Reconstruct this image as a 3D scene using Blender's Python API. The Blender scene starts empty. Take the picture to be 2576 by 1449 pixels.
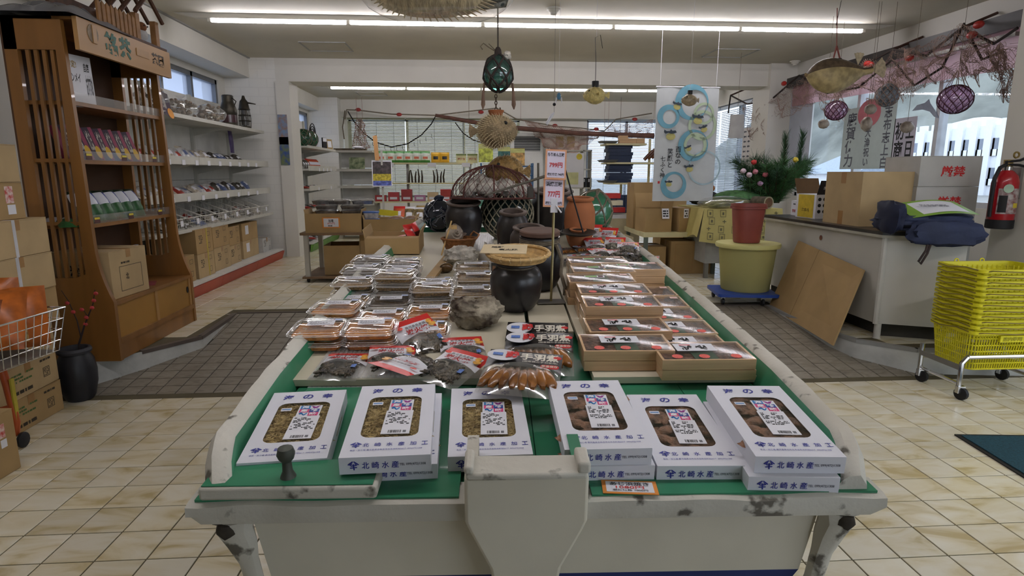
import bpy, math, random
from mathutils import Vector as V, Matrix as M, noise
random.seed(7)
sc = bpy.context.scene
COL = sc.collection
PI = math.pi
# ---------------------------------------------------------------- camera
FPX, CZ = 1516.0, 1.25
PITCH = math.atan((724.5 - 435) / FPX)
YAW = math.atan((1288 - 1180) * math.cos(PITCH) / FPX)
cam = bpy.data.cameras.new('camera'); cam.sensor_width = 36; cam.lens = 36 * FPX / 2576
cam.clip_start = 0.05; cam.clip_end = 400
camo = bpy.data.objects.new('camera', cam); COL.objects.link(camo)
camo.location = (0, 0, CZ); camo.rotation_euler = (PI / 2 - PITCH, 0, -YAW)
sc.camera = camo
# ---------------------------------------------------------------- sky, exposure
w = bpy.data.worlds.new('overcast_sky'); sc.world = w; w.use_nodes = True
bg = w.node_tree.nodes['Background']; bg.inputs[0].default_value = (0.80, 0.88, 1.0, 1); bg.inputs[1].default_value = 2.8
sc.view_settings.view_transform = 'Standard'; sc.view_settings.look = 'None'
sc.view_settings.exposure = 0.0; sc.view_settings.gamma = 1.0; sc.view_settings.use_curve_mapping = False
sc.cycles.transparent_max_bounces = 24
sc.cycles.max_bounces = 8
TUBE_POWER = 45.0
# ---------------------------------------------------------------- pixel -> place helpers
_f = V((math.sin(YAW) * math.cos(PITCH), math.cos(YAW) * math.cos(PITCH), -math.sin(PITCH)))
_r = V((math.cos(YAW), -math.sin(YAW), 0)); _u = _r.cross(_f); _C = V((0, 0, CZ))
def ray(px, py): return _f + _r * ((px - 1288) / FPX) + _u * ((724.5 - py) / FPX)
def at(px, py, x=None, y=None, z=None):
    d = ray(px, py)
    t = (x / d.x) if x is not None else (y / d.y) if y is not None else ((z - CZ) / d.z)
    return _C + d * t
BK = 0.08                                        # the boat's deck rises away from the stern
def bz(y): return 0.733 + BK * (y - 1.5)
def bp(px, py, h=0.0):
    d = ray(px, py); t = (0.733 + h - BK * 1.5 - CZ) / (d.z - BK * d.y); return _C + d * t
BYAW = -math.radians(2.5); BPIT = math.atan(BK)
# ---------------------------------------------------------------- materials
MATS = {}
def lin(h):
    h = h.lstrip('#'); c = [int(h[i:i + 2], 16) / 255 for i in (0, 2, 4)]
    return [(x / 12.92 if x <= .04045 else ((x + .055) / 1.055) ** 2.4) for x in c]
def newmat(n):
    m = bpy.data.materials.new(n); m.use_nodes = True; nt = m.node_tree
    return m, nt, nt.nodes['Principled BSDF']
def mat(n, col=None, rough=.6, metal=0., var=.10, vs=9., bump=0., bs=60., spec=.4, emit=0, coat=0., col2=None, stretch=None, detail=3):
    if n in MATS: return MATS[n]
    m, nt, b = newmat(n); c = lin(col); N = nt.nodes; L = nt.links
    c2 = lin(col2) if col2 else None
    tc = N.new('ShaderNodeTexCoord'); src = tc.outputs['Object']
    if stretch:
        mp = N.new('ShaderNodeMapping'); mp.inputs['Scale'].default_value = stretch; L.new(src, mp.inputs[0]); src = mp.outputs[0]
    if var > 0 or c2:
        no = N.new('ShaderNodeTexNoise'); no.inputs['Scale'].default_value = vs; no.inputs['Detail'].default_value = detail
        L.new(src, no.inputs['Vector'])
        rp = N.new('ShaderNodeValToRGB'); L.new(no.outputs['Fac'], rp.inputs[0]); L.new(rp.outputs[0], b.inputs['Base Color'])
        lo = c2 if c2 else [x * (1 - var) for x in c]; hi = c if c2 else [min(1, x * (1 + var)) for x in c]
        rp.color_ramp.elements[0].color = (*lo, 1); rp.color_ramp.elements[1].color = (*hi, 1)
        rp.color_ramp.elements[0].position = .36; rp.color_ramp.elements[1].position = .64
    else: b.inputs['Base Color'].default_value = (*c, 1)
    if bump > 0:
        n2 = N.new('ShaderNodeTexNoise'); n2.inputs['Scale'].default_value = bs; L.new(src, n2.inputs['Vector'])
        bu = N.new('ShaderNodeBump'); bu.inputs['Strength'].default_value = bump; bu.inputs['Distance'].default_value = .01
        L.new(n2.outputs['Fac'], bu.inputs['Height']); L.new(bu.outputs[0], b.inputs['Normal'])
    b.inputs['Roughness'].default_value = rough; b.inputs['Metallic'].default_value = metal
    b.inputs['Specular IOR Level'].default_value = spec; b.inputs['Coat Weight'].default_value = coat
    if emit:
        b.inputs['Emission Color'].default_value = (*c, 1); b.inputs['Emission Strength'].default_value = emit
    MATS[n] = m; return m
def film(n, tint='#ffffff', gloss=.10, rough=.06, haze=.0, hcol='#ffffff', trans=1.0):
    if n in MATS: return MATS[n]
    m = bpy.data.materials.new(n); m.use_nodes = True; nt = m.node_tree; N = nt.nodes; L = nt.links
    N.remove(N['Principled BSDF']); out = N['Material Output']
    t = N.new('ShaderNodeBsdfTransparent'); t.inputs[0].default_value = (*[x * trans for x in lin(tint)], 1)
    g = N.new('ShaderNodeBsdfGlossy'); g.inputs['Roughness'].default_value = rough; g.inputs[0].default_value = (1, 1, 1, 1)
    fr = N.new('ShaderNodeLayerWeight'); fr.inputs[0].default_value = .5
    pw = N.new('ShaderNodeMath'); pw.operation = 'POWER'; pw.inputs[1].default_value = 5.; L.new(fr.outputs['Facing'], pw.inputs[0])
    p2 = N.new('ShaderNodeMath'); p2.operation = 'MULTIPLY'; p2.inputs[1].default_value = .7; L.new(pw.outputs[0], p2.inputs[0]); pw = p2
    ad = N.new('ShaderNodeMath'); ad.operation = 'ADD'; ad.inputs[1].default_value = gloss + .02; ad.use_clamp = True; L.new(pw.outputs[0], ad.inputs[0])
    mx = N.new('ShaderNodeMixShader'); L.new(ad.outputs[0], mx.inputs[0]); L.new(t.outputs[0], mx.inputs[1]); L.new(g.outputs[0], mx.inputs[2])
    last = mx
    if haze > 0:
        d0 = N.new('ShaderNodeBsdfDiffuse'); d0.inputs[0].default_value = (*lin(hcol), 1); d1 = N.new('ShaderNodeBsdfTranslucent'); d1.inputs[0].default_value = (*lin(hcol), 1)
        d = N.new('ShaderNodeMixShader'); d.inputs[0].default_value = .45; L.new(d0.outputs[0], d.inputs[1]); L.new(d1.outputs[0], d.inputs[2])
        m2 = N.new('ShaderNodeMixShader'); m2.inputs[0].default_value = haze; L.new(mx.outputs[0], m2.inputs[1]); L.new(d.outputs[0], m2.inputs[2]); last = m2
    L.new(last.outputs[0], out.inputs[0]); MATS[n] = m; return m
def crackle(n, col, chip, rough=.7, scale=14., amt=.57, bump=.5):
    "old paint: base colour with dark chips and hair cracks of their own shape"
    m, nt, b = newmat(n); N = nt.nodes; L = nt.links
    tc = N.new('ShaderNodeTexCoord')
    n1 = N.new('ShaderNodeTexNoise'); n1.inputs['Scale'].default_value = scale; n1.inputs['Detail'].default_value = 6; L.new(tc.outputs['Object'], n1.inputs['Vector'])
    r1 = N.new('ShaderNodeValToRGB'); r1.color_ramp.elements[0].position = amt; r1.color_ramp.elements[1].position = amt + .06
    r1.color_ramp.elements[0].color = (*lin(col), 1); r1.color_ramp.elements[1].color = (*lin(chip), 1); L.new(n1.outputs['Fac'], r1.inputs[0])
    n2 = N.new('ShaderNodeTexNoise'); n2.inputs['Scale'].default_value = 3.5; n2.inputs['Detail'].default_value = 4; L.new(tc.outputs['Object'], n2.inputs['Vector'])
    r2 = N.new('ShaderNodeValToRGB'); r2.color_ramp.elements[0].color = (.80, .79, .76, 1); r2.color_ramp.elements[1].color = (1, 1, 1, 1)
    r2.color_ramp.elements[0].position = .35; r2.color_ramp.elements[1].position = .6; L.new(n2.outputs['Fac'], r2.inputs[0])
    mx = N.new('ShaderNodeMix'); mx.data_type = 'RGBA'; mx.blend_type = 'MULTIPLY'; mx.inputs[0].default_value = 1
    L.new(r1.outputs[0], mx.inputs[6]); L.new(r2.outputs[0], mx.inputs[7]); L.new(mx.outputs[2], b.inputs['Base Color'])
    bu = N.new('ShaderNodeBump'); bu.inputs['Strength'].default_value = bump; bu.inputs['Distance'].default_value = .006; L.new(n1.outputs['Fac'], bu.inputs['Height']); L.new(bu.outputs[0], b.inputs['Normal'])
    b.inputs['Roughness'].default_value = rough; MATS[n] = m; return m
# ---------------------------------------------------------------- mesh builder
def rr(w, d, r, n=3, cx=0, cy=0):
    r = min(r, w / 2 - 1e-5, d / 2 - 1e-5); o = []
    for (sx, sy, a0) in ((1, 1, 0), (-1, 1, PI / 2), (-1, -1, PI), (1, -1, 1.5 * PI)):
        for i in range(n + 1):
            a = a0 + PI / 2 * i / n; o.append((cx + sx * (w / 2 - r) + r * math.cos(a), cy + sy * (d / 2 - r) + r * math.sin(a)))
    return o
def T(x=0, y=0, z=0): return M.Translation((x, y, z))
def RX(a): return M.Rotation(a, 4, 'X')
def RY(a): return M.Rotation(a, 4, 'Y')
def RZ(a): return M.Rotation(a, 4, 'Z')
def S(x, y, z): return M.Diagonal((x, y, z, 1))
def fr(o, x, y):
    x = V(x).normalized(); z = x.cross(V(y)).normalized(); y = z.cross(x)
    m = M.Identity(4)
    for i in range(3): m[i][0], m[i][1], m[i][2], m[i][3] = x[i], y[i], z[i], o[i]
    return m
class MB:
    def __init__(s): s.v = []; s.f = []; s.m = []; s.x = None
    def add(s, vs, fs, m=0):
        n = len(s.v); X = s.x
        s.v += [X @ V(p) for p in vs] if X is not None else [V(p) for p in vs]
        for i, f in enumerate(fs):
            s.f.append([n + k for k in f]); s.m.append(m[i] if isinstance(m, list) else m)
        return s
    def box(s, x0, x1, y0, y1, z0, z1, m=0):
        return s.add([(x0, y0, z0), (x1, y0, z0), (x1, y1, z0), (x0, y1, z0), (x0, y0, z1), (x1, y0, z1), (x1, y1, z1), (x0, y1, z1)],
                     [(3, 2, 1, 0), (4, 5, 6, 7), (0, 1, 5, 4), (1, 2, 6, 5), (2, 3, 7, 6), (3, 0, 4, 7)], m)
    def cb(s, c, d, m=0): return s.box(c[0] - d[0] / 2, c[0] + d[0] / 2, c[1] - d[1] / 2, c[1] + d[1] / 2, c[2] - d[2] / 2, c[2] + d[2] / 2, m)
    def quad(s, a, b, c, d, m=0): return s.add([a, b, c, d], [(0, 1, 2, 3)], m)
    def prism(s, pts, z0, z1, m=0):
        n = len(pts); vs = [(x, y, z0) for x, y in pts] + [(x, y, z1) for x, y in pts]
        return s.add(vs, [tuple(range(n - 1, -1, -1)), tuple(range(n, 2 * n))] + [(i, (i + 1) % n, n + (i + 1) % n, n + i) for i in range(n)], m)
    def rings(s, rs, m=0, c0=True, c1=True):
        n = len(rs[0]); vs = [p for r in rs for p in r]; fs = []; ms = []
        for k in range(len(rs) - 1):
            for i in range(n):
                fs.append((k * n + i, k * n + (i + 1) % n, (k + 1) * n + (i + 1) % n, (k + 1) * n + i)); ms.append(m[k] if isinstance(m, list) else m)
        if c0: fs.append(tuple(range(n - 1, -1, -1))); ms.append(m[0] if isinstance(m, list) else m)
        if c1: fs.append(tuple((len(rs) - 1) * n + i for i in range(n))); ms.append(m[-1] if isinstance(m, list) else m)
        return s.add(vs, fs, ms)
    def loft(s, lv, m=0, n=3, c0=True, c1=True):
        return s.rings([[(x, y, l[3]) for x, y in rr(l[0], l[1], l[2], n, *(l[4:6] if len(l) > 4 else ()))] for l in lv], m, c0, c1)
    def lathe(s, pr, n=20, m=0, c0=True, c1=True, fn=None):
        rs = []
        for r, z in pr:
            rs.append([((r * (fn(a, z) if fn else 1)) * math.cos(a), (r * (fn(a, z) if fn else 1)) * math.sin(a), z) for a in [2 * PI * i / n for i in range(n)]])
        return s.rings(rs, m, c0, c1)
    def tube(s, pts, r, n=6, m=0, closed=False):
        pts = [V(p) for p in pts]; k = len(pts); rs = []; up = None
        for i, p in enumerate(pts):
            if closed: t = pts[(i + 1) % k] - pts[i - 1]
            else: t = pts[min(i + 1, k - 1)] - pts[max(i - 1, 0)]
            if t.length < 1e-9: t = V((0, 0, 1))
            t.normalize()
            if up is None: up = V((0, 0, 1)) if abs(t.z) < .9 else V((1, 0, 0))
            a = t.cross(up)
            if a.length < 1e-6: a = t.cross(V((0, 1, 0)))
            a.normalize(); b = a.cross(t); up = b
            ri = r[i] if isinstance(r, (list, tuple)) else r
            rs.append([p + (a * math.cos(2 * PI * j / n) + b * math.sin(2 * PI * j / n)) * ri for j in range(n)])
        if closed: rs.append(rs[0]); return s.rings(rs, m, False, False)
        return s.rings(rs, m)
    def sph(s, c, r, nu=12, nv=8, m=0, fn=None):
        r = (r, r, r) if not isinstance(r, (tuple, list)) else r
        rs = []
        for j in range(nv + 1):
            th = PI * (j + (.02 if j == 0 else -.02 if j == nv else 0)) / nv; q = []
            for i in range(nu):
                a = 2 * PI * i / nu; d = V((math.sin(th) * math.cos(a), math.sin(th) * math.sin(a), -math.cos(th))); k = fn(d) if fn else 1
                q.append((c[0] + d.x * r[0] * k, c[1] + d.y * r[1] * k, c[2] + d.z * r[2] * k))
            rs.append(q)
        return s.rings(rs, m)
    def grid(s, nx, ny, fn, mf=0, flip=False):
        vs = [fn(i / nx, j / ny) for j in range(ny + 1) for i in range(nx + 1)]; fs = []; ms = []
        for j in range(ny):
            for i in range(nx):
                a = j * (nx + 1) + i; q = (a, a + 1, a + nx + 2, a + nx + 1); fs.append(q[::-1] if flip else q)
                ms.append(mf((i + .5) / nx, (j + .5) / ny) if callable(mf) else mf)
        return s.add(vs, fs, ms)
    def mesh(s, name, mats, sharp=40):
        me = bpy.data.meshes.new(name); me.from_pydata([tuple(v) for v in s.v], [], s.f)
        mats = mats if isinstance(mats, (list, tuple)) else [mats]
        for q in mats: me.materials.append(q)
        me.polygons.foreach_set('material_index', s.m)
        me.polygons.foreach_set('use_smooth', [True] * len(s.f)); me.update()
        me.set_sharp_from_angle(angle=math.radians(sharp)); return me
def ob(name, me, parent=None, X=None):
    o = bpy.data.objects.new(name, me); COL.objects.link(o)
    if parent: o.parent = parent
    if X is not None: o.matrix_basis = X
    return o
def part(parent, name, mb, mats, X=None, sharp=40, label=None, bev=0, kind=None):
    o = ob(name, mb.mesh(name, mats, sharp) if isinstance(mb, MB) else mb, parent, X)
    if label: o['label'] = label
    if kind: o['kind'] = kind
    if bev: bm = o.modifiers.new('edge', 'BEVEL'); bm.width = bev; bm.segments = 2; bm.limit_method = 'ANGLE'
    return o
def tag(o, label, cat, group=None):
    o['label'] = label; o['category'] = cat
    if group: o['group'] = group
    return o
def thing(name, label, cat, loc=(0, 0, 0), rz=0, group=None, X=None):
    o = ob(name, None); o.empty_display_size = .05
    if X is not None: o.matrix_basis = X
    else: o.location = loc; o.rotation_euler = (0, 0, rz)
    return tag(o, label, cat, group)
def solo(name, label, cat, mb, mats, X=None, group=None, sharp=40, bev=0):
    return tag(part(None, name, mb, mats, X, sharp, None, bev), label, cat, group)
def struct(name, mb, mats, X=None, sharp=40):
    o = part(None, name, mb, mats, X, sharp); o['kind'] = 'structure'; return o
def copy_tree(o, X=None, label=None, group=None, parent=None):
    c = o.copy(); COL.objects.link(c); c.parent = parent
    if X is not None: c.matrix_basis = X
    if label: c['label'] = label
    if group: c['group'] = group
    for ch in KIDS(o): copy_tree(ch, None, None, None, c)
    return c
def KIDS(o): return [c for c in COL.objects if c.parent == o]
def KIDS(o): return list(o.children)
_TX = {}
def txtmesh(s, bold, mt):
    k = (s, bold, mt.name)
    if k in _TX: return _TX[k]
    c = bpy.data.curves.new('t', 'FONT'); c.body = s; c.resolution_u = 2; c.offset = bold; c.fill_mode = 'FRONT'
    o = bpy.data.objects.new('t', c); COL.objects.link(o)
    me = bpy.data.meshes.new_from_object(o.evaluated_get(bpy.context.evaluated_depsgraph_get())); me.name = 'lettering'
    bpy.data.objects.remove(o); bpy.data.curves.remove(c)
    xs = [v.co.x for v in me.vertices]; ys = [v.co.y for v in me.vertices]
    x0, x1, y0, y1 = min(xs), max(xs), min(ys), max(ys)
    for v in me.vertices: v.co = ((v.co.x - (x0 + x1) / 2) / (x1 - x0), (v.co.y - (y0 + y1) / 2) / (y1 - y0), 0)
    me.materials.clear(); me.materials.append(mt); _TX[k] = me; return me
def txt(parent, s, w, h, X, mt, bold=.0, lift=.0008):
    return ob('lettering', txtmesh(s, bold, mt), parent, X @ T(0, 0, lift) @ S(w, h, 1))
def dashes(parent, w, h, rows, X, mt, seed=1, lift=.0008, fill=.75, name='small_print'):
    "rows of print too small to read"
    rnd = random.Random(seed); mb = MB(); rh = h / rows
    for i in range(rows):
        x = -w / 2; y = h / 2 - (i + .5) * rh; end = w / 2 - rnd.random() * w * .25
        while x < end:
            l = rh * (.3 + rnd.random() * 1.1)
            if rnd.random() < fill: mb.quad((x, y - rh * .28, 0), (min(x + l, w / 2), y - rh * .28, 0), (min(x + l, w / 2), y + rh * .28, 0), (x, y + rh * .28, 0))
            x += l + rh * .25
    if mb.f: return part(parent, name, mb, mt, X @ T(0, 0, lift))
def plate(w, h, t=.001):
    return MB().box(-w / 2, w / 2, -h / 2, h / 2, 0, t)
def nz(p, s=1., o=0.): return noise.noise(V(p) * s + V((o, o * 1.7, o * .3)))
# common materials
white = mat('white_paint', '#c9c6bd', .7, var=.04)
card = mat('cardboard', '#a3875c', .85, var=.07, vs=5)
card2 = mat('cardboard_pale', '#b09870', .85, var=.07, vs=5)
tape = mat('brown_tape', '#9a7446', .3, var=.05)
black = mat('black_print', '#141416', .6, var=0)
red = mat('red_print', '#c02a2a', .6, var=0)
blue = mat('blue_print', '#2f3590', .6, var=0)
paper = mat('white_paper', '#dcdce2', .6, var=.02)
orangep = mat('orange_paper', '#d9893a', .7, var=.03)
metal = mat('grey_metal', '#8d8b86', .4, .6, var=.06)
chrome = mat('chrome', '#c9c9c9', .18, 1., var=.03)
dark = mat('dark_rubber', '#17171a', .6, var=.1)
clear = film('clear_film', gloss=.05)
wrap = film('crinkled_wrap', gloss=.16, rough=.12, haze=.05)
# ================================================================ STRUCTURE
RZD = 0.158; CEIL = 2.667; TP = 0.1657; DP = 0.1065
def tile_mat(n, a, b, c, rough, scale=3.):
    m, nt, bs = newmat(n); N = nt.nodes; L = nt.links
    g = N.new('ShaderNodeNewGeometry'); oi = N.new('ShaderNodeObjectInfo')
    cm = N.new('ShaderNodeCombineXYZ'); ml = N.new('ShaderNodeMath'); ml.operation = 'MULTIPLY'; ml.inputs[1].default_value = 37
    L.new(oi.outputs['Random'], ml.inputs[0]); L.new(ml.outputs[0], cm.inputs[0]); L.new(ml.outputs[0], cm.inputs[1])
    va = N.new('ShaderNodeVectorMath'); L.new(g.outputs['Position'], va.inputs[0]); L.new(cm.outputs[0], va.inputs[1])
    mp = N.new('ShaderNodeMapping'); mp.inputs['Rotation'].default_value = (0, 0, .7); mp.inputs['Scale'].default_value = (1, 2.6, 1); L.new(va.outputs[0], mp.inputs[0])
    no = N.new('ShaderNodeTexNoise'); no.inputs['Scale'].default_value = scale; no.inputs['Detail'].default_value = 5; no.inputs['Distortion'].default_value = 1.4; L.new(mp.outputs[0], no.inputs['Vector'])
    rp = N.new('ShaderNodeValToRGB'); e = rp.color_ramp.elements; e[0].position = .30; e[0].color = (*lin(c), 1); e[1].position = .62; e[1].color = (*lin(a), 1)
    k = e.new(.45); k.color = (*lin(b), 1); L.new(no.outputs['Fac'], rp.inputs[0])
    hs = N.new('ShaderNodeHueSaturation'); mr = N.new('ShaderNodeMapRange'); mr.inputs[3].default_value = .9; mr.inputs[4].default_value = 1.07
    L.new(oi.outputs['Random'], mr.inputs[0]); L.new(mr.outputs[0], hs.inputs['Value']); L.new(rp.outputs[0], hs.inputs['Color']); L.new(hs.outputs[0], bs.inputs['Base Color'])
    bs.inputs['Roughness'].default_value = rough; MATS[n] = m; return m
beige = tile_mat('beige_marbled_tile', '#ded8c4', '#d6ccae', '#bcab80', .22)
brown = tile_mat('brown_quarry_tile', '#8b8375', '#80786a', '#6e665a', .45, 9.)
grout = mat('dark_grout', '#5a523c', .9, var=.1); grout2 = mat('brown_grout', '#3d382f', .9, var=.1)
concrete = mat('painted_kerb', '#b9bab5', .8, var=.12, vs=7, bump=.2)
wallm = mat('wall_paint', '#d2cfc6', .75, var=.03, vs=2); ceilm = mat('ceiling_paint', '#c2bdae', .85, var=.05, vs=1.5)
def brickwall(n, col):
    m, nt, b = newmat(n); N = nt.nodes; L = nt.links
    g = N.new('ShaderNodeNewGeometry'); mp = N.new('ShaderNodeMapping'); mp.inputs['Rotation'].default_value = (PI / 2, 0, 0); L.new(g.outputs['Position'], mp.inputs[0])
    br = N.new('ShaderNodeTexBrick'); br.inputs['Scale'].default_value = 1.; br.inputs['Brick Width'].default_value = .22; br.inputs['Row Height'].default_value = .11; br.inputs['Mortar Size'].default_value = .006
    c = lin(col); br.inputs['Color1'].default_value = (*c, 1); br.inputs['Color2'].default_value = (*[x * .97 for x in c], 1); br.inputs['Mortar'].default_value = (*[x * .93 for x in c], 1)
    L.new(mp.outputs[0], br.inputs['Vector']); L.new(br.outputs[0], b.inputs['Base Color']); b.inputs['Roughness'].default_value = .75
    bu = N.new('ShaderNodeBump'); bu.inputs['Strength'].default_value = .15; bu.inputs['Distance'].default_value = .003; bu.invert = True; L.new(br.outputs['Fac'], bu.inputs['Height']); L.new(bu.outputs[0], b.inputs['Normal'])
    MATS[n] = m; return m
brickm = brickwall('white_painted_blockwork', '#dddbd4')
def tilemesh(p, m, dz=.004, g=.0026, b=.0012):
    h = p / 2 - g; mb = MB()
    a = [(-h, -h, -dz), (h, -h, -dz), (h, h, -dz), (-h, h, -dz), (-h, -h, -b), (h, -h, -b), (h, h, -b), (-h, h, -b)]
    k = h - b; a += [(-k, -k, 0), (k, -k, 0), (k, k, 0), (-k, k, 0)]
    return mb.add(a, [(0, 1, 5, 4), (1, 2, 6, 5), (2, 3, 7, 6), (3, 0, 4, 7), (4, 5, 9, 8), (5, 6, 10, 9), (6, 7, 11, 10), (7, 4, 8, 11), (8, 9, 10, 11)])
def lay(parent, cells, p, m, zf, keep, slope=0):
    g_ = .0034 if p < .12 else .0026
    cells.sort(key=lambda c: c[1] + abs(c[0]) * .25); me = tilemesh(p, m, g=g_).mesh('tile', m)
    for x, y in cells[:keep]: ob('tile', me, parent, T(x, y, zf(y)) @ RX(slope))
    rest = cells[keep:]
    if rest:
        mb = MB(); pr = tilemesh(p, m)
        for x, y in rest: mb.x = T(x, y, zf(y)) @ RX(slope); mb.add(pr.v, pr.f)
        part(parent, 'tile', mb, m, kind='stuff')
def inpoly(x, y, P):
    r = False; j = len(P) - 1
    for i in range(len(P)):
        if (P[i][1] > y) != (P[j][1] > y) and x < (P[j][0] - P[i][0]) * (y - P[i][1]) / (P[j][1] - P[i][1]) + P[i][0]: r = not r
        j = i
    return r
# lower floor
fl = struct('floor', MB().box(-3.6, 4.9, -3, 3.75, -.12, -.003), grout)
cells = []
for i in range(-16, 32):
    for j in range(-12, 6):
        x = -1.409 + (i + .5) * TP; y = 2.526 + (j + .5) * TP
        if y + TP / 2 > 3.45 or x < -3.4 or x > 4.5 or y < .6: continue
        cells.append((x, y))
vis = [c for c in cells if c[1] > 1.5 and (c[0] < -.15 - c[1] * .30 or c[0] > .2 + c[1] * .48) and abs(c[0] - .07 * c[1]) < .95 * c[1] + .2]
hid = [c for c in cells if c not in vis]
lay(fl, vis, TP, beige, lambda y: 0, 290)
mbh = MB(); pr = tilemesh(TP, beige)
for x, y in hid: mbh.x = T(x, y, 0); mbh.add(pr.v, pr.f)
part(fl, 'tile', mbh, beige, kind='stuff')
# ramp of brown tiles
RY0, RY1 = 3.425, 4.785
PLAT = [(-3.3, 3.55), (-2.24, 3.55), (-2.05, 3.77), (-1.825, 4.10), (-1.85, 4.79), (2.475, 4.79), (2.50, 3.91), (2.56, 3.71), (2.80, 3.465), (4.9, 3.2), (4.9, 13.2), (-3.3, 13.2)]
rs_ = math.atan(RZD / (RY1 - RY0))
rmp = struct('floor_ramp', MB().add([(-2.6, RY0, -.004), (3.2, RY0, -.004), (3.2, RY1, RZD - .004), (-2.6, RY1, RZD - .004), (-2.6, RY0, -.1), (3.2, RY0, -.1), (3.2, RY1, -.1), (-2.6, RY1, -.1)], [(0, 1, 2, 3), (4, 5, 1, 0), (7, 6, 5, 4), (5, 6, 2, 1), (7, 4, 0, 3), (6, 7, 3, 2)]), grout2)
vis, hid = [], []
for i in range(-11, 42):
    for j in range(13):
        x = -1.498 + (i + .5) * DP; y = RY0 + (j + .5) * (RY1 - RY0) / 13
        if inpoly(x, y, PLAT) and inpoly(x + .04, y - .04, PLAT) and inpoly(x - .04, y - .04, PLAT): continue
        (vis if (x < -.35 - y * .13 or x > .5 + y * .25) else hid).append((x, y))
lay(rmp, vis, DP, brown, lambda y: (y - RY0) * RZD / (RY1 - RY0), 290, rs_)
mbh = MB(); pr = tilemesh(DP, brown)
for x, y in hid: mbh.x = T(x, y, (y - RY0) * RZD / (RY1 - RY0)) @ RX(rs_); mbh.add(pr.v, pr.f)
part(rmp, 'tile', mbh, brown, kind='stuff')
# raised floor with kerb
pf = struct('floor_raised', MB().prism(PLAT, -.05, RZD - .0035), [concrete])
part(pf, 'grout_bed', MB().prism([(x + (.03 if x < 0 else -.03) * 0, y) for x, y in PLAT], RZD - .0034, RZD - .003), grout)
cells = []
for i in range(-16, 38):
    for j in range(0, 40):
        x = -1.409 + (i + .5) * TP - .02; y = 3.6 + (j + .5) * TP
        if inpoly(x, y, PLAT) and inpoly(x + .08, y - .08, PLAT) and inpoly(x - .08, y - .08, PLAT) and inpoly(x - .08, y + .08, PLAT) and inpoly(x + .08, y + .08, PLAT) and -2.6 < x < 3.6: cells.append((x, y))
vis = [c for c in cells if c[1] < 6.6 and (-2.5 < c[0] < -.45 - .1 * c[1] or .6 + .22 * c[1] < c[0] < 3.2)]
hid = [c for c in cells if c not in vis]
lay(pf, vis, TP, beige, lambda y: RZD, 280)
mbh = MB(); pr = tilemesh(TP, beige)
for x, y in hid: mbh.x = T(x, y, RZD); mbh.add(pr.v, pr.f)
part(pf, 'tile', mbh, beige, kind='stuff')
# far part of the raised floor: too far away to tell tiles apart
part(pf, 'far_paving', MB().box(-3.05, 4.35, 10.2, 12.8, RZD - .003, RZD - .0005), mat('far_beige_floor', '#bdb08c', .3, var=.08))
trimb = mat('brown_edge_trim', '#5a5049', .5, var=.08); trimg = mat('grey_edge_trim', '#8f8f8c', .5, var=.06)
def kerbtrim(name, pts, m, w_=.035, h_=.022):
    mb = MB()
    for a, b in zip(pts, pts[1:]):
        a = V((*a, 0)); b = V((*b, 0)); d = (b - a).normalized(); n = V((-d.y, d.x, 0))
        mb.add([a + n * w_, b + n * w_, b - n * .004, a - n * .004] + [q + V((0, 0, h_)) for q in (a + n * w_, b + n * w_, b - n * .004, a - n * .004)], [(3, 2, 1, 0), (4, 5, 6, 7), (0, 1, 5, 4), (1, 2, 6, 5), (2, 3, 7, 6), (3, 0, 4, 7)])
    return struct(name, mb, m, T(0, 0, RZD - h_ + .003))
kerbtrim('trim_1', [(-2.05, 3.77), (-1.825, 4.10), (-1.85, 4.79)], trimb)
kerbtrim('trim_2', [(-1.85, 4.80), (2.475, 4.80)], trimb, .02)
kerbtrim('trim_3', [(2.475, 4.79), (2.50, 3.91), (2.56, 3.71), (2.80, 3.465), (3.4, 3.39)], trimg, .035)
# walls
def wall(name, axis, c, th, a0, a1, z0, z1, holes, m):
    "axis 'x': wall plane x=c spanning y a0..a1; th is thickness (signed, away from the room)"
    mb = MB(); c0, c1 = sorted((c, c + th))
    def bx(p0, p1, q0, q1):
        if p1 - p0 < 1e-4 or q1 - q0 < 1e-4: return
        if axis == 'x': mb.box(c0, c1, p0, p1, q0, q1)
        else: mb.box(p0, p1, c0, c1, q0, q1)
    p = a0
    for (h0, h1, y0, y1) in sorted(holes):
        bx(p, h0, z0, z1); bx(h0, h1, z0, y0); bx(h0, h1, y1, z1); p = h1
    bx(p, a1, z0, z1)
    return struct(name, mb, m)
wall('wall_left', 'x', -3.05, -.2, -3, 12.95, -.1, CEIL, [(5.2, 7.95, 1.8, 2.36), (10.2, 12.15, 1.75, 2.36)], wallm)
wall('wall_back', 'y', 12.75, .2, -3.05, 4.5, -.1, CEIL, [(-2.42, 1.05, .75, 2.33), (2.45, 4.2, .75, 2.33)], wallm)
wall('wall_right', 'x', 4.35, .2, 3.7, 12.95, -.1, CEIL, [(4.35, 7.95, .95, 2.38), (8.65, 12.2, .75, 2.38)], wallm)
wall('wall_right_near', 'x', 4.35, .2, -3, 3.7, -.1, CEIL, [(-2.2, 2.6, .3, 2.4)], wallm)
wall('wall_front', 'y', -3, -.2, -3.25, 4.75, -.1, CEIL, [(1.4, 4.2, .1, 2.35)], wallm)
struct('ceiling', MB().box(-3.25, 4.75, -3, 12.95, CEIL, CEIL + .12), ceilm)
struct('beam_cross', MB().box(-2.42, 4.35, 8.15, 8.55, 2.385, CEIL), wallm)
struct('beam_left', MB().box(-3.05, -2.74, -3, 8.15, 2.425, CEIL), wallm)
struct('beam_back', MB().box(-3.05, -2.86, 8.55, 12.25, 2.42, CEIL), wallm)
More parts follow.
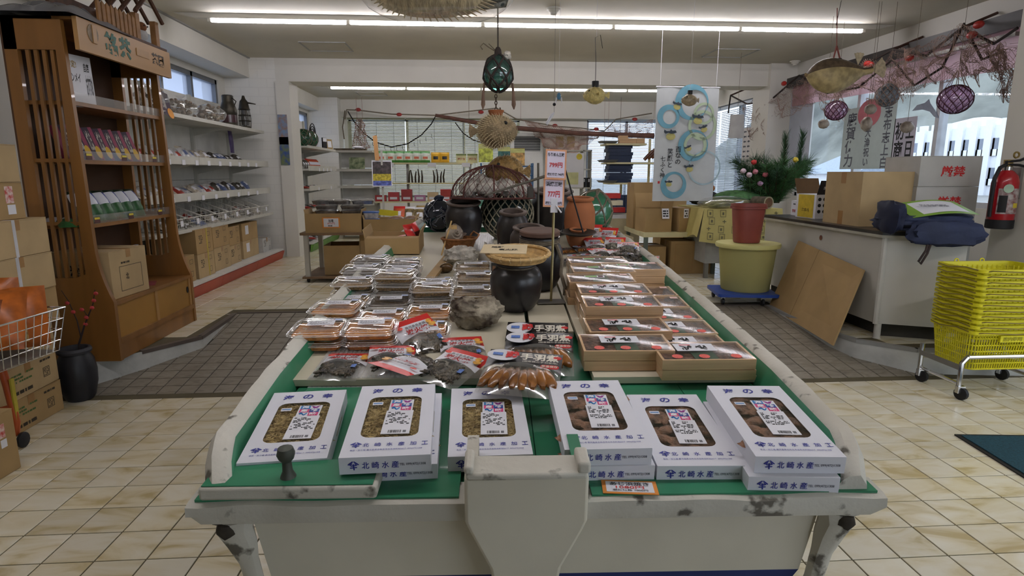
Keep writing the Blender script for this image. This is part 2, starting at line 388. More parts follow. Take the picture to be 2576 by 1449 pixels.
struct('beam_header', MB().box(-2.5, 4.35, 12.5, 12.75, 2.33, CEIL), wallm)
struct('wall_stub_left', MB().box(-3.05, -2.42, 8.15, 8.5, -.1, CEIL), brickm)
struct('column_left', MB().box(-2.42, -2.25, 8.11, 8.5, -.1, 2.385), wallm)
struct('wall_stub_back', MB().box(-3.05, -2.5, 12.2, 12.75, -.1, CEIL), brickm)
struct('column_right', MB().box(3.99, 4.35, 8.08, 8.55, -.1, CEIL), wallm)
struct('column_near', MB().box(3.62, 4.75, 3.2, 3.96, -.1, CEIL), wallm)
struct('trim_4', MB().box(-2.74, -2.715, -3, 8.15, CEIL - .012, CEIL), trimg)
# window frames and panes
alu = mat('window_aluminium', '#7d8084', .4, .7, var=.05); frost = film('frosted_pane', '#dfe6f2', gloss=.02, rough=.3, haze=.55, hcol='#c9d0dd')
glass = film('window_glass', '#f3f7fb', gloss=.0, rough=.02)
def windowx(name, x, y0, y1, z0, z1, n, fm, gm, fw=.05, depth=.09):
    s = struct(name, MB().box(x, x + depth, y0, y1, z0, z0 + fw).box(x, x + depth, y0, y1, z1 - fw, z1).box(x, x + depth, y0, y0 + fw, z0, z1).box(x, x + depth, y1 - fw, y1, z0, z1), fm)
    wd = (y1 - y0) / n
    for i in range(n):
        if i: part(s, 'mullion', MB().box(x, x + depth, y0 + i * wd - fw * .5, y0 + i * wd + fw * .5, z0, z1), fm)
        part(s, 'pane', MB().box(x + depth * .4, x + depth * .5, y0 + i * wd, y0 + (i + 1) * wd, z0, z1), gm)
    return s
windowx('window_1', -3.16, 5.2, 7.95, 1.8, 2.36, 4, alu, frost)
windowx('window_2', -3.16, 10.2, 12.15, 1.75, 2.36, 2, alu, frost)
windowx('window_3', 4.38, 4.35, 7.95, .95, 2.38, 3, mat('window_white_frame', '#c6c8cc', .5), glass)
windowx('window_4', 4.38, 8.65, 12.2, .75, 2.38, 3, alu, glass)
wb = struct('window_5', MB().box(-2.42, 1.05, 12.8, 12.86, .75, .8).box(-2.42, 1.05, 12.8, 12.86, 2.28, 2.33), alu)
for x in (-2.40, -1.25, -.1, 1.03): part(wb, 'mullion', MB().cb((x, 12.83, 1.54), (.05, .06, 1.58)), alu)
for i in range(3): part(wb, 'pane', MB().cb((-1.82 + i * 1.15, 12.83, 1.54), (1.1, .006, 1.5)), glass)
wb = struct('window_6', MB().box(2.45, 4.2, 12.8, 12.86, .75, .8).box(2.45, 4.2, 12.8, 12.86, 2.28, 2.33), alu)
for x in (2.47, 3.3, 4.18): part(wb, 'mullion', MB().cb((x, 12.83, 1.54), (.05, .06, 1.58)), alu)
for i in range(2): part(wb, 'pane', MB().cb((2.89 + i * .86, 12.83, 1.54), (.8, .006, 1.5)), glass)
# blinds: every slat in one part, far too fine to pick apart
def blind(label, p0, p1, z0, z1, m, tilt, step=.028):
    p0 = V(p0); p1 = V(p1); d = p1 - p0; ln = d.length; a = math.atan2(d.y, d.x)
    t = thing('venetian_blind', label, 'blind', (p0.x, p0.y, z0), a)
    mb = MB(); n = int((z1 - z0) / step)
    for i in range(n):
        z = i * step; c = .0135 * math.cos(tilt); s_ = .0135 * math.sin(tilt)
        mb.quad((0, -c, z - s_), (ln, -c, z - s_), (ln, c, z + s_), (0, c, z + s_))
    part(t, 'slats', mb, m, kind='stuff')
    part(t, 'head_rail', MB().box(0, ln, -.02, .02, z1 - z0, z1 - z0 + .04), m)
    for k in (.2, .5, .8): part(t, 'ladder_cord', MB().box(ln * k - .004, ln * k + .004, -.016, -.0155, 0, z1 - z0), mat('blind_cord', '#8f948c', .8))
    return t
bl1 = mat('blind_green_grey', '#a9aa90', .5, var=.03); bl2 = mat('blind_blue_white', '#b9c4cf', .5, var=.03)
for i, q in enumerate(('beside the hanging net\'s end post', 'behind the long brown pole', 'behind the spiny dried fish')):
    blind('grey-green venetian blind, closed, ' + q, (-2.42 + i * 1.16, 12.70), (-1.28 + i * 1.16, 12.70), .8, 2.30, bl1, 1.32)
blind('pale blue venetian blind with open slats behind stacked navy boxes', (2.46, 12.70), (4.2, 12.70), .8, 2.30, bl2, .55)
blind('pale blue venetian blind on the side window behind the fish banner', (4.30, 10.35), (4.30, 8.66), .6, 2.30, bl2, .75)
blind('pale blue venetian blind on the side window near the far corner', (4.30, 12.1), (4.30, 10.4), .6, 2.30, bl2, .75)
# outside
og = mat('outside_ground', '#8f8e8a', .9, var=.1)
struct('ground_outside', MB().box(4.9, 120, -60, 160, -.6, -.3), og)
hillm = mat('wooded_hill', '#6d6f68', .95, var=.45, vs=.12, detail=6)
def hill(u, v):
    y = -20 + u * 200; x = 60 + v * 50
    return (x, y, -1 + 34 * math.sin(min(1, v * 1.15) * PI / 2) * (0.75 + .25 * math.sin(u * 9 + 1)) + 2.5 * nz((x, y, 0), .09) + 1.2 * nz((x, y, 5), .4))
hl = struct('hillside_outside', MB().grid(60, 16, hill, flip=True), hillm)
bw = mat('outside_building_white', '#e4e6ea', .8, var=.03); bwin = mat('outside_window_dark', '#79808c', .2, var=.05)
bx_ = 36.; q0 = at(2285, 430, x=bx_); q1 = at(2560, 430, x=bx_); zt = at(2420, 322, x=bx_).z
bt = thing('white_school_building', 'white concrete building with square columns seen through the window', 'building', (bx_, q1.y, -.3))
Lb = q0.y - q1.y
part(bt, 'wall', MB().box(0, 8, -6, Lb, 0, zt + .3), bw)
for i in range(9):
    y = Lb * (i / 8.); part(bt, 'column', MB().box(-.2, .1, y - .3, y + .3, 0, zt + .7), bw)
for i in range(8):
    y = Lb * ((i + .5) / 8.)
    for zz in (.2, 2.2):
        f_ = part(bt, 'window', MB().box(-.06, .0, y - 1.1, y + 1.1, zz + .5, zz + 1.7), bwin)
        part(bt, 'railing', MB().box(-.12, -.06, y - 1.1, y + 1.1, zz + .5, zz + .95), bw)
tk = at(2440, 300, x=bx_ + 2)
part(bt, 'roof_tank', MB().loft([(2.5, 3.4, .5, zt), (2.5, 3.4, .5, zt + .9), (1., 1.2, .4, zt + 1.2)]), bw, T(3, tk.y - q1.y, 0))
hs = thing('far_house', 'blue-grey house roof beyond the window posters', 'building', (at(2085, 430, x=26).x, at(2085, 430, x=26).y, -.3))
part(hs, 'wall', MB().box(0, 6, -3, 3, 0, 1.6), bw)
part(hs, 'roof', MB().add([(-.4, -3.4, 1.5), (6.4, -3.4, 1.5), (6.4, 3.4, 1.5), (-.4, 3.4, 1.5), (3, -3.4, 2.9), (3, 3.4, 2.9)], [(0, 1, 4), (1, 2, 5, 4), (2, 3, 5), (3, 0, 4, 5), (3, 2, 1, 0)]), mat('blue_grey_roof', '#8f9aa8', .6))
# ceiling lights
tubem = mat('lit_tube', '#fbf7ff', emit=TUBE_POWER, var=0); fixw = mat('light_housing', '#cfccc2', .6, var=.02)
def light_row(label, x0, x1, y, n, z=2.6):
    t = thing('strip_light', label, 'light', ((x0 + x1) / 2, y, z + .067)); L_ = x1 - x0; p = L_ / n
    part(t, 'housing', MB().add([(-L_ / 2 - .3, -.03, -.001), (L_ / 2 + .3, -.03, -.001), (L_ / 2 + .3, .03, -.001), (-L_ / 2 - .3, .03, -.001), (-L_ / 2 - .12, -.022, -.042), (L_ / 2 + .12, -.022, -.042), (L_ / 2 + .12, .022, -.042), (-L_ / 2 - .12, .022, -.042)], [(0, 1, 2, 3), (7, 6, 5, 4), (4, 5, 1, 0), (5, 6, 2, 1), (6, 7, 3, 2), (7, 4, 0, 3)]), fixw)
    me = MB(); me.x = RY(PI / 2); me.lathe([(.0135, -p / 2 + .02), (.0155, -p / 2 + .04), (.0155, p / 2 - .04), (.0135, p / 2 - .02)], 8); me = me.mesh('tube', tubem)
    for i in range(n): ob('tube', me, t, T(-L_ / 2 + (i + .5) * p, 0, -.06))
    for i in range(n + 1): part(t, 'tube_holder', MB().cb((-L_ / 2 + i * p, 0, -.05), (.03, .03, .04)), fixw)
light_row('row of five bright tubes on the front ceiling, nearer than the cross beam', -2.33, 3.86, 6.0, 5)
light_row('row of tubes on the ceiling beyond the cross beam', -2.24, 3.9, 10.42, 5)
light_row('row of tubes on the ceiling over the boat stern', -2.33, 3.86, 1.5, 5)
# ceiling fittings
for (x, y, s_, lb) in ((-1.6, 7.4, .5, 'square hatch outline in the ceiling left of the hanging glass float'), (3.15, 7.45, .5, 'square hatch outline in the ceiling above the fish banner'), (-1.75, 11.6, .5, 'square hatch outline in the far ceiling above the wall shelves')):
    mb = MB()
    for (dx, dy, sx, sy) in ((0, -s_ / 2, s_, .012), (0, s_ / 2, s_, .012), (-s_ / 2, 0, .012, s_), (s_ / 2, 0, .012, s_)): mb.cb((dx, dy, -.004), (sx, sy, .008))
    h_ = thing('ceiling_hatch', lb, 'hatch', (x, y, CEIL)); part(h_, 'frame', mb, trimg); part(h_, 'panel', MB().cb((0, 0, -.001), (s_ - .02, s_ - .02, .002)), ceilm)
def detector(p, lb, s_=1.):
    d_ = thing('smoke_detector', lb, 'detector', p)
    part(d_, 'base', MB().lathe([(.065 * s_, 0), (.065 * s_, -.015 * s_)], 16), fixw); part(d_, 'sensor', MB().lathe([(.05 * s_, -.015 * s_), (.045 * s_, -.03 * s_), (.03 * s_, -.04 * s_), (.026 * s_, -.055 * s_), (.012 * s_, -.058 * s_)], 16), fixw)
p = at(1393, 20, z=CEIL); detector((p.x, p.y, CEIL), 'round white detector on the ceiling above the front tube row')
p = at(1990, 157, z=CEIL); detector((p.x, p.y - .1, CEIL), 'round white detector on the ceiling by the right column')
# ================================================================ THE BOAT COUNTER
BX = T(.12, 1.0, bz(1.0)) @ RZ(BYAW) @ RX(BPIT); BI = BX.inverted()
boatw = crackle('flaking_white_paint', '#c8c5ba', '#68635a', .8, 16., .6, 1.0); boatg = mat('sea_green_paint', '#2f7a58', .35, var=.12, vs=5, coat=.2)
boatf = mat('boat_transom_paint', '#cac5b4', .6, var=.07, vs=3.5); bottomb = mat('blue_bottom_paint', '#1c2c63', .6, var=.1); oldwood = mat('weathered_timber', '#5d5244', .9, var=.25, vs=12, bump=.4)
boardm = mat('cream_display_board', '#c8c1ab', .5, var=.04, vs=3)
bt = thing('display_boat', 'white wooden fishing boat with green interior used as sales counter', 'boat', X=BX)
HW = [(-.03, .585), (.02, .605), (.1, .63), (.4, .648), (1., .652), (1.7, .645), (2.3, .61), (2.9, .55), (3.4, .42), (3.8, .22), (4.0, .05)]
def hw(v):
    for (a, b), (c, d) in zip(HW, HW[1:]):
        if a <= v <= c: return b + (d - b) * (v - a) / (c - a)
    return HW[-1][1]
VS = [-.03, -.015, .02, .06] + [.1 + .05 * i for i in range(56)] + [2.95, 3.2, 3.5, 3.75, 3.95]
def gun(sd):
    mb = MB(); rs = []
    for v in VS:
        w_ = hw(v); top = .062 if v > .03 else .062 - .03 * (.03 - v) / .06
        jit = .006 * nz((v * 9, sd, 0), 1.)
        sec = [(w_ - .03, -.055), (w_ - .006, -.05), (w_ + jit, 0), (w_ - .002, top - .02), (w_ - .016, top + jit), (w_ - .038, top - .002 + jit), (w_ - .05, top - .012), (w_ - .072, -.03)]
        rs.append([(sd * u, v, h) for u, h in (sec if sd > 0 else sec[::-1])])
    n = 8; vs = [p for r in rs for p in r]; fs = []; ms = []
    for k in range(len(rs) - 1):
        for i in range(n):
            gi = i if sd > 0 else (6 - i) % n
            fs.append((k * n + (i + 1) % n, k * n + i, (k + 1) * n + i, (k + 1) * n + (i + 1) % n)); ms.append(1 if gi in (6,) else 0)
    fs.append(tuple(range(n))); ms.append(0); fs.append(tuple(len(rs) * n - 1 - i for i in range(n))); ms.append(0)
    part(bt, 'gunwale', mb.add(vs, fs, ms), [boatw, boatg], label='flaking white gunwale, green inside')
gun(1); gun(-1)
def hull(sd):
    mb = MB(); rs = []
    for v in VS[2:]:
        w_ = hw(v); k = w_ / .65; kk = max(0, (v - 2.2) / 1.8)
        rs.append([(sd * (w_ - .05), v, -.03), (sd * (w_ - .13 * k), v, -.06), (sd * (w_ - .16 * k), v, -.19), (sd * (w_ * .62), v, -.36 + kk * .12), (0, v, -.42 + kk * .2)])
    for k in range(len(rs) - 1):
        for i in range(4):
            q = [rs[k][i], rs[k][i + 1], rs[k + 1][i + 1], rs[k + 1][i]]
            mb.quad(*(q if sd > 0 else q[::-1]), m=0 if i < 2 else 1)
    part(bt, 'hull_side', mb, [boatw, bottomb])
hull(1); hull(-1)
# transom, rim beam, centre box
part(bt, 'transom_panel', MB().add([(-.525, .0, -.036), (.525, 0, -.036), (.5, .0, -.19), (-.5, 0, -.19), (.4, 0, -.36), (-.4, 0, -.36), (0, 0, -.42),
     (-.525, .04, -.036), (.525, .04, -.036), (.5, .04, -.19), (-.5, .04, -.19), (.4, .04, -.36), (-.4, .04, -.36), (0, .04, -.42)],
     [(0, 3, 2, 1), (3, 5, 6, 4, 2), (7, 8, 9, 10), (10, 9, 11, 13, 12), (0, 1, 8, 7), (1, 2, 9, 8), (3, 0, 7, 10), (2, 4, 11, 9), (5, 3, 10, 12), (4, 6, 13, 11), (6, 5, 12, 13)], [0, 1, 0, 1, 0, 0, 0, 1, 1, 1, 1]), [boatf, bottomb], sharp=30)
for a, b in ((-.612, -.132), (.078, .612)):
    mb = MB(); n = 22; rs = []
    for i in range(n + 1):
        u = a + (b - a) * i / n; j = .0035 * nz((u * 9, 1, 2)); e = min(1, (.612 - abs(u)) / .03) if (i in (0, n) and abs(u) > .5) else 1
        e = max(.45, e)
        rs.append([(u, -.045, -.038 * e), (u, -.05, -.02), (u, -.046 + j, -.003 * e + j), (u, -.034, .002 + j), (u, .012, .002 + j * .3), (u, .012, -.038)])
    part(bt, 'rim_beam', mb.rings([r[::-1] for r in rs], [0] * n), [boatw])
    part(bt, 'rim_ledge', MB().box(a + .012, b - .012, -.036, .05, .0, .0045), boatg)
cp = [(-.131, .075), (-.131, -.012), (-.124, -.03), (-.09, -.105), (-.075, -.2), (-.07, -.36), (.012, -.36), (.017, -.2), (.033, -.105), (.068, -.03), (.075, -.012), (.075, .075)]
mb = MB(); mb.x = RX(PI / 2); mb.prism(cp, .048, .088)
part(bt, 'rudder_post', mb, boatf, bev=.006)
part(bt, 'post_cap', MB().box(-.128, .072, -.092, -.03, .07, .082).box(-.131, -.115, -.09, -.03, .08, .095).box(.055, .077, -.09, -.035, .08, .1), boatw, bev=.005)
part(bt, 'post_cheek', MB().box(-.131, -.11, -.05, .06, -.03, .07), boatw); part(bt, 'post_cheek', MB().box(.054, .075, -.05, .06, -.03, .07), boatg)
# left ledge board with its iron peg
mb = MB(); mb.box(-.59, -.285, -.042, .045, .005, .030); lb_ = part(bt, 'ledge_board', mb, boatw, bev=.006)
part(lb_, 'painted_top', MB().box(-.585, -.292, -.036, .044, .0302, .032), boatg)
part(bt, 'peg', MB().lathe([(.014, 0), (.009, .012), (.008, .03), (.013, .036), (.016, .045), (.013, .056), (.004, .06)], 12), mat('dull_iron', '#54564f', .6, .5), T(-.445, -.01, .032))
# chine ends left and right of the transom: broken timber
for sd in (-1, 1):
    mb = MB(); rs = []
    for z, o, r_ in ((-.048, .0, .032), (-.07, .006, .034), (-.1, -.004, .028), (-.14, -.012, .02), (-.2, -.02, .018), (-.34, -.05, .018)):
        rs.append([(sd * (.545 + o) + r_ * math.cos(k * PI / 4) * (1 + .3 * nz((k, z * 30, sd), 1.)), -.01 + r_ * .8 * math.sin(k * PI / 4), z) for k in range(8)])
    part(bt, 'chine_end', mb.rings(rs[::-1]), boatw)
    part(bt, 'rotten_patch', MB().sph((sd * .556, -.034, -.062), (.016, .008, .014), 8, 5, fn=lambda d: 1 + .4 * nz(d, 3)), mat('rotten_wood', '#3a342c', .95, var=.3, vs=40))
# inside: green tray planks and cross planks
for i in range(6):
    u0 = -.575 + i * .192; part(bt, 'tray_plank', MB().box(u0 + .0008, u0 + .191, .03, .62, -.022, -.010), boatg)
part(bt, 'tray_wedge', MB().add([(-.555, .06, -.009), (-.14, .06, -.009), (-.14, .43, -.009), (-.555, .43, -.009), (-.545, .075, .0), (-.14, .075, .0), (-.14, .43, .0), (-.545, .43, .0)], [(3, 2, 1, 0), (4, 5, 6, 7), (0, 1, 5, 4), (1, 2, 6, 5), (2, 3, 7, 6), (3, 0, 4, 7)]), boatg)
part(bt, 'inner_floor', MB().add([(-.57, .6, -.03), (.57, .6, -.03), (.57, 2.2, -.03), (.45, 3.0, -.03), (.1, 3.8, -.03), (-.1, 3.8, -.03), (-.45, 3.0, -.03), (-.57, 2.2, -.03)], [tuple(range(8))]), boatg)
part(bt, 'thwart', MB().box(-.52, .52, 2.62, 2.80, .0, .03), boatg); part(bt, 'thwart', MB().box(-.42, .42, 3.2, 3.4, .02, .05), boatg)
# display boards
db = [('left', -.592, .02, .452, 2.55), ('right', .17, .592, .452, 1.9), ('middle', .03, .165, .80, 2.55), ('far right', .17, .592, 1.91, 2.55)]
for nm, u0, u1, v0, v1 in db:
    part(bt, 'display_board', MB().box(u0, u1 - .003, v0, v1, -.006, .0115), boardm)
bub = film('bubble_wrap', gloss=.12, rough=.2, haze=.25)
def bubf(u0, u1, v0, v1, z):
    mb = MB(); mb.box(u0, u1, v0, v1, z, z + .002); n = int((u1 - u0) / .012); m_ = int((v1 - v0) / .012)
    for i in range(n):
        for j in range(m_): mb.cb((u0 + (i + .5) * .012, v0 + (j + .5) * .012, z + .003), (.008, .008, .003))
    return mb
part(bt, 'bubble_wrap', bubf(-.55, -.30, .455, .78, .0125), bub); part(bt, 'bubble_wrap', bubf(-.55, -.27, .434, .448, -.008), bub)
part(bt, 'bubble_wrap', bubf(-.30, -.09, 2.0, 2.5, .0125), bub)
for v in (.5, 2.4):
    pz = bz(1.0 + v) - .43 - (.0 if v < 2 else .03)
    blk = MB().box(-.42, .42, -.1, .1, 0, pz - .012 - (0 if v < 2 else .0)); gy = 1.0 + v; zb = 0 if gy < 3.4 else 0
    o = solo('cradle_block', 'dark timber block carrying the boat hull ' + ('near the stern' if v < 2 else 'near the bow'), 'block', blk, oldwood, T(.12 + .0436 * v, gy, zb))
# ---------------------------------------------------------------- white gift boxes
gw = mat('white_carton', '#d7d8e0', .45, var=.015); gin = mat('carton_edge', '#9b9483', .8)
fishm = mat('dried_whitebait', '#d6be82', .5, var=.4, vs=90, bump=.6, bs=200, col2='#957a48'); meatm = mat('dried_fish_brown', '#996e52', .4, var=.5, vs=40, bump=.6, bs=120, col2='#452e22')
GWID, GLEN, GH = .160, .292, .033
def marks(parent, X, s):
    "the roof-over-ki trade mark"
    mb = MB()
    def bar(a, b, t):
        a = V((*a, 0)); b = V((*b, 0)); d = (b - a).normalized(); n = V((-d.y, d.x, 0)) * t / 2
        mb.quad(a - n, b - n, b + n, a + n)
    bar((-.05, .5), (-.55, .12), .13); bar((.05, .5), (.55, .12), .13); bar((-.38, .06), (-.12, .28), .1); bar((.38, .06), (.12, .28), .1)
    bar((-.28, .0), (.28, .06), .12); bar((-.36, -.24), (.36, -.18), .12); bar((0, .22), (.05, -.5), .13)
    part(parent, 'trade_mark', mb, blue, X @ T(0, 0, .0008) @ S(s, s, 1))
_wm = random.Random(3)
def strands(n, w_, l_, z, r, seed):
    rnd = random.Random(seed); mb = MB()
    for i in range(n):
        x = (rnd.random() - .5) * w_; y = (rnd.random() - .5) * l_; a = rnd.random() * 6.28; zz = z + rnd.random() * .003; c = rnd.choice((-1, 1)) * (25 + rnd.random() * 60); pts = []
        for k in range(5):
            pts.append((x, y, zz + .002 * math.sin(k * 1.2 + a))); x += math.cos(a) * .0045; y += math.sin(a) * .0045; a += c * .0045
        mb.tube(pts, [r * .5, r, r, r, r * .4], 4)
    return mb
def lumps(n, w_, l_, z, seed):
    rnd = random.Random(seed); mb = MB()
    for i in range(n):
        x = (rnd.random() - .5) * w_; y = (rnd.random() - .5) * l_; mb.x = T(x, y, z + rnd.random() * .003) @ RZ(rnd.random() * 3.1) @ RX((rnd.random() - .5) * .5)
        o_ = rnd.random() * 50; mb.sph((0, 0, 0), (.03, .014, .006), 9, 6, fn=lambda d: 1 + .35 * nz(d, 2.2, o_))
    mb.x = None; return mb
def giftbox(kind):
    W2, L2 = GWID / 2, GLEN / 2
    t = thing('gift_box', '', 'box')
    mb = MB()                                            # carton: sides and floor
    mb.box(-W2, W2, -L2, L2, 0, .0015).box(-W2, W2, -L2, -L2 + .0015, .0015, GH - .0012).box(-W2, W2, L2 - .0015, L2, .0015, GH - .0012)
    mb.box(-W2, -W2 + .0015, -L2 + .0015, L2 - .0015, .0015, GH - .0012).box(W2 - .0015, W2, -L2 + .0015, L2 - .0015, .0015, GH - .0012)
    part(t, 'carton', mb, gw)
    out = rr(GWID, GLEN, .001, 4); inn = rr(.108, .168, .018, 4, 0, .005); n = len(out); mb = MB()  # lid with rounded window
    vs = [(x, y, 0) for x, y in out] + [(x, y, 0) for x, y in inn] + [(x, y, -.0012) for x, y in out] + [(x, y, -.0012) for x, y in inn]
    fs = []; ms = []
    for i in range(n):
        j = (i + 1) % n
        fs += [(i, j, n + j, n + i), (2 * n + j, 2 * n + i, 3 * n + i, 3 * n + j), (2 * n + i, 2 * n + j, j, i), (n + i, n + j, 3 * n + j, 3 * n + i)]; ms += [0, 0, 0, 1]
    lid = part(t, 'lid', mb.add(vs, fs, ms), [gw, gin], T(0, 0, GH))
    part(t, 'window_film', MB().box(-.056, .056, -.083, .092, GH - .0022, GH - .0019), clear)
    if kind == 0: part(t, 'whitebait', strands(620, .135, .22, .0255, .0011, 4).grid(6, 8, lambda u, v: ((u - .5) * .145, (v - .5) * .24, .0245 + .002 * nz((u, v, 0), 9))), fishm, kind='stuff')
    else: part(t, 'dried_fish', lumps(26, .12, .2, .0225, 5).grid(6, 8, lambda u, v: ((u - .5) * .145, (v - .5) * .24, .015)), meatm)
    lab = part(t, 'label', MB().box(-.024, .024, .022, .070, 0, .0006), paper, T(.012, .006, GH - .0018) @ RZ(-.03))
    cl = (mat('label_blue', '#2a78b8', .5, var=0), mat('label_pink', '#cf3f78', .5, var=0), mat('label_navy', '#2b4c94', .5, var=0), mat('label_purple', '#8e2a86', .5, var=0))
    wt = mat('label_white_ink', '#f0f0f4', .5, var=0)
    for (i, j, c, s_) in ((0, 2, 0, '海'), (0, 1, 1, '産'), (1, 1, 2, '珍'), (1, 0, 1, '味')):
        part(lab, 'square', MB().box(-.0103, .0103, -.0075, .0075, 0, .0003), cl[c], T(-.0105 + i * .021, .030 + j * .0155, .0007)); txt(lab, s_, .0145, .0125, T(-.0105 + i * .021, .030 + j * .0155, .0011), wt, .03, .0003)
    mb = MB()
    for s_ in (-1, 1): mb.x = T(.0105 + s_ * .003, .061, .0007) @ RZ(s_ * -.5); mb.sph((0, 0, 0), (.0032, .0058, .0004), 10, 4); mb.tube([(0, .004, 0), (s_ * .003, .0075, 0)], .0008, 4)
    mb.x = None; part(lab, 'fish_emblem', mb, cl[3])
    mb = MB(); mb.tube([(-.0175 + .0145 * k / 9, .0305 + .0045 * math.sin(k * .8), .0009) for k in range(10)], [.0022 - .00012 * k for k in range(10)], 5); part(lab, 'wave_emblem', mb, cl[0])
    sl = part(t, 'price_label', MB().box(-.027, .027, -.072, .022, 0, .0005), paper, T(.012, .006, GH - .0017) @ RZ(-.03))
    dashes(sl, .046, .052, 9, T(0, -.010, .0006), black, 3 + kind, .0003, .6); mbb = MB(); rnd = random.Random(9); x = -.014
    while x < .01: w_ = .0004 + rnd.random() * .0012; mbb.box(x, x + w_, -.068, -.058, 0, .0002); x += w_ + .0005 + rnd.random() * .0008
    part(sl, 'barcode', mbb, black, T(0, 0, .0006)); part(sl, 'recycling_mark', MB().box(.014, .020, -.067, -.059, 0, .0002), mat('grey_print', '#6d6d72', .6, var=0), T(0, 0, .0006))
    st = part(t, 'sticker', MB().box(-.0105, .0105, -.0065, .0065, 0, .0006), paper, T(-.036, .062, GH - .0017)); part(st, 'blue_stripe', MB().box(-.009, .009, -.002, .002, 0, .0002), mat('label_mid_blue', '#4a7fb5', .5, var=0), T(0, 0, .0007))
    z = GH
    for s_, x in (('海', -.042), ('の', 0), ('幸', .042)): txt(t, s_, .0225, .0215, T(x, .117, z), blue, .02)
    marks(t, T(-.056, -.106, z), .018)
    for i, s_ in enumerate('北崎水産加工'): txt(t, s_, .0115, .0125, T(-.038 + i * .0212, -.106, z), blue, .01)
    txt(t, '本店・加工場 鹿児島県志布志市志布志町帖6617  099(472)1308', .128, .0062, T(.0, -.124, z), blue)
    F_ = fr((0, -L2, GH / 2), (1, 0, 0), (0, 0, 1)); marks(t, F_ @ T(-.055, 0, 0), .017)
    for i, s_ in enumerate('北崎水産'): txt(t, s_, .0125, .0135, F_ @ T(-.034 + i * .0172, 0, 0), blue, .01)
    txt(t, 'TEL 099(472)1308', .046, .0062, F_ @ T(.048, -.001, 0), mat('navy_print', '#23263f', .6, var=0))
    part(t, 'side_slot', MB().box(W2, W2 + .0006, -.03, .05, GH * .35, GH * .5), gin)
    return t
g0, g1 = giftbox(0), giftbox(1); used = [False, False]
def put_gift(kind, front, ang, lab, lift=0, k=.09):
    "front: world point of the middle of the bottom front edge"
    X = T(*front) @ RZ(ang) @ RX(math.atan(k)) @ T(0, GLEN / 2, lift)
    o = (g0, g1)[kind] if not used[kind] else copy_tree((g0, g1)[kind])
    used[kind] = True; o.matrix_basis = X; o['label'] = lab; o['group'] = 'white gift boxes laid out at the stern'; return o
def tz(y): return .6985 + .09 * (y - 1.05)
GB = [(1, 0, (596, 1165), (822, 1149.5), (696.5, 981.6), 0, 'white gift box of whitebait behind the ledge board with the iron peg'),
      (2, 0, (853.5, 1147), (1083, 1140), (908, 956), 1, 'white gift box of whitebait on another box, beside the peg board'),
      (3, 0, (1125.4, 1148), (1341.5, 1140), (1139, 969.5), 0, 'white gift box of whitebait partly behind the rudder post'),
      (4, 1, (1421, 1129), (1637, 1121.7), (1387.4, 951.4), 1, 'white gift box of brown dried fish, upper one above the orange price card'),
      (5, 1, (1653, 1171.8), (1872, 1167.9), (1585, 990.8), 0, 'white gift box of brown dried fish lying alone between two stacks'),
      (6, 1, (1898.4, 1145.6), (2125, 1144.3), (1788, 967), 1, 'white gift box of brown dried fish, upper one beside the right gunwale')]
for n, kd, a, b, c, up, lab in GB:
    zt = tz(1.03) + GH * (up + 1)
    def pl(p):
        d = ray(*p); t = (zt - .09 * 1.03 - CZ) / (d.z - .09 * d.y); return _C + d * t
    A, B, Cc = pl(a), pl(b), pl(c); ang = math.atan2(-(Cc - A).x, (Cc - A).y); ang = .5 * ang + .5 * math.atan2((B - A).y, (B - A).x)
    F = (A + B) / 2; F.z = tz(F.y)
    put_gift(kd, F, ang, lab, GH * up)
    if up:
        dx = {2: (.010, .022), 4: (.006, -.004), 6: (-.014, -.012)}[n]; F2 = F + V((dx[0], dx[1], 0)); F2.z = tz(F2.y)
        put_gift(kd, F2, ang - .01, lab.replace('on another box, beside', 'under another box beside').replace('upper one above', 'lower one just above').replace('upper one beside', 'lower one beside'))
# price card and a red scrap of paper on the rim
pc = thing('price_card', 'orange-edged handwritten price card lying on the boat rim beside the rudder post', 'card', X=BX @ T(.16, -.018, .0055) @ RZ(-.08))
part(pc, 'backing', plate(.098, .04, .0012), orangep); part(pc, 'paper', plate(.084, .031, .0006), paper, T(0, 0, .0012))
for s_, w_, h_, y, m_ in (('あじ浜焼き', .07, .011, .008, black), ('1080円', .05, .0095, -.0025, red), ('税抜価格 1000円', .062, .006, -.011, black)): txt(pc, s_, w_, h_, T(0, y, .0018), m_, .01)
sp = MB(); sp.grid(4, 3, lambda u, v: ((u - .5) * .03, (v - .5) * .018, .002 + .006 * abs(u - .5)))
solo('paper_scrap', 'small red and white torn wrapper scrap on the green rim', 'scrap', sp, mat('red_scrap', '#c5392f', .4, var=.3, vs=60, col2='#e3cfc8'), BX @ T(.42, -.006, .0055) @ RZ(-.4))
# ================================================================ GOODS ON THE BOAT
BH = .0125                                      # top of the display boards above the deck plane
def bx(px, py, h=BH): return bp(px, py, h)
def boatpose(p, ang=0., k=BK): return T(*p) @ RZ(BYAW + ang) @ RX(math.atan(k))
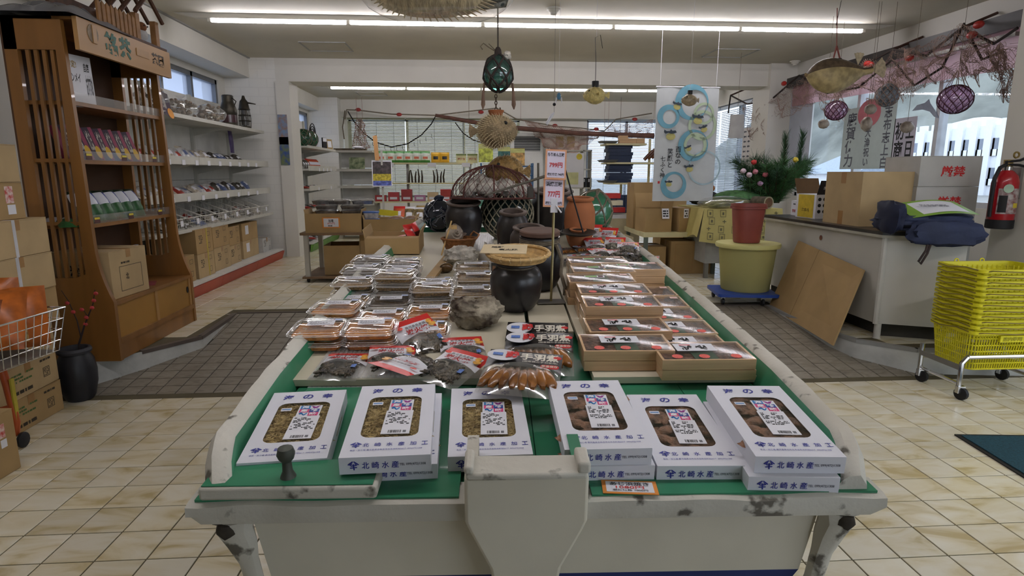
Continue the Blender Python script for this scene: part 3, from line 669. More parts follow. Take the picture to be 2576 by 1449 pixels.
# ---- clear plastic food packs
lidm = film('pack_plastic', gloss=.05, rough=.05, haze=.01); roe = mat('orange_roe', '#c98430', .35, var=.35, vs=90, bump=.5, bs=300, col2='#a5621a'); bran = mat('golden_fish_flakes', '#a07a3a', .5, var=.4, vs=150, bump=.5, bs=300, col2='#5c4320'); darkfood = mat('dark_simmered_kelp', '#4b3d2e', .4, var=.4, vs=120, bump=.5, bs=300)
def pack(food):
    t = thing('food_pack', '', 'pack')
    part(t, 'base', MB().loft([(.115, .105, .02, .0005), (.128, .118, .022, .004), (.138, .128, .024, .022), (.156, .146, .026, .0235), (.156, .146, .026, .0255)], c1=False), lidm)
    part(t, 'filling', MB().loft([(.112, .103, .02, .0012), (.126, .116, .022, .005), (.134, .124, .022, .0205)], c1=False).grid(10, 8, lambda u, v: ((u - .5) * .128, (v - .5) * .118, .0205 + .003 * nz((u, v, 0), 7))), food)
    part(t, 'lid', MB().loft([(.158, .148, .027, .0245), (.158, .148, .027, .027), (.146, .136, .026, .028), (.142, .132, .026, .036), (.134, .124, .024, .0385), (.128, .118, .022, .0385), (.124, .114, .02, .0375)], c0=False), lidm)
    rimm = film('pack_rim_highlight', gloss=.25, rough=.08, haze=.3)
    for (w_, d_, z_) in ((.158, .148, .026), (.143, .133, .0365), (.15, .14, .0295)): part(t, 'lid_ridge_highlight', MB().tube([(x, y, z_) for x, y in rr(w_, d_, .027, 4)], .0011, 4, closed=True), rimm)  # lid ridges in whitish haze, so the rim highlights are painted in
    lb = part(t, 'label', plate(.076, .04, .0004), paper, T(.002, .018, .0388) @ RZ(.06)); dashes(lb, .064, .028, 5, T(0, 0, .0004), mat('grey_print', '#6d6d72', .6, var=0), 4, .0003, .8)
    part(t, 'sticker', plate(.022, .014, .0004), mat('pale_blue_sticker', '#b9c6e6', .5, var=.1, vs=200), T(.046, .047, .0388)); return t
PK = [pack(roe), pack(bran), pack(darkfood)]; pku = [0, 0, 0]
def put_pack(k, X, lab):
    o = PK[k] if not pku[k] else copy_tree(PK[k]); pku[k] = 1
    o.matrix_basis = X; o['label'] = lab; o['group'] = 'clear food packs on the boat'; return o
food = ('orange roe', 'golden fish flakes', 'dark simmered food')
rows_ = [(790, 892, 2, 0, 'nearest the white gift boxes'), (925, 889, 2, 0, 'nearest the white gift boxes'), (1062, 868, 1, 0, 'under the red pouches'),
         (832, 830, 2, 0, 'second row from the gift boxes'), (953, 830, 1, 0, 'second row from the gift boxes'), (1075, 816, 1, 0, 'second row from the gift boxes'),
         (866, 788, 1, 1, 'low one between taller stacks'), (975, 790, 1, 2, 'low one between taller stacks'), (1086, 772, 2, 1, 'beside the black jar stacks'), (1188, 784, 2, 1, 'against the big black jar'),
         (884, 756, 2, 1, 'middle rows of packs'), (986, 758, 3, 1, 'middle rows of packs'), (1092, 738, 1, 2, 'middle rows of packs'), (1197, 742, 2, 1, 'against the big black jar'),
         (905, 720, 2, 2, 'far rows before the red-packet carton'), (1000, 722, 2, 2, 'far rows before the red-packet carton'), (1188, 712, 2, 1, 'far rows beside the coral'),
         (925, 692, 2, 2, 'far rows before the red-packet carton'), (1013, 700, 2, 2, 'far rows before the red-packet carton')]
rnd = random.Random(5)
lastY = {}
for (px, py, n, k, where) in rows_:
    p = bx(px, py); a = (rnd.random() - .5) * .12
    for i in range(n):
        lev = '' if n == 1 else (', top of its stack' if i == n - 1 else ', lower in its stack')
        put_pack(k, boatpose(p, a + (rnd.random() - .5) * .06) @ T((rnd.random() - .5) *   .004, .073, .001 + i * .0305) @ S(1, 1, .77), 'clear pack of %s, %s%s' % (food[k], where, lev))
# ---- thin wooden boxes of dried fish in film
paulo = mat('pale_paulownia_wood', '#c9a57c', .6, var=.10, vs=4, stretch=(1, 1, 22)); bonito = mat('dried_shavings', '#6e4f3c', .5, var=.5, vs=70, bump=.6, bs=160, col2='#33231b'); leafg = mat('green_leaf_paper', '#2f4a35', .6, var=.15)
WW, WD, WH = .236, .128, .0265
def woodbox(kind):
    t = thing('wooden_box', '', 'box'); a, b = WW / 2, WD / 2; e = .006
    part(t, 'tray', MB().box(-a, a, -b, -b + e, 0, WH).box(-a, a, b - e, b, 0, WH).box(-a, -a + e, -b + e, b - e, 0, WH).box(a - e, a, -b + e, b - e, 0, WH).box(-a + e, a - e, -b + e, b - e, .001, .004), paulo)
    part(t, 'filling', MB().grid(22, 13, lambda u, v: ((u - .5) * (WW - .013), (v - .5) * (WD - .013), WH - .0065 + .004 * nz((u * 1.7, v, kind), 11) + .002 * nz((u * 1.7, v, kind), 30))), bonito)
    part(t, 'leaf_paper', MB().box(-.03, .03, -b + .008, b - .012, WH - .004, WH - .0035), leafg)
    part(t, 'film', MB().loft([(WW + .001, WD + .001, .002, .002), (WW + .001, WD + .001, .002, WH + .0006), (WW - .002, WD - .002, .002, WH + .001)], c0=False), film('box_wrap', gloss=.012, rough=.12, haze=.01))
    Z = WH + .0012
    if kind == 0:
        lb = part(t, 'label', plate(.104, .05, .0004), paper, T(-.012, .02, Z)); mb = MB(); r2 = random.Random(2)
        for cx in (-.022, .018):
            for q in range(9):
                x, y, aa = cx + (r2.random() - .5) * .024, (r2.random() - .5) * .018, r2.random() * 3.1; l_ = .005 + r2.random() * .007; w_ = .0016 + r2.random() * .0022
                mb.x = T(x, y, 0) @ RZ(aa); mb.quad((-l_, -w_, 0), (l_, -w_ * .5, 0), (l_ * .8, w_, 0), (-l_ * .9, w_ * .7, 0))
        mb.x = None; part(lb, 'brush_lettering', mb, black, T(0, -.003, .0008)); part(lb, 'red_print', plate(.03, .005, .0001), mat('pale_red_print', '#d8605c', .6, var=0), T(-.022, .0165, .0006))
        st = MB().lathe([(.0135, 0), (.0135, .0004)], 16)
        for x in (-.075, -.006, .075): part(t, 'round_sticker', st, mat('coral_sticker', '#d8584c', .5, var=.2, vs=200), T(x, -.042, Z))
    else:
        lb = part(t, 'label', plate(.072, .026, .0004), paper, T(-.02, .012, Z)); part(lb, 'green_print', plate(.042, .02, .0002), mat('leaf_green_print', '#6fa045', .5, var=.25, vs=120), T(-.012, 0, .0005)); part(lb, 'dark_print', plate(.018, .018, .0002), mat('maroon_print', '#5a2f2c', .6, var=.3, vs=200), T(.022, 0, .0005))
        part(t, 'sticker', plate(.026, .02, .0004), mat('pink_sticker', '#d8b6ac', .5, var=.2, vs=200), T(.09, .04, Z))
    return t
WB = [woodbox(0), woodbox(1)]; wbu = [0, 0]
def put_wood(k, X, lab):
    o = WB[k] if not wbu[k] else copy_tree(WB[k]); wbu[k] = 1
    o.matrix_basis = X; o['label'] = lab; o['group'] = 'film-wrapped wooden boxes on the boat'
wl = [(1582, 870, 0), (1590, 824, 0), (1569, 765, 0), (1548, 734, 0), (1516, 706, 1), (1520, 690, 1), (1508, 669, 1)]
wr = [(1806, 907, 0), (1808, 868, 0), (1778, 829, 0), (1753, 797, 0), (1730, 766, 1), (1706, 738, 1), (1677, 684, 1)]
ordn = ['nearest the gift boxes', 'second from the gift boxes', 'third from the gift boxes', 'fourth from the gift boxes', 'fifth from the gift boxes', 'sixth from the gift boxes', 'farthest, before the silver pouches']
rw = random.Random(8)
for ci, (col_, y0, dy, nm) in enumerate(((wl, 1.475, .146, 'beside the black jars'), (wr, 1.405, .134, 'beside the right gunwale'))):
    for i, (px, py, k) in enumerate(col_):
        Y = y0 + i * dy + (.03 if (ci == 1 and i == 6) else 0); p = at(px, py, y=Y); v_ = Y - 1.0; p.x = min(p.x, .12 + .0436 * v_ + hw(v_) - .078 - WW / 2); base = bz(Y) + BH
        n = max(1, round((p.z - base) / (WH + .001)))
        for j in range(n):
            lab = 'wooden box, %s label, %s, %s%s' % ('brush' if k == 0 else 'green', nm, ordn[i].replace('from the gift boxes', 'stack from gift boxes'), ', top' if j == n - 1 else ', underneath')
            put_wood(k if j == n - 1 else k, boatpose((p.x, Y, base), (rw.random() - .5) * .03) @ T((rw.random() - .5) * .008, WD / 2, .001 + j * (WH + .0016)), lab)
# ---- sealed pouches
pf_ = film('pouch_film', gloss=.12, rough=.10, haze=.06); meat = mat('charred_chicken', '#5f5545', .35, var=.5, vs=50, bump=.5, bs=90, col2='#211d18'); wing = mat('glazed_chicken_wing', '#94602c', .25, var=.35, vs=25, col2='#633c18', coat=.2)
redpk = mat('red_pack_print', '#c62f2c', .3, var=.06); whitepk = mat('white_pack_print', '#d9d9df', .3, var=.03); blackpk = mat('black_pack_print', '#1b1a1d', .3, var=.1); goldpk = mat('gold_pack_print', '#d9a24a', .35, var=.2, vs=80)
dred = mat('deep_red_ink', '#9c1f1f', .5, var=0)
def pillow(w_, h_, t_, nx, ny, mf, seed, lo=0., hi=1., crump=.004):
    mb = MB()
    def z(u, v):
        k = (max(0, math.sin(PI * u)) ** .6) * (max(0, math.sin(PI * v)) ** .6); vv = 1. if lo <= v <= hi else .35
        return t_ * k * vv + crump * nz((u * w_ * 30, v * h_ * 30, seed), 1.) * k
    mb.grid(nx, ny, lambda u, v: ((u - .5) * w_, (v - .5) * h_, z(u, v) + .001), mf); mb.grid(nx, ny, lambda u, v: ((u - .5) * w_, (v - .5) * h_, .0005), 0, True)
    return mb, z
def chunks(n, w_, h_, y0, t_, mats_, seed, sz):
    rnd = random.Random(seed); mb = MB()
    for i in range(n):
        x = (rnd.random() - .5) * w_; y = y0 + (rnd.random() - .5) * h_; o_ = rnd.random() * 40
        mb.x = T(x, y, t_ * (.25 + .45 * rnd.random())) @ RZ(rnd.random() * 3.1); mb.sph((0, 0, 0), (sz[0], sz[1], sz[2]), 8, 5, fn=lambda d: 1 + .4 * nz(d, 2, o_))
    mb.x = None; return mb
def red_pouch(seed):
    t = thing('red_pouch', '', 'pouch'); W_, H_ = .125, .185
    mb, z = pillow(W_, H_, .02, 12, 14, lambda u, v: 3 if v > .97 else 1 if (v > .86 or (v > .62 and u > .90)) else 2 if v > .47 else 0, seed, 0, .5)
    part(t, 'bag', mb, [pf_, redpk, whitepk, redpk])
    part(t, 'grilled_chicken', chunks(70, .088, .062, -.045, .02, 0, seed, (.012, .0045, .0045)), meat)
    zz = .0138
    txt(t, '炭火焼', .07, .024, T(-.002, .024, zz), dred, .035); txt(t, '鹿児島県産鶏', .064, .011, T(.0, .046, zz - .002), black, .01)
    dashes(t, .07, .006, 1, T(0, .002, zz - .001), mat('grey_print', '#6d6d72'), seed)
    part(t, 'red_emblem', MB().sph((0, 0, 0), (.010, .007, .001), 10, 5), mat('pink_emblem', '#d85a50', .5, var=.3, vs=150), T(-.046, .052, zz - .003)); part(t, 'hen_emblem', MB().sph((0, 0, 0), (.009, .010, .001), 10, 5).sph((.004, -.016, 0), (.012, .009, .001), 10, 5), goldpk, T(.045, .05, zz - .003))
    part(t, 'blue_sticker', plate(.012, .02, .0006), mat('blue_white_sticker', '#5a78b8', .5, var=.3, vs=200), T(.04, -.03, .016)); return t
def black_pouch(seed):
    t = thing('black_pouch', '', 'pouch'); W_, H_ = .165, .205
    mb, z = pillow(W_, H_, .024, 14, 14, lambda u, v: 1 if v > .52 + .07 * math.cos((u - .5) * 5) else 2 if (u < .035 or u > .965) and v < .5 else 0, seed, 0, .52)
    part(t, 'bag', mb, [pf_, blackpk, blackpk])
    mb = MB(); rnd = random.Random(seed)
    for i in range(8):
        x = -.06 + i * .0172; mb.x = T(x, -.045 + (rnd.random() - .5) * .012, .011) @ RZ(.09 * (i - 3.5)); mb.sph((0, 0, 0), (.013, .045, .011), 10, 8, fn=lambda d: 1 + .2 * nz(d, 2, i * 3.))
    mb.x = None; part(t, 'chicken_wings', mb, wing)
    zz = .0165; pl = part(t, 'white_panel', MB().lathe([(.034, 0), (.034, .0006)], 20), whitepk, T(-.048, .05, zz - .002) @ S(1, .8, 1)); part(t, 'blue_sticker', plate(.022, .012, .0006), mat('blue_white_sticker', '#5a78b8'), T(-.058, .05, zz))
    txt(t, '鶏', .03, .034, T(-.026, .05, zz), red, .05); txt(t, '手羽煮', .084, .034, T(.034, .046, zz), mat('ivory_ink', '#d9d3c4', .5, var=0), .03)
    txt(t, '(国産鶏の手羽使用)', .075, .009, T(.036, .022, zz), mat('ivory_ink', '#d9d3c4'), .0)
    bd = part(t, 'red_badge', MB().loft([(.04, .017, .008, 0), (.04, .017, .008, .0008)]), red, T(.058, .006, zz - .001)); txt(bd, '常温保存', .034, .010, T(0, 0, .0009), mat('ivory_ink', '#d9d3c4'), .01)
    part(t, 'red_bowl', MB().sph((0, 0, 0), (.012, .009, .001), 10, 5), red, T(.07, .05, zz)); return t
RP = [red_pouch(3)]; BP_ = [black_pouch(4)]; ru = [0, 0]
def put_pouch(src, i, px, py, ang, lab, group, h=BH, tilt=0., roll=0., lift=0., sx=1.):
    p = bp(px, py, h + lift); X = T(*p) @ RZ(BYAW + ang) @ RX(math.atan(BK) + tilt) @ RY(roll) @ S(sx, sx, sx)
    o = src if not ru[i] else copy_tree(src); ru[i] = 1; o.matrix_basis = X; o['label'] = lab; o['group'] = group
RG = 'red charcoal-grilled chicken pouches in front of the packs'
for a in [(862, 922, -.08, 'red and white pouch lying at the left end of the pouch pile', 0, .0, .0), (985, 905, .12, 'red and white pouch in the middle of the pile near the gift boxes', .010, .05, .05),
          (1035, 920, 2.6, 'red pouch turned upside down over the middle of the pile', .030, .1, -.1), (1062, 850, .62, 'red and white pouch leaning on a clear pack', .02, .35, -.2),
          (1140, 925, -.5, 'red and white pouch slanting down to the right of the pile', .028, .08, .1), (1165, 885, .15, 'red and white pouch lying in front of the crusted shell rock', .004, .1, 0)]:
    put_pouch(RP[0], 0, a[0], a[1], a[2], a[3], RG, BH, a[5], a[6], a[4])
BG = 'black chicken wing pouches beside the wooden boxes'
for a in [(1350, 862, -.10, 'black chicken wing pouch at the back of its pile of three', .006, .20, 0), (1355, 888, -.10, 'black chicken wing pouch in the middle of its pile of three', .028, .14, 0), (1312, 938, -.16, 'black chicken wing pouch on top of its pile, over the board edge', .05, .06, .05)]:
    put_pouch(BP_[0], 1, a[0], a[1], a[2], a[3], BG, BH, a[5], a[6], a[4], 1.12)
# ================================================================ JARS, FLOATS AND SEA FINDS IN THE MIDDLE OF THE BOAT
jarb = mat('black_glazed_stoneware', '#1d1c22', .28, var=.35, vs=4, col2='#2c2724', spec=.5); jarbr = mat('brown_stoneware', '#4a3d35', .55, var=.3, vs=9); terra = mat('terracotta', '#a0623c', .8, var=.12, vs=8); jarrim = mat('worn_brown_rim', '#564840', .6, var=.2, vs=12)
rope = mat('old_rope', '#6b6152', .9, var=.2, vs=60); netb = mat('beige_float_net', '#98907a', .85, var=.12, vs=40); coralw = mat('white_coral', '#b9b3a8', .9, var=.3, vs=30, bump=.8, bs=60); shellm = mat('sea_shell', '#a89c8c', .45, var=.25, vs=14, col2='#6a5d52'); rattan = mat('woven_rattan', '#8a5a32', .6, var=.3, vs=70, stretch=(1, 1, 3)); bamboo = mat('bamboo_tan', '#bd9c66', .6, var=.2, vs=60)
def onboat(px, py, h=BH): return bp(px, py, h)
def jar(name, label, p, R, H, neck=.62, m=None, rim=None, mouth=.9, n=28, group='old stoneware jars on the boat', bulge=.55, tilt=.17):
    t = thing(name, label, 'jar', group=group, X=T(*p) @ RX(tilt)); m = m or jarb
    nr = R * neck
    pr = [(R * .62, 0), (R * .74, H * .06), (R * .92, H * .25), (R, H * bulge), (R * .97, H * .72), (R * .85, H * .84), (nr, H * .92), (nr * .98, H * .95)]
    part(t, 'body', MB().lathe(pr, n, c1=False), m)
    part(t, 'rim', MB().lathe([(nr * .98, H * .93), (nr * 1.14, H * .935), (nr * 1.2, H * .96), (nr * 1.19, H * .985), (nr * 1.1, H), (nr * .97, H), (nr * .87, H * .985), (nr * .84, H * .9)], n, c0=False, c1=False), rim or m)
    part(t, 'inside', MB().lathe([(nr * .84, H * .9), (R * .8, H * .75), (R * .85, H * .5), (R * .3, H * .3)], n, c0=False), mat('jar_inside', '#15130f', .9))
    return t
def coil(R, z, r, turns=2, dz=.008): return [(R * math.cos(a), R * math.sin(a), z + dz * a / (2 * PI)) for a in [2 * PI * turns * i / (24 * turns) for i in range(24 * turns + 1)]]
# front jar with its bamboo tray
p = onboat(1303, 797); j = jar('stoneware_jar', 'glossy black stoneware jar carrying the round bamboo tray', p + V((0, .09, .012)), .09, .165, .66, tilt=.1)
part(j, 'rope_binding', MB().tube(coil(.062, .146, .004, 3, .005), .0038, 5), rope)
trp = p + V((.005, .075, .182)); tr = thing('bamboo_tray', 'round woven bamboo tray lying on the front black jar', 'tray', X=T(*trp) @ RX(.12) @ S(.84, .84, .9))
part(tr, 'weave', MB().lathe([(.004, 0), (.115, .003), (.122, .018), (.126, .02), (.125, .03)], 32, c1=False), bamboo)
part(tr, 'hoop', MB().tube([(.127 * math.cos(a), .127 * math.sin(a), .026) for a in [2 * PI * i / 40 for i in range(40)]], .007, 6, closed=True), bamboo)
for i in range(20): a = 2 * PI * i / 20; part(tr, 'binding', MB().tube([(.12 * math.cos(a), .12 * math.sin(a), .033), (.135 * math.cos(a), .135 * math.sin(a), .026), (.123 * math.cos(a), .123 * math.sin(a), .014)], .002, 4), mat('bamboo_pale', '#d0b98c', .6))
tg = thing('paper_sign', 'cream paper sign with brush writing lying on the bamboo tray', 'sign', X=T(*(trp + V((-.045, -.02, .038)))) @ RZ(-.2) @ RX(.26) @ S(.85, .85, 1))
part(tg, 'card', MB().prism([(-.09, -.05), (.09, -.05), (.085, .045), (-.09, .04)], 0, .002), mat('cream_paper', '#cdbb98', .8, var=.04)); txt(tg, '地鶏', .05, .018, T(-.03, .012, .002), black, .02); txt(tg, '炭火焼', .075, .018, T(.015, -.013, .002), black, .02)
# jars behind
p = onboat(1362, 742); j = jar('stoneware_jar', 'tall black stoneware jar with a wooden lid behind the bamboo tray', p + V((0, .09, .012)), .092, .205, .7, m=jarb, tilt=.09)
part(j, 'lid', MB().lathe([(.074, .207), (.077, .21), (.077, .222), (.073, .226)], 24), mat('lid_wood_brown', '#5e463a', .7, var=.2)); part(j, 'rope_binding', MB().tube(coil(.074, .178, .004, 3, .006), .0042, 5), rope)
part(j, 'hanging_rope', MB().tube([(.055, -.06, .18), (.075, -.085, .13), (.07, -.1, .08), (.085, -.11, .03), (.08, -.12, .008), (.11, -.13, .006), (.12, -.09, .006), (.09, -.08, .006)], .007, 6), rope)
p = onboat(1333, 690); jar('stoneware_jar', 'squat brown stoneware jar with roped neck between black jars', p + V((.0, .08, .05)), .082, .15, .72, m=jarbr, rim=jarrim)
p = onboat(1290, 668); jar('stoneware_jar', 'tall dark jar with thick brown lip in front of netted float', p + V((.005, .09, .03)), .076, .215, .7, m=jarb, rim=jarrim)
p = onboat(1165, 615); jar('stoneware_jar', 'wide black jar with open mouth beside the blue-black float', p + V((.005, .1, .02)), .1, .205, .78, m=jarb, rim=jarrim, bulge=.5)
p = onboat(1395, 600); jar('stoneware_jar', 'wide black jar half hidden behind the pink price stand', p + V((0, .13, .02)), .125, .25, .78, m=jarb, rim=jarrim, bulge=.5)
p = onboat(1467, 628); jar('terracotta_jar', 'tall orange terracotta octopus pot behind red pouches', p + V((-.005, .1, .012)), .08, .25, .74, m=terra, rim=terra, bulge=.45, tilt=.08)
p = onboat(1455, 632); jar('terracotta_jar', 'small terracotta pot below the hanging scale pan', p + V((0, .04, .012)), .045, .1, .8, m=terra, rim=terra)
# net-covered floats
def netlines(mb, R, nl, nr, r, twist=.5, lo=.08, hi=.92, sx=1., nn=4):
    pts = {}
    for j in range(nr + 1):
        th = PI * (lo + (hi - lo) * j / nr)
        for i in range(nl):
            a = 2 * PI * (i + (twist if j % 2 else 0)) / nl
            pts[(i, j)] = V((R * math.sin(th) * math.cos(a), R * math.sin(th) * math.sin(a), -R * sx * math.cos(th)))
    for j in range(nr):
        for i in range(nl):
            k = (i, (i + 1) % nl) if j % 2 else (i, (i - 1) % nl)
            for q in k:
                a, b = pts[(i, j)], pts[(q, j + 1)]; m_ = (a + b) / 2
                if m_.length > 1e-6: m_ = m_ * (R / m_.length if sx == 1 else 1.02)
                mb.tube([a, m_, b], r, nn)
    return mb
def glassf(n, tint, dcol, haze): return film(n, tint, gloss=.14, rough=.04, haze=haze, hcol=dcol)
gdark = mat('dark_green_glass', '#1f2e2c', .12, var=.2, vs=6, spec=.8); gblue = mat('blue_black_glass', '#171d2b', .1, var=.2, vs=6, spec=.8); ggreen = mat('sea_green_glass', '#2c6347', .1, var=.2, vs=4, spec=.8, coat=.4)
p = onboat(1280, 612); fl_ = thing('glass_float', 'large dark green glass float in a beige hexagon net', 'float', p + V((0, .14, .148)))
part(fl_, 'glass', MB().sph((0, 0, 0), .142, 28, 18), gdark); part(fl_, 'net', netlines(MB(), .146, 20, 13, .0034, .5), netb)
p = onboat(1106, 588); fl_ = thing('glass_float', 'blue-black glass float tied with loose grey cords', 'float', p + V((-.005, .1, .1)))
part(fl_, 'glass', MB().sph((0, 0, 0), .095, 24, 14), gblue); mb = MB(); rnd = random.Random(4)
for i in range(26):
    a = rnd.random() * 6.28; th = .3 + rnd.random() * 2.3; pts = []
    for k in range(6): pts.append(V((math.sin(th) * math.cos(a), math.sin(th) * math.sin(a), math.cos(th))) * .098); a += (rnd.random() - .5) * .7; th += .18 + (rnd.random() - .5) * .2
    mb.tube(pts, .0028, 4)
part(fl_, 'cords', mb, mat('grey_cord', '#6e6f76', .8, var=.1)); part(fl_, 'top_knot', MB().sph((0, 0, .1), (.03, .03, .018), 10, 6, fn=lambda d: 1 + .3 * nz(d, 4)), mat('navy_net_bundle', '#232a3c', .9, var=.3, vs=60))
p = onboat(1505, 602); fl_ = thing('glass_float', 'big green glass float in a rope net beside terracotta pot', 'float', X=T(*(p + V((-.01, .14, .135)))) @ RY(.25))
part(fl_, 'glass', MB().sph((0, 0, 0), (.115, .115, .13), 26, 16), ggreen); part(fl_, 'rope_net', netlines(MB(), .118, 7, 5, .0055, .5, .06, .95, 1.12, 5), rope); part(fl_, 'knot', MB().sph((0, 0, .13), (.02, .02, .014), 8, 6, fn=lambda d: 1 + .3 * nz(d, 4)), rope)
p = onboat(1415, 588); fl_ = thing('glass_float', 'green glass float half hidden behind the black jar and price stand', 'float', p + V((.02, .28, .12)))
part(fl_, 'glass', MB().sph((0, 0, 0), .11, 20, 12), ggreen); part(fl_, 'rope_net', netlines(MB(), .113, 8, 6, .005, .5), rope)
# crab pot: half-round net frame over the coral
cp0 = at(1240, 497, y=3.28); cpt = thing('crab_pot', 'round dome crab pot of red-brown net full of white coral', 'trap', cp0)
redwire = mat('rusty_red_wire', '#4f2a24', .8, var=.2); mb = MB(); Rx, Ry, Rz = .225, .17, .17
for zz, kk in ((0, 1.0),): mb.tube([(Rx * kk * math.cos(a), Ry * kk * math.sin(a), zz) for a in [2 * PI * i / 32 for i in range(32)]], .006, 6, closed=True)
for a in (0, PI / 4, PI / 2, 3 * PI / 4): mb.tube([(Rx * math.cos(t) * math.cos(a), Ry * math.cos(t) * math.sin(a), Rz * math.sin(t)) for t in [PI * i / 16 for i in range(17)]], .0045, 6)
part(cpt, 'wire_frame', mb, redwire)
mb = MB(); nl, nr = 34, 9
for j in range(nr):
    for i in range(nl):
        def q(i, j): th = PI / 2 * j / nr; a = 2 * PI * (i + .5 * (j % 2)) / nl; return (Rx * math.cos(th) * math.cos(a), Ry * math.cos(th) * math.sin(a), Rz * math.sin(th) * .985)
        for d in ((0, 1) if j % 2 else (0, -1)): mb.tube([q(i, j), q(i + d, j + 1)], .0014, 3)
part(cpt, 'netting', mb, mat('maroon_net', '#5a3431', .9, var=.2), kind='stuff')
part(cpt, 'base_net', MB().lathe([(.01, -.004), (.2, -.004), (.22, .0)], 24), mat('maroon_net_base', '#3a2523', .95, var=.3, vs=60), S(1, .76, 1))
rnd = random.Random(12)
def rock(mb, c, r, seed, amp=.35, f=2.2, nu=18, nv=12): return mb.sph(c, r, nu, nv, fn=lambda d: 1 + amp * nz(d, f, seed) + amp * .5 * nz(d, f * 3, seed))
k = 0
for (x, y, z, r_) in ((-.12, -.02, .045, .055), (-.03, -.05, .05, .06), (.07, -.03, .05, .058), (.14, 0, .04, .045), (.0, .05, .07, .06), (-.07, .03, .085, .045), (.06, .03, .095, .045)):
    t = solo('coral_lump', 'white coral lump inside the crab pot', 'coral', rock(MB(), (0, 0, 0), (r_, r_ * .85, r_ * .8), k * 7.), coralw, T(*(cp0 + V((x, y, z)))), 'coral lumps inside the crab pot'); k += 1
for i, (px, py, y, r_) in enumerate(((1250, 395, 3.35, .05), (1225, 425, 3.28, .04))):
    pass
# brown dried puffer sitting on the crab pot
spike = MB()
def puffer(name, label, X, R, body, nsp, sp_l, group=None, seed=1, tail=True, sx=(1, .9, .88)):
    t = thing(name, label, 'dried fish', X=X, group=group); mb = MB(); mb.sph((0, 0, 0), (R * sx[0], R * sx[1], R * sx[2]), 20, 14, fn=lambda d: 1 + .05 * nz(d, 3, seed) + (.16 * max(0, -d.x - .75) * 4 if d.x < -.75 else 0)); part(t, 'body', mb, body)
    mb = MB()
    for i in range(nsp):
        th = math.acos(1 - 2 * (i + .5) / nsp); a = PI * (1 + 5 ** .5) * i; d = V((math.sin(th) * math.cos(a), math.sin(th) * math.sin(a), math.cos(th)))
        if abs(d.x) > .93: continue
        b = V((d.x * R * sx[0], d.y * R * sx[1], d.z * R * sx[2])); tip = b + (d + V((.5, 0, 0))).normalized() * sp_l; mb.tube([b * .97, tip], [sp_l * .14, sp_l * .02], 4)
    part(t, 'spines', mb, mat(body.name + '_spine', '#c9b893', .6, var=.15), kind='stuff')
    if tail:
        part(t, 'tail_fin', MB().add([(R * .9, 0, 0), (R * 1.45, 0, R * .4), (R * 1.5, .002, 0), (R * 1.42, 0, -R * .35), (R * .9, .006, .0)], [(0, 1, 2), (0, 2, 3), (4, 2, 1), (4, 3, 2)]), body)
        part(t, 'mouth', MB().lathe([(R * .12, 0), (R * .2, R * .05), (R * .12, R * .12)], 10), mat('fish_mouth', '#6e5a45', .7), T(-R * 1.02 * sx[0], 0, R * .08) @ RY(-PI / 2))
    for s_ in (-1, 1): part(t, 'eye', MB().sph((0, 0, 0), R * .1, 8, 6), black, T(-R * .62 * sx[0], s_ * R * .62 * sx[1], R * .38)); part(t, 'side_fin', MB().add([(-R * .1, s_ * R * .88, 0), (R * .25, s_ * R * 1.15, R * .2), (R * .3, s_ * R * 1.15, -R * .15)], [(0, 1, 2), (2, 1, 0)]), body)
    return t
pb = mat('dried_puffer_brown', '#8d7a5c', .7, var=.3, vs=25, bump=.6, bs=90); pb2 = mat('dried_puffer_gold', '#85683a', .7, var=.35, vs=30, bump=.8, bs=70); py_ = mat('dried_puffer_yellow', '#cbb878', .6, var=.2, vs=40, bump=.6, bs=80)
c = at(1272, 432, y=3.35); puffer('dried_puffer', 'golden-brown dried puffer fish resting on top of the crab pot', T(*c) @ RZ(.3), .1, pb2, 160, .012, seed=4)
# coral, shells and basket to the left of the jars
p = onboat(1155, 645); bs_ = thing('rattan_basket', 'brown rattan basket holding a conch shell beside the jars', 'basket', p + V((0, .05, .012)), .2)
part(bs_, 'weave', MB().lathe([(.05, 0), (.062, .01), (.082, .06), (.086, .07), (.08, .066), (.06, .015), (.05, .008)], 28, c1=False), rattan); part(bs_, 'rim', MB().tube([(.085 * math.cos(a), .085 * math.sin(a), .07) for a in [2 * PI * i / 28 for i in range(28)]], .005, 6, closed=True), rattan)
part(bs_, 'handle', MB().tube([(.085, 0, .065), (.1, .0, .085), (.075, .01, .1), (.06, .02, .08)], .005, 6), rattan)
def conch(name, label, X, L, m, group=None):
    mb = MB(); rs = []; n = 40; turns = 3.2
    for i in range(n + 1):
        u = i / n; a = turns * 2 * PI * u; rr_ = L * .42 * (u ** 1.3); tr_ = L * .03 + L * .26 * (u ** 1.5); c = V((rr_ * math.cos(a) * .55, rr_ * math.sin(a) * .55, -L * .55 * u ** 1.1)); d = V((math.cos(a), math.sin(a), 0)); up = V((0, 0, 1)); rs.append([c + (d * math.cos(b) + up * math.sin(b) * 1.15) * tr_ * (1.15 if k_ in (2,) else 1) for k_, b in enumerate([2 * PI * k / 10 for k in range(10)])])
    t = thing(name, label, 'shell', X=X, group=group); part(t, 'whorl', mb.rings(rs), m, sharp=60)
    u = 1; a = turns * 2 * PI; c = V((L * .42 * .55, 0, -L * .55)); part(t, 'lip', MB().add([c + V((math.cos(b) * L * .34 + L * .06, -L * .02, math.sin(b) * L * .42)) for b in [2 * PI * k / 12 for k in range(12)]] + [c + V((L * .02, L * .1, 0))], [(k, (k + 1) % 12, 12) for k in range(12)]), mat('shell_pink_lip', '#b9a596', .3, var=.1)); return t
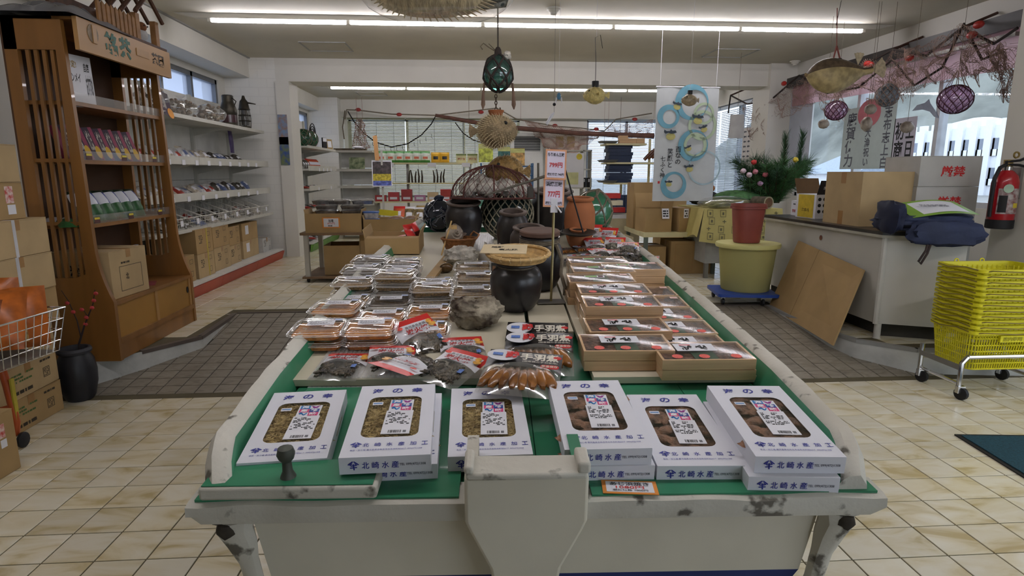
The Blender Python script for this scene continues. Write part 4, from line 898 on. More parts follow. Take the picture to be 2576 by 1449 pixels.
conch('conch_shell', 'grey spotted conch shell lying in the rattan basket', T(*(p + V((-.005, .05, .115)))) @ RZ(.5) @ RX(1.2), .12, shellm)
p = onboat(1160, 676); solo('coral_rock', 'rough white coral rock in front of the rattan basket', 'coral', rock(MB(), (0, 0, 0), (.075, .05, .045), 3., .4, 2.5, 24, 16), coralw, T(*(p + V((0, .05, .05)))))
p = onboat(1232, 668); conch('giant_shell', 'large pale spiral shell leaning beside the bamboo tray', T(*(p + V((-.02, .03, .10)))) @ RZ(-1.3) @ RX(.5), .17, mat('pale_shell', '#b5aea2', .4, var=.2, vs=12))
p = onboat(1123, 688); solo('cowrie_shell', 'glossy brown cowrie shell in front of the coral rock', 'shell', MB().sph((0, 0, 0), (.03, .021, .021), 18, 10), mat('cowrie_brown', '#5a4327', .15, var=.3, vs=30), T(*(p + V((0, .02, .022)))) @ RZ(.3))
p = onboat(1200, 835); solo('crusted_shell_rock', 'large crusted shell rock with saddle shape behind red pouches', 'rock', MB().sph((0, 0, 0), (.082, .05, .055), 44, 28, fn=lambda d: 1 + .25 * nz(d, 1.6, 5) + .16 * nz(d, 5, 5) + .1 * nz(d, 13, 5) - .34 * math.exp(-((d.x - .1) / .35) ** 2) * max(0, d.z)), mat('crusted_rock', '#a49a86', .9, var=.5, vs=16, bump=.9, bs=50, col2='#3a2c24'), T(*(p + V((0, .05, .052)))))
# hanging leaflet on the tray edge
lf = thing('hanging_pack', 'narrow dark food packet hanging from the bamboo tray edge', 'packet', X=fr(at(1250, 695, y=2.02), (1, -.1, 0), (0, .02, 1)))
part(lf, 'sleeve', MB().box(-.019, .019, -.046, .046, 0, .006), blackpk); part(lf, 'photo', plate(.012, .05, .0005), mat('shellfish_photo', '#b07a48', .5, var=.4, vs=90), T(-.009, .012, .006)); txt(lf, '帆\n立\n貝', .013, .05, T(.008, .012, .006), mat('mauve_ink', '#c98fc4', .5, var=0), .02); part(lf, 'green_print', plate(.011, .022, .0005), mat('leaf_green_print', '#6fa045'), T(.008, -.03, .006)); part(lf, 'clear_bag', MB().box(-.022, .022, -.055, .05, -.0006, .0075), clear)
# price stand: rod, clamp and two pink cards
b0 = onboat(1386, 760); st = thing('price_stand', 'thin metal stand with two orange-framed handwritten price signs', 'sign stand', b0 + V((0, 0, .0)))
zt = at(1390, 520, y=b0.y).z - b0.z
part(st, 'foot', MB().box(-.05, .05, -.035, .035, .001, .004), metal); part(st, 'rod', MB().tube([(0, 0, .003), (.004, 0, zt * .6), (.006, 0, zt)], .0045, 8), mat('brass_rod', '#a79a6e', .35, .7)); part(st, 'clamp', MB().box(-.006, .018, -.008, .008, zt - .02, zt + .03), paper); part(st, 'lever', MB().tube([(.012, -.01, zt + .005), (.03, -.015, zt - .02)], .003, 6), paper)
for (c, w_, h_, ls) in (((1398, 414), 52, 72, (('ちりめん三昧', .30, .04, .33, black), ('799円', .24, .055, -.02, red), ('税抜価格 740円', .30, .03, -.33, black))), ((1393, 485), 52, 70, (('浜焼三昧', .30, .05, .30, black), ('777円', .22, .07, -.05, red), ('税抜価格 720円', .30, .035, -.36, black)))):
    cc = at(*c, y=b0.y) - b0; s_ = b0.y / FPX * 1.02; W_, H_ = w_ * s_, h_ * s_; F_ = fr(cc, (1, .05, -.04), (.04, .1, 1))
    bk = part(st, 'frame_card', plate(W_, H_, .002), mat('orange_pale_paper', '#d9a07a', .7), F_); part(bk, 'paper', plate(W_ * .84, H_ * .88, .001), mat('lilac_white_paper', '#d8cfe0', .6, var=.02), T(0, 0, .002))
    for s2, ww, hh, yy, mm in ls: txt(bk, s2, W_ * .78 * ww / .30, H_ * hh * 3.2, T(0, H_ * yy, .003), mm, .02)
# hanging scale: long rod and iron pan
sc_ = thing('balance_scale', 'old balance scale with iron rod, chain and dark round pan', 'scale', at(1440, 600, y=2.9))
o0 = at(1440, 600, y=2.9); A, B = at(1218, 492, y=2.7) - o0, at(1382, 440, y=2.95) - o0
part(sc_, 'beam_rod', MB().tube([A, B], [.004, .007], 8), mat('iron_rod', '#5f5a50', .5, .6)); E_ = at(1422, 425, y=2.95) - o0; part(sc_, 'beam_end', MB().tube([B, E_], .008, 8), mat('iron_rod', '#5f5a50'))
P_ = at(1455, 585, y=2.95) - o0; mb = MB(); mb.x = T(*P_) @ RX(.1); mb.lathe([(.005, -.012), (.06, -.01), (.088, .0), (.092, .004), (.088, .006), (.055, -.004), (.005, -.006)], 24, c1=False); part(sc_, 'pan', mb, mat('dark_iron_pan', '#3b3a35', .5, .5)); part(sc_, 'chain', MB().tube([E_, (E_ + P_) / 2 + V((.01, 0, 0)), P_ + V((.02, -.02, 0))], .004, 5), dark); part(sc_, 'chain', MB().tube([E_, P_ + V((-.08, 0, .004))], .0025, 5), dark)
part(sc_, 'post', MB().tube([at(1354, 410, y=3.0) - o0, at(1354, 590, y=3.0) - o0], .006, 6), mat('iron_rod', '#5f5a50'))
solo('iron_weight', 'small square iron weight hanging near the crab pot', 'weight', MB().loft([(.03, .03, .004, 0), (.03, .03, .004, .045), (.015, .015, .004, .055)]), mat('iron_weight_m', '#3f3a33', .7), T(*at(1334, 497, y=2.95)))
# carton of red packets, and red pouch pile far right
def open_carton(name, label, c, w_, d_, h_, rz, m=card, flaps=(1, 1, 1, 1), cat='carton', lift=0, flen=.35, fang=.6, group=None, X=None):
    t = thing(name, label, cat, c, rz, group, X); e = .004
    part(t, 'body', MB().box(-w_ / 2, w_ / 2, -d_ / 2, d_ / 2, 0, e).box(-w_ / 2, w_ / 2, -d_ / 2, -d_ / 2 + e, e, h_).box(-w_ / 2, w_ / 2, d_ / 2 - e, d_ / 2, e, h_).box(-w_ / 2, -w_ / 2 + e, -d_ / 2 + e, d_ / 2 - e, e, h_).box(w_ / 2 - e, w_ / 2, -d_ / 2 + e, d_ / 2 - e, e, h_), m)
    fl = min(w_, d_) * flen
    for i, (o_, ln, a) in enumerate((((0, -d_ / 2 + e / 2), w_, 0), ((w_ / 2 - e / 2, 0), d_, PI / 2), ((0, d_ / 2 - e / 2), w_, PI), ((-w_ / 2 + e / 2, 0), d_, -PI / 2))):
        if flaps[i]:
            ang = fang * flaps[i]
            part(t, 'flap', MB().box(-ln / 2 + .004, ln / 2 - .004, -e / 2, e / 2, 0, fl), m, T(o_[0], o_[1], h_) @ RZ(a) @ RX(ang))
    return t
p = onboat(990, 640); c = open_carton('open_carton', 'open shallow carton with red packets behind the clear packs', p + V((0, .09, .012)), .26, .2, .075, -.03, card, (-1.5, .3, .0, .2), fang=1.0, flen=.22, X=boatpose(p + V((0, .09, .011)), .0))
rg = random.Random(5)
for i, (x, y, a, tl) in enumerate(((-.05, .02, .3, .1), (.0, .0, -.2, .12), (.05, .03, .5, .1), (.09, -.02, 1.0, .9), (.07, .04, .8, 1.1), (.105, .02, 1.3, 1.2))):
    mb, z = pillow(.06, .09, .012, 6, 8, lambda u, v: 0 if v > .45 else 1, i * 3.); solo('red_packet', 'red foil packet lying in the open carton on the boat', 'packet', mb, [redpk, mat('dark_food_foil', '#5a2320', .25, var=.5, vs=50)], boatpose(p + V((0, .09, .012))) @ T(x, y, .03 + .012 * i) @ RZ(a) @ RX(tl), 'red foil packets in the open carton')
solo('wooden_batten', 'plain wooden batten slanting between the carton and the coral', 'batten', MB().box(-.018, .018, 0, .62, 0, .012), mat('plain_batten', '#a5875a', .7, var=.1), T(*(onboat(1075, 722) + V((0, 0, .012)))) @ RZ(-.14) @ RX(BPIT))
solo('paddle_stick', 'thin bamboo stick with paper tag standing in the rattan basket', 'stick', MB().tube([(0, 0, 0), (.05, .04, .16)], .004, 6).box(.045, .075, .036, .038, .12, .14), bamboo, T(*(onboat(1110, 650) + V((0, .02, .012)))))
SG = 'red and silver pouches piled at the far right of the boat'
for i, (px, py, a, tl, lf_) in enumerate(((1478, 570, .1, 1.2, .06), (1492, 596, -.1, .9, .04), (1500, 622, .2, .5, .03), (1515, 640, .3, .2, .02), (1545, 618, -.3, .4, .04), (1560, 640, .1, .1, .03), (1590, 648, .4, .1, .02), (1580, 625, -.2, .2, .06), (1530, 660, .6, .1, .03), (1610, 640, .2, .1, .03), (1625, 655, -.4, .05, .01), (1525, 600, -.5, .7, .04))):
    put_pouch(RP[0], 0, px, py, a, 'red and silver chicken pouch in the far pile below the terracotta pot', SG, BH, tl, 0, lf_, .8)
KG = 'dark chicken pouches lying behind the black jars'
for i, (px, py, a, lf_) in enumerate(((1425, 632, .4, .004), (1450, 652, -.3, .004), (1470, 628, .2, .02), (1480, 650, -.5, .018), (1432, 660, .8, .012))):
    put_pouch(BP_[0], 1, px, py, a, 'dark chicken pouch on the boat floor between jars and wooden boxes', KG, BH, .05, 0, lf_, .62)
# ================================================================ HANGING FROM THE CEILING
def cord(parent, pts, r=.003, m=None): return part(parent, 'cord', MB().tube(pts, r, 5), m or rope)
Yh = 3.1; c = at(1253, 185, y=Yh); fl_ = thing('hanging_glass_float', 'turquoise glass float in dark rope net hanging on a cord', 'float', c)
tq = film('turquoise_glass', '#7fb5aa', gloss=.16, rough=.05, haze=.35, hcol='#3c6a64'); R_ = 36 * Yh / FPX; part(fl_, 'glass', MB().sph((0, 0, 0), (R_, R_, R_ * 1.2), 24, 16), tq); part(fl_, 'rope_net', netlines(MB(), R_ * 1.03, 6, 5, .0055, .5, .05, .95, 1.17, 5), mat('dark_wet_rope', '#2e2420', .8, var=.2)); cord(fl_, [(0, 0, R_ * 1.1), (0, 0, CEIL - c.z)], .004, mat('dark_cord', '#4a423a', .9))
part(fl_, 'knot', MB().sph((0, 0, R_ * 1.3), (.018, .018, .03), 8, 6), mat('dark_wet_rope', '#2e2420')); part(fl_, 'frayed_net', MB().tube([(0, 0, R_ * 1.3), (-.05, 0, R_ * 1.7), (-.07, 0, R_ * 1.9), (-.085, 0, R_ * 1.7), (-.075, 0, R_ * 1.5)], .003, 4).tube([(0, 0, R_ * 1.3), (-.045, .01, R_ * 1.9)], .002, 4), rope); part(fl_, 'white_shell', rock(MB(), (0, 0, 0), .02, 2.), coralw, T(.045, 0, R_ * 1.15))
for x in (-.068, .07): part(fl_, 'tassel', MB().tube([(x, 0, -R_ * .6), (x * 1.08, 0, -R_ * 1.3), (x * 1.1, 0, -R_ * 2.0), (x * 1.12, 0, -R_ * 2.3)], [.006, .008, .012, .003], 6), mat('shell_strip', '#6b5546', .8, var=.2))
Yh = 3.2; c = at(1248, 330, y=Yh); R_ = 46 * Yh / FPX
pf2 = puffer('hanging_puffer', 'large spiny dried porcupine fish hanging on chain below glass float', T(*c) @ RZ(2.9), R_, pb, 520, .016, seed=2, sx=(1.0, .95, .86))
part(pf2, 'orange_pot_lid', MB().lathe([(.03, 0), (.04, .02), (.042, .028), (.03, .026)], 14), terra, T(0, 0, R_ * .78)); mb = MB()
zc = R_ * .95; top = at(1250, 240, y=Yh).z - c.z
for i in range(int((top - zc) / .016) + 1):
    z = zc + i * .016; ring = [(.006 * math.cos(a), 0, z + .010 * math.sin(a)) if i % 2 else (0, .006 * math.cos(a), z + .010 * math.sin(a)) for a in [2 * PI * k / 8 for k in range(8)]]; mb.tube(ring, .0024, 4, closed=True)
part(pf2, 'chain', mb, mat('rusty_chain', '#54402f', .8, var=.3)); part(pf2, 'rusty_hook', MB().tube([(-.02, 0, top - .06), (-.03, 0, top - .1), (-.05, 0, top - .12)], .004, 5), mat('rusty_chain', '#54402f'))
Yh = 5.0; c = at(1497, 240, y=Yh); R_ = 24 * Yh / FPX; y1 = puffer('hanging_puffer', 'pale yellow dried puffer hanging on a hook and string', T(*c) @ RZ(-.1), R_, py_, 150, .012, seed=5, sx=(1.05, .9, .85)); part(y1, 'cork', MB().lathe([(.028, 0), (.028, .05)], 12), dark, T(0, 0, R_ * .75)); top = at(1503, 95, y=Yh).z - c.z; cord(y1, [(0, 0, R_ * .9 + .04), (0, 0, top * .6), (-.01, 0, top), (.03, 0, top + .02), (.05, 0, top - .08)], .0025, dark); cord(y1, [(0, 0, top), (0, 0, CEIL - c.z)], .001, paper)
Yh = 5.15; c = at(1735, 252, y=Yh); R_ = 17 * Yh / FPX; y2 = puffer('hanging_puffer', 'small shiny dried boxfish hanging in front of the fish banner', T(*c) @ RZ(.1), R_, mat('boxfish_tan', '#9c8d72', .3, var=.3, vs=30), 60, .004, seed=8, sx=(1.1, .9, .85)); part(y2, 'cork', MB().lathe([(.02, 0), (.02, .035)], 10), dark, T(0, 0, R_ * .75)); cord(y2, [(0, 0, R_), (0, 0, CEIL - c.z)], .001, paper)
Yh = 2.0; c = at(1085, -20, y=Yh); sf = thing('hanging_dried_ray', 'dried pale fish skin in clear plastic hanging from the ceiling', 'dried fish', c)
part(sf, 'body', MB().sph((0, 0, 0), (.185, .06, .075), 26, 14, fn=lambda d: 1 + .08 * nz(d, 5)), mat('dried_skin_tan', '#b5a37e', .6, var=.35, vs=22, stretch=(3, 1, 1), bump=.6)); mb = MB()
for i in range(30): a = PI + PI * (i + .5) / 30; mb.tube([(.17 * math.cos(a), -.02, .068 * math.sin(a)), (.205 * math.cos(a) + .01, -.02, .092 * math.sin(a))], [.005, .001], 4)
part(sf, 'fin_rays', mb, mat('fin_ray_tan', '#9a8a68', .6)); part(sf, 'tail_fin', MB().add([(.16, 0, .0), (.25, 0, .02), (.23, 0, -.04), (.15, 0, -.05)], [(0, 1, 2, 3), (3, 2, 1, 0)]), mat('dried_skin_tan', '#b5a37e')); part(sf, 'plastic', MB().sph((.02, 0, 0), (.24, .075, .10), 24, 12, fn=lambda d: 1 + .05 * nz(d, 4)), film('clear_bag_film', gloss=.12, rough=.1, haze=.06)); cord(sf, [(0, 0, .07), (0, 0, CEIL - c.z)], .002)
Yh = 5.2; c = at(1385, 300, y=Yh); o = thing('hanging_lure', 'white squid lure hanging on a thin line', 'lure', c); part(o, 'body', MB().tube([(-.035, 0, -.04), (.01, 0, .03), (.03, 0, .055)], [.012, .014, .005], 8), paper); part(o, 'sinker', MB().sph((.03, 0, .12), .014, 8, 6), dark); cord(o, [(.03, 0, .055), (.03, 0, CEIL - c.z)], .0012, dark)
c = at(1406, 242, y=Yh); o = thing('hanging_jellyfish', 'small blue and white glass mobile hanging near the far tubes', 'mobile', c); part(o, 'blue_drop', MB().sph((0, 0, 0), (.018, .018, .03), 8, 6), mat('blue_glass_drop', '#4f7d9c', .2)); part(o, 'pendants', MB().tube([(-.02, 0, -.01), (-.025, 0, -.05)], .005, 5).tube([(.02, 0, -.01), (.025, 0, -.05)], .005, 5), paper); cord(o, [(0, 0, .03), (0, 0, CEIL - c.z)], .001, paper)
o = thing('ceiling_wire', 'thin bent wire hanging from the ceiling near the right end of the tubes', 'wire', at(2118, 0, y=5.2)); cc = at(2118, 0, y=5.2); part(o, 'wire', MB().tube([(0, 0, CEIL - cc.z), (.01, 0, .1), (-.02, 0, -.12), (-.03, 0, -.2)], .0025, 4), dark)
# ================================================================ LEFT SIDE
oak = mat('varnished_oak', '#83592a', .4, var=.22, vs=5, stretch=(1, 1, .12), coat=.15); oakd = mat('dark_plywood', '#4f3522', .7, var=.12, vs=4); oakl = mat('pale_header_wood', '#a87f4c', .5, var=.1, vs=5, stretch=(1, .2, 1)); oaky = mat('yellow_door_panel', '#9a7030', .5, var=.08, vs=3)
SX = lambda *a: a
st = thing('tea_display_stand', 'tall oak display stand with slatted sides and lettered header', 'stand', (-2.06, 3.57, RZD))
Y0, Y1 = 0., 1.01
def sx(z):                                         # front profile, local x
    z = z + RZD
    if z > .86: return -.085 - .02 * (z - 1.4)
    if z > .51: k = (.86 - z) / .35; return -.075 + .07 * k * k
    return -.005
zs = [.0, .30, .352, .40, .46, .52, .58, .64, .70, 1.0, 1.4, 1.91]
for yy in (Y0, Y1 - .03):
    pts = [(sx(z), z) for z in zs] + [(-.14, 1.91), (-.14, .52), (-.20, .50), (-.40, .50), (-.40, 0.)]
    mb = MB(); mb.x = T(0, yy + .03, 0) @ RX(PI / 2); mb.prism(pts, 0, .03); sd = part(st, 'side_panel', mb, oak)
    part(sd, 'back_stile', MB().box(-.40, -.335, yy, yy + .03, .50, 1.91), oak); part(sd, 'top_rail', MB().box(-.40, -.14, yy, yy + .03, 1.74, 1.91), oak)
    for i in range(4): part(sd, 'slat', MB().box(-.30 + i * .042, -.282 + i * .042, yy + .006, yy + .022, .50, 1.74), oak)
    for z in (.80, 1.15): part(sd, 'slat_rail', MB().box(-.335, -.14, yy + .008, yy + .02, z, z + .02), oak)
part(st, 'back_panel', MB().box(-.41, -.40, 0, Y1, 0, 1.91), oakd)
part(st, 'top_board', MB().box(-.41, -.02, 0, Y1, 1.895, 1.91), oak)
hd = part(st, 'header_board', MB().box(-.035, -.012, -.004, Y1 + .004, 1.742, 1.912), oakl)
HX = lambda y, z: fr((-.0115, y, z), (0, 1, 0), (0, 0, 1))
gink = mat('dark_green_ink', '#1f5a48', .6, var=0)
part(hd, 'round_crest', MB().lathe([(.05, 0), (.05, .002)], 20), mat('grey_brown_ink', '#7d6a50', .6, var=.2, vs=60), HX(.13, 1.85)); part(hd, 'crest_tab', MB().box(-.018, .018, -.05, .045, 0, .006), oakl, HX(.14, 1.85))
txt(hd, '銘', .13, .125, HX(.30, 1.832), gink, .045, .001); txt(hd, '茶', .13, .125, HX(.45, 1.832), gink, .045, .001); part(hd, 'cover_strip', MB().box(-.075, .075, -.022, .022, 0, .003), oakl, HX(.65, 1.84)); txt(hd, '茶園', .16, .075, HX(.84, 1.835), mat('brown_ink', '#3a2b1c', .6, var=0), .03, .001)
for z in (1.46, 1.142, .78): part(st, 'shelf', MB().box(-.40, -.105, .03, Y1 - .03, z, z + .022), oak)
for z in (1.482, 1.164, .802): part(st, 'acrylic_lip', MB().box(-.107, -.104, .03, Y1 - .03, z, z + .05), film('acrylic', gloss=.08, haze=.08))
part(st, 'cabinet_top', MB().box(-.40, -.006, .03, Y1 - .03, .33, .352), oak); part(st, 'plinth', MB().box(-.03, -.012, .03, Y1 - .03, 0, .10), oak); part(st, 'rail', MB().box(-.03, -.004, .03, Y1 - .03, .10, .13), oak)
for a, b in ((.03, .5), (.5, Y1 - .03)):
    d_ = part(st, 'sliding_door', MB().box(-.028, -.016, a, b, .13, .33), oaky)
    part(d_, 'door_stile', MB().box(-.02, -.010, b - .03, b, .13, .33), oakl)
    if b > .6: part(d_, 'finger_pull', MB().lathe([(.018, 0), (.018, .004), (.012, .002)], 14), black, fr((-.0155, b - .05, .25), (0, 1, 0), (0, 0, 1)) @ S(.7, 1.3, 1))
pt = part(st, 'paper_notice', plate(.24, .28, .001), paper, fr((-.13, .165, 1.60), (0, 1, .05), (0, -.05, 1)))
for s_, w_, h_, x, y in (('限定!', .08, .04, -.06, .09), ('タンメイ', .11, .05, -.05, .02), ('自店', .05, .05, .07, .08), ('おすすめ', .06, .12, .08, -.02)): txt(pt, s_, w_, h_, T(x, y, .001), black if '限' not in s_ else mat('ochre_ink', '#a08030', .6, var=0), .02)
for y in (.11, .47, .84):
    for z in (1.164, .802): tg = part(st, 'price_tag', plate(.055, .035, .001), mat('dark_price_tag', '#4a2420', .5, var=.2, vs=60), fr((-.103, y, z + .02), (0, 1, 0), (0, 0, 1))); part(tg, 'yellow_strip', plate(.05, .012, .0005), mat('tag_yellow', '#d8c23a', .5), T(0, .01, .001))
SB = V((-2.06, 3.57, RZD))
# snack boxes, leaning back
pink = mat('pink_box', '#8c3550', .45, var=.12, vs=30); purp = mat('dark_purple_print', '#2c1830', .45); yel = mat('yellow_print', '#d0a62a', .45, var=.1)
sb = thing('snack_box', 'pink and purple snack box leaning in a row on the tea stand', 'box', group='pink snack boxes on the tea stand'); part(sb, 'carton', MB().box(-.014, .014, -.05, .05, 0, .2), pink)
X_ = fr((.0145, 0, .1), (0, 1, 0), (0, 0, 1)); part(sb, 'purple_band', plate(.042, .2, .0006), purp, X_ @ T(.005, 0, 0)); part(sb, 'yellow_picture', MB().lathe([(.03, 0), (.03, .0006)], 14), yel, X_ @ T(.03, -.055, .0006) @ S(.6, 1.3, 1)); txt(sb, 'かごしま', .026, .13, X_ @ T(.005, .02, .0006), mat('ivory_ink', '#d9d3c4'), .03)
for i in range(7):
    X = T(SB.x - .2, SB.y + .13 + i * .105, SB.z + 1.166) @ RY(-.32) @ RZ(-.35)
    (sb if i == 0 else copy_tree(sb)).matrix_basis = X
# green tea bags
gbag = mat('green_tea_bag', '#2c5a30', .35, var=.2, vs=30); gbd = mat('dark_green_top', '#182a1c', .4); bluep = mat('royal_blue_print', '#31418f', .4)
def proto(name, cat, w_, h_, t_, mf, mats, seed=1): mb, z = pillow(w_, h_, t_, 8, 10, mf, seed, crump=.006); me = mb.mesh(name, mats); return lambda X, label, group: tag(ob(name, me, None, X), label, cat, group)
tea = proto('tea_bag', 'bag', .1, .2, .035, lambda u, v: 1 if v > .86 else (3 if u > .62 else 2) if v > .5 else 0, [gbag, gbd, paper, bluep])
UP = lambda a, tilt: fr((0, 0, 0), (0, 1, 0), (0, 0, 1)) @ RZ(0)
def stand(p, face, h_, tilt=.35, yaw=0.): return T(*p) @ RZ(face + yaw) @ RX(PI / 2 - tilt) @ T(0, h_ / 2, 0)      # a bag standing up; face: 0 looks to -y, pi/2 looks to +x
for i in range(6): tea(stand((SB.x - .17, SB.y + .14 + i * .115, SB.z + .804), PI / 2, .2, .45, -.2), 'green tea bag with white and blue print leaning on the tea stand', 'green tea bags on the tea stand')
for i in range(2): tea(T(SB.x - .24 - .06 * i, SB.y + .06 + .03 * i, SB.z + .803 + .0 * i) @ RZ(.7 + i) @ RX(.12), 'pale green bag lying flat behind the slats of the tea stand', 'green bags lying on the tea stand')
# carton with sugar print on the cabinet top
def printed_carton(name, label, X, w_, d_, h_, m=card, marks_=(), tp=True, group=None, strap=None, cat='carton'):
    t = thing(name, label, cat, X=X, group=group)
    part(t, 'body', MB().box(-w_ / 2, w_ / 2, -d_ / 2, d_ / 2, 0, h_ - .004), m, bev=.003)
    part(t, 'flap', MB().box(-w_ / 2, w_ / 2, -d_ / 2, -.0015, h_ - .004, h_), m); part(t, 'flap', MB().box(-w_ / 2, w_ / 2, .0015, d_ / 2, h_ - .004, h_), m)
    if tp: part(t, 'tape', MB().box(-w_ / 2 - .0005, w_ / 2 + .0005, -.022, .022, h_, h_ + .0006).box(w_ / 2, w_ / 2 + .0007, -.022, .022, h_ - .05, h_).box(-w_ / 2 - .0007, -w_ / 2, -.022, .022, h_ - .05, h_), tape)
    FX = {'f': fr((0, -d_ / 2, h_ / 2), (1, 0, 0), (0, 0, 1)), 'r': fr((w_ / 2, 0, h_ / 2), (0, 1, 0), (0, 0, 1)), 'l': fr((-w_ / 2, 0, h_ / 2), (0, -1, 0), (0, 0, 1)), 't': fr((0, 0, h_), (1, 0, 0), (0, 1, 0))}
    for mk in marks_:
        F_ = FX[mk[1]] @ T(mk[2], mk[3], .0003)
        if mk[0] == 't': txt(t, mk[4], mk[5], mk[6], F_, mk[7], .02)
        elif mk[0] == 'p': part(t, mk[7] if len(mk) > 7 else 'sticker', plate(mk[4], mk[5], .0006), mk[6], F_)
        elif mk[0] == 'd': dashes(t, mk[4], mk[5], mk[6], F_, mk[7], 3)
        elif mk[0] == 'o':
            a, b, e = mk[4] / 2, mk[5] / 2, mk[7] if len(mk) > 7 else .003
            part(t, 'printed_frame', MB().box(-a, a, -b, -b + e, 0, .0004).box(-a, a, b - e, b, 0, .0004).box(-a, -a + e, -b + e, b - e, 0, .0004).box(a - e, a, -b + e, b - e, 0, .0004), mk[6], F_)
    if strap:
        for (sxp, m_) in strap: part(t, 'strap', MB().box(-w_ / 2 - .001, w_ / 2 + .001, sxp - .01, sxp + .01, h_, h_ + .001).box(w_ / 2, w_ / 2 + .0015, sxp - .01, sxp + .01, 0, h_ + .001).box(-w_ / 2 - .0015, -w_ / 2, sxp - .01, sxp + .01, 0, h_ + .001), m_)
    return t
ink = mat('dark_brown_carton_ink', '#3a3226', .7, var=0)
printed_carton('cardboard_carton', 'worn cardboard carton with black sugar lettering on the tea stand cabinet', T(SB.x - .2, SB.y + .26, SB.z + .3525) @ RZ(-.06), .34, .36, .285, card2, (('o', 'r', .01, -.03, .22, .15, ink), ('d', 'r', -.02, .065, .12, .02, 1, ink), ('t', 'r', -.03, -.02, '北', .03, .04, ink), ('t', 'f', -.02, .03, '糖', .09, .08, black), ('d', 'f', .0, -.07, .14, .03, 2, black)))
for i, (c1, w_) in enumerate((('#7a3a34', .03), ('#2f5aa8', .045), ('#2a4fa0', .045), ('#c3d3e0', .05))):
    solo('boxed_sweet', ['brown spined', 'blue starry', 'deep blue printed', 'pale blue white'][i] + ' tall sweet box standing behind the stand slats', 'box', MB().box(-.01, .01, -w_ / 2, w_ / 2, 0, .24), mat('sweet_box_%d' % i, c1, .4, var=.25, vs=18), T(SB.x - .3, SB.y + .62 + i * .075, SB.z + .353), 'tall sweet boxes at the back of the tea stand')
solo('leaflet', 'dark red leaflet lying on the tea stand cabinet top', 'leaflet', MB().box(-.06, .06, -.09, .09, 0, .002), mat('leaflet_red', '#7d3038', .5, var=.3, vs=30), T(SB.x - .14, SB.y + .62, SB.z + .3525) @ RZ(.4))
# on top of the stand: model house with toy, plastic sheet
hm = thing('model_house', 'small rustic wooden model house with picket fence on the tea stand', 'model house', (SB.x - .03, SB.y + .78, SB.z + 1.913)); lw = mat('log_brown', '#4f3322', .7, var=.3, vs=20); pw = mat('pale_split_wood', '#8a6238', .7, var=.2, vs=14)
part(hm, 'base', MB().box(-.26, .02, -.62, .2, 0, .014), lw)
for i in range(9): part(hm, 'picket', MB().prism([(-.0, -.56 + i * .045), (.012, -.56 + i * .045), (.012, -.53 + i * .045), (0, -.53 + i * .045)], .014, .13).add([(0, -.56 + i * .045, .13), (.012, -.56 + i * .045, .13), (.012, -.53 + i * .045, .13), (0, -.53 + i * .045, .13), (.006, -.545 + i * .045, .15)], [(0, 1, 4), (1, 2, 4), (2, 3, 4), (3, 0, 4)]), pw)
for x, y in ((0, -.14), (0, .1), (-.2, -.14), (-.2, .1)): part(hm, 'post', MB().box(x - .02, x + .015, y - .022, y + .022, .014, .17), pw)
mb = MB()
for s_ in (-1, 1):
    for k in range(4): mb.tube([(-.24 + k * .09, -.02, .31), (-.24 + k * .09, -.02 + s_ * .17, .17)], .014, 6)
part(hm, 'rafters', mb, lw); part(hm, 'ridge', MB().tube([(-.26, -.02, .31), (.06, -.02, .31)], .016, 6), lw); part(hm, 'back_wall', MB().box(-.24, -.22, -.6, .14, .014, .18), lw)
ty = thing('toy_hamster', 'small white and brown plush animal sitting inside the model house', 'toy', (SB.x - .075, SB.y + .76, SB.z + 1.928)); part(ty, 'body', MB().sph((0, 0, .05), (.05, .055, .05), 14, 10), mat('white_plush', '#b9b6b4', .95, var=.1, vs=60)); part(ty, 'head', MB().sph((.02, -.01, .095), (.035, .035, .032), 12, 8), mat('brown_plush', '#7a4d2e', .95, var=.1, vs=60))
for y in (-.03, .01): part(ty, 'eye', MB().sph((.053, y, .1), .005, 6, 4), black)
solo('plastic_sheet', 'crumpled grey plastic sheet heaped on the near end of the tea stand', 'sheet', MB().grid(22, 16, lambda u, v: ((u - .5) * .42, (v - .5) * .6, .002 + (.06 + .09 * abs(nz((u * 4, v * 5, 1)))) * max(0, math.sin(PI * u) * math.sin(PI * v)) ** .4)), mat('grey_plastic', '#77777b', .22, var=.15, vs=6, spec=.6), T(SB.x - .21, SB.y + .22, SB.z + 1.912))
# pot with plum branch
p = at(178, 1018, z=0); pj_ = thing('branch_pot', 'black glazed pot holding a red-blossomed branch on the floor', 'pot', p + V((0, .09, .0)))
part(pj_, 'body', MB().lathe([(.062, 0), (.075, .02), (.093, .1), (.096, .17), (.088, .23), (.07, .265), (.068, .275)], 26, c1=False), mat('grey_black_glaze', '#232429', .4, var=.25, vs=8)); part(pj_, 'rim', MB().lathe([(.068, .27), (.08, .272), (.084, .285), (.078, .298), (.066, .298), (.06, .28), (.06, .2)], 26, c0=False), mat('pot_rim_grey', '#34343a', .6, var=.2))
br = part(pj_, 'branch', MB().tube([(.01, 0, .15), (.03, 0, .32), (.07, 0, .42), (.12, .02, .54), (.14, .02, .62)], [.007, .006, .005, .003, .002], 5).tube([(.045, 0, .36), (.03, .01, .45), (.0, .01, .56), (-.03, .01, .62)], [.004, .003, .002, .0015], 5).tube([(.09, .01, .47), (.06, .02, .52)], .002, 5), mat('dark_twig', '#2a2020', .8))
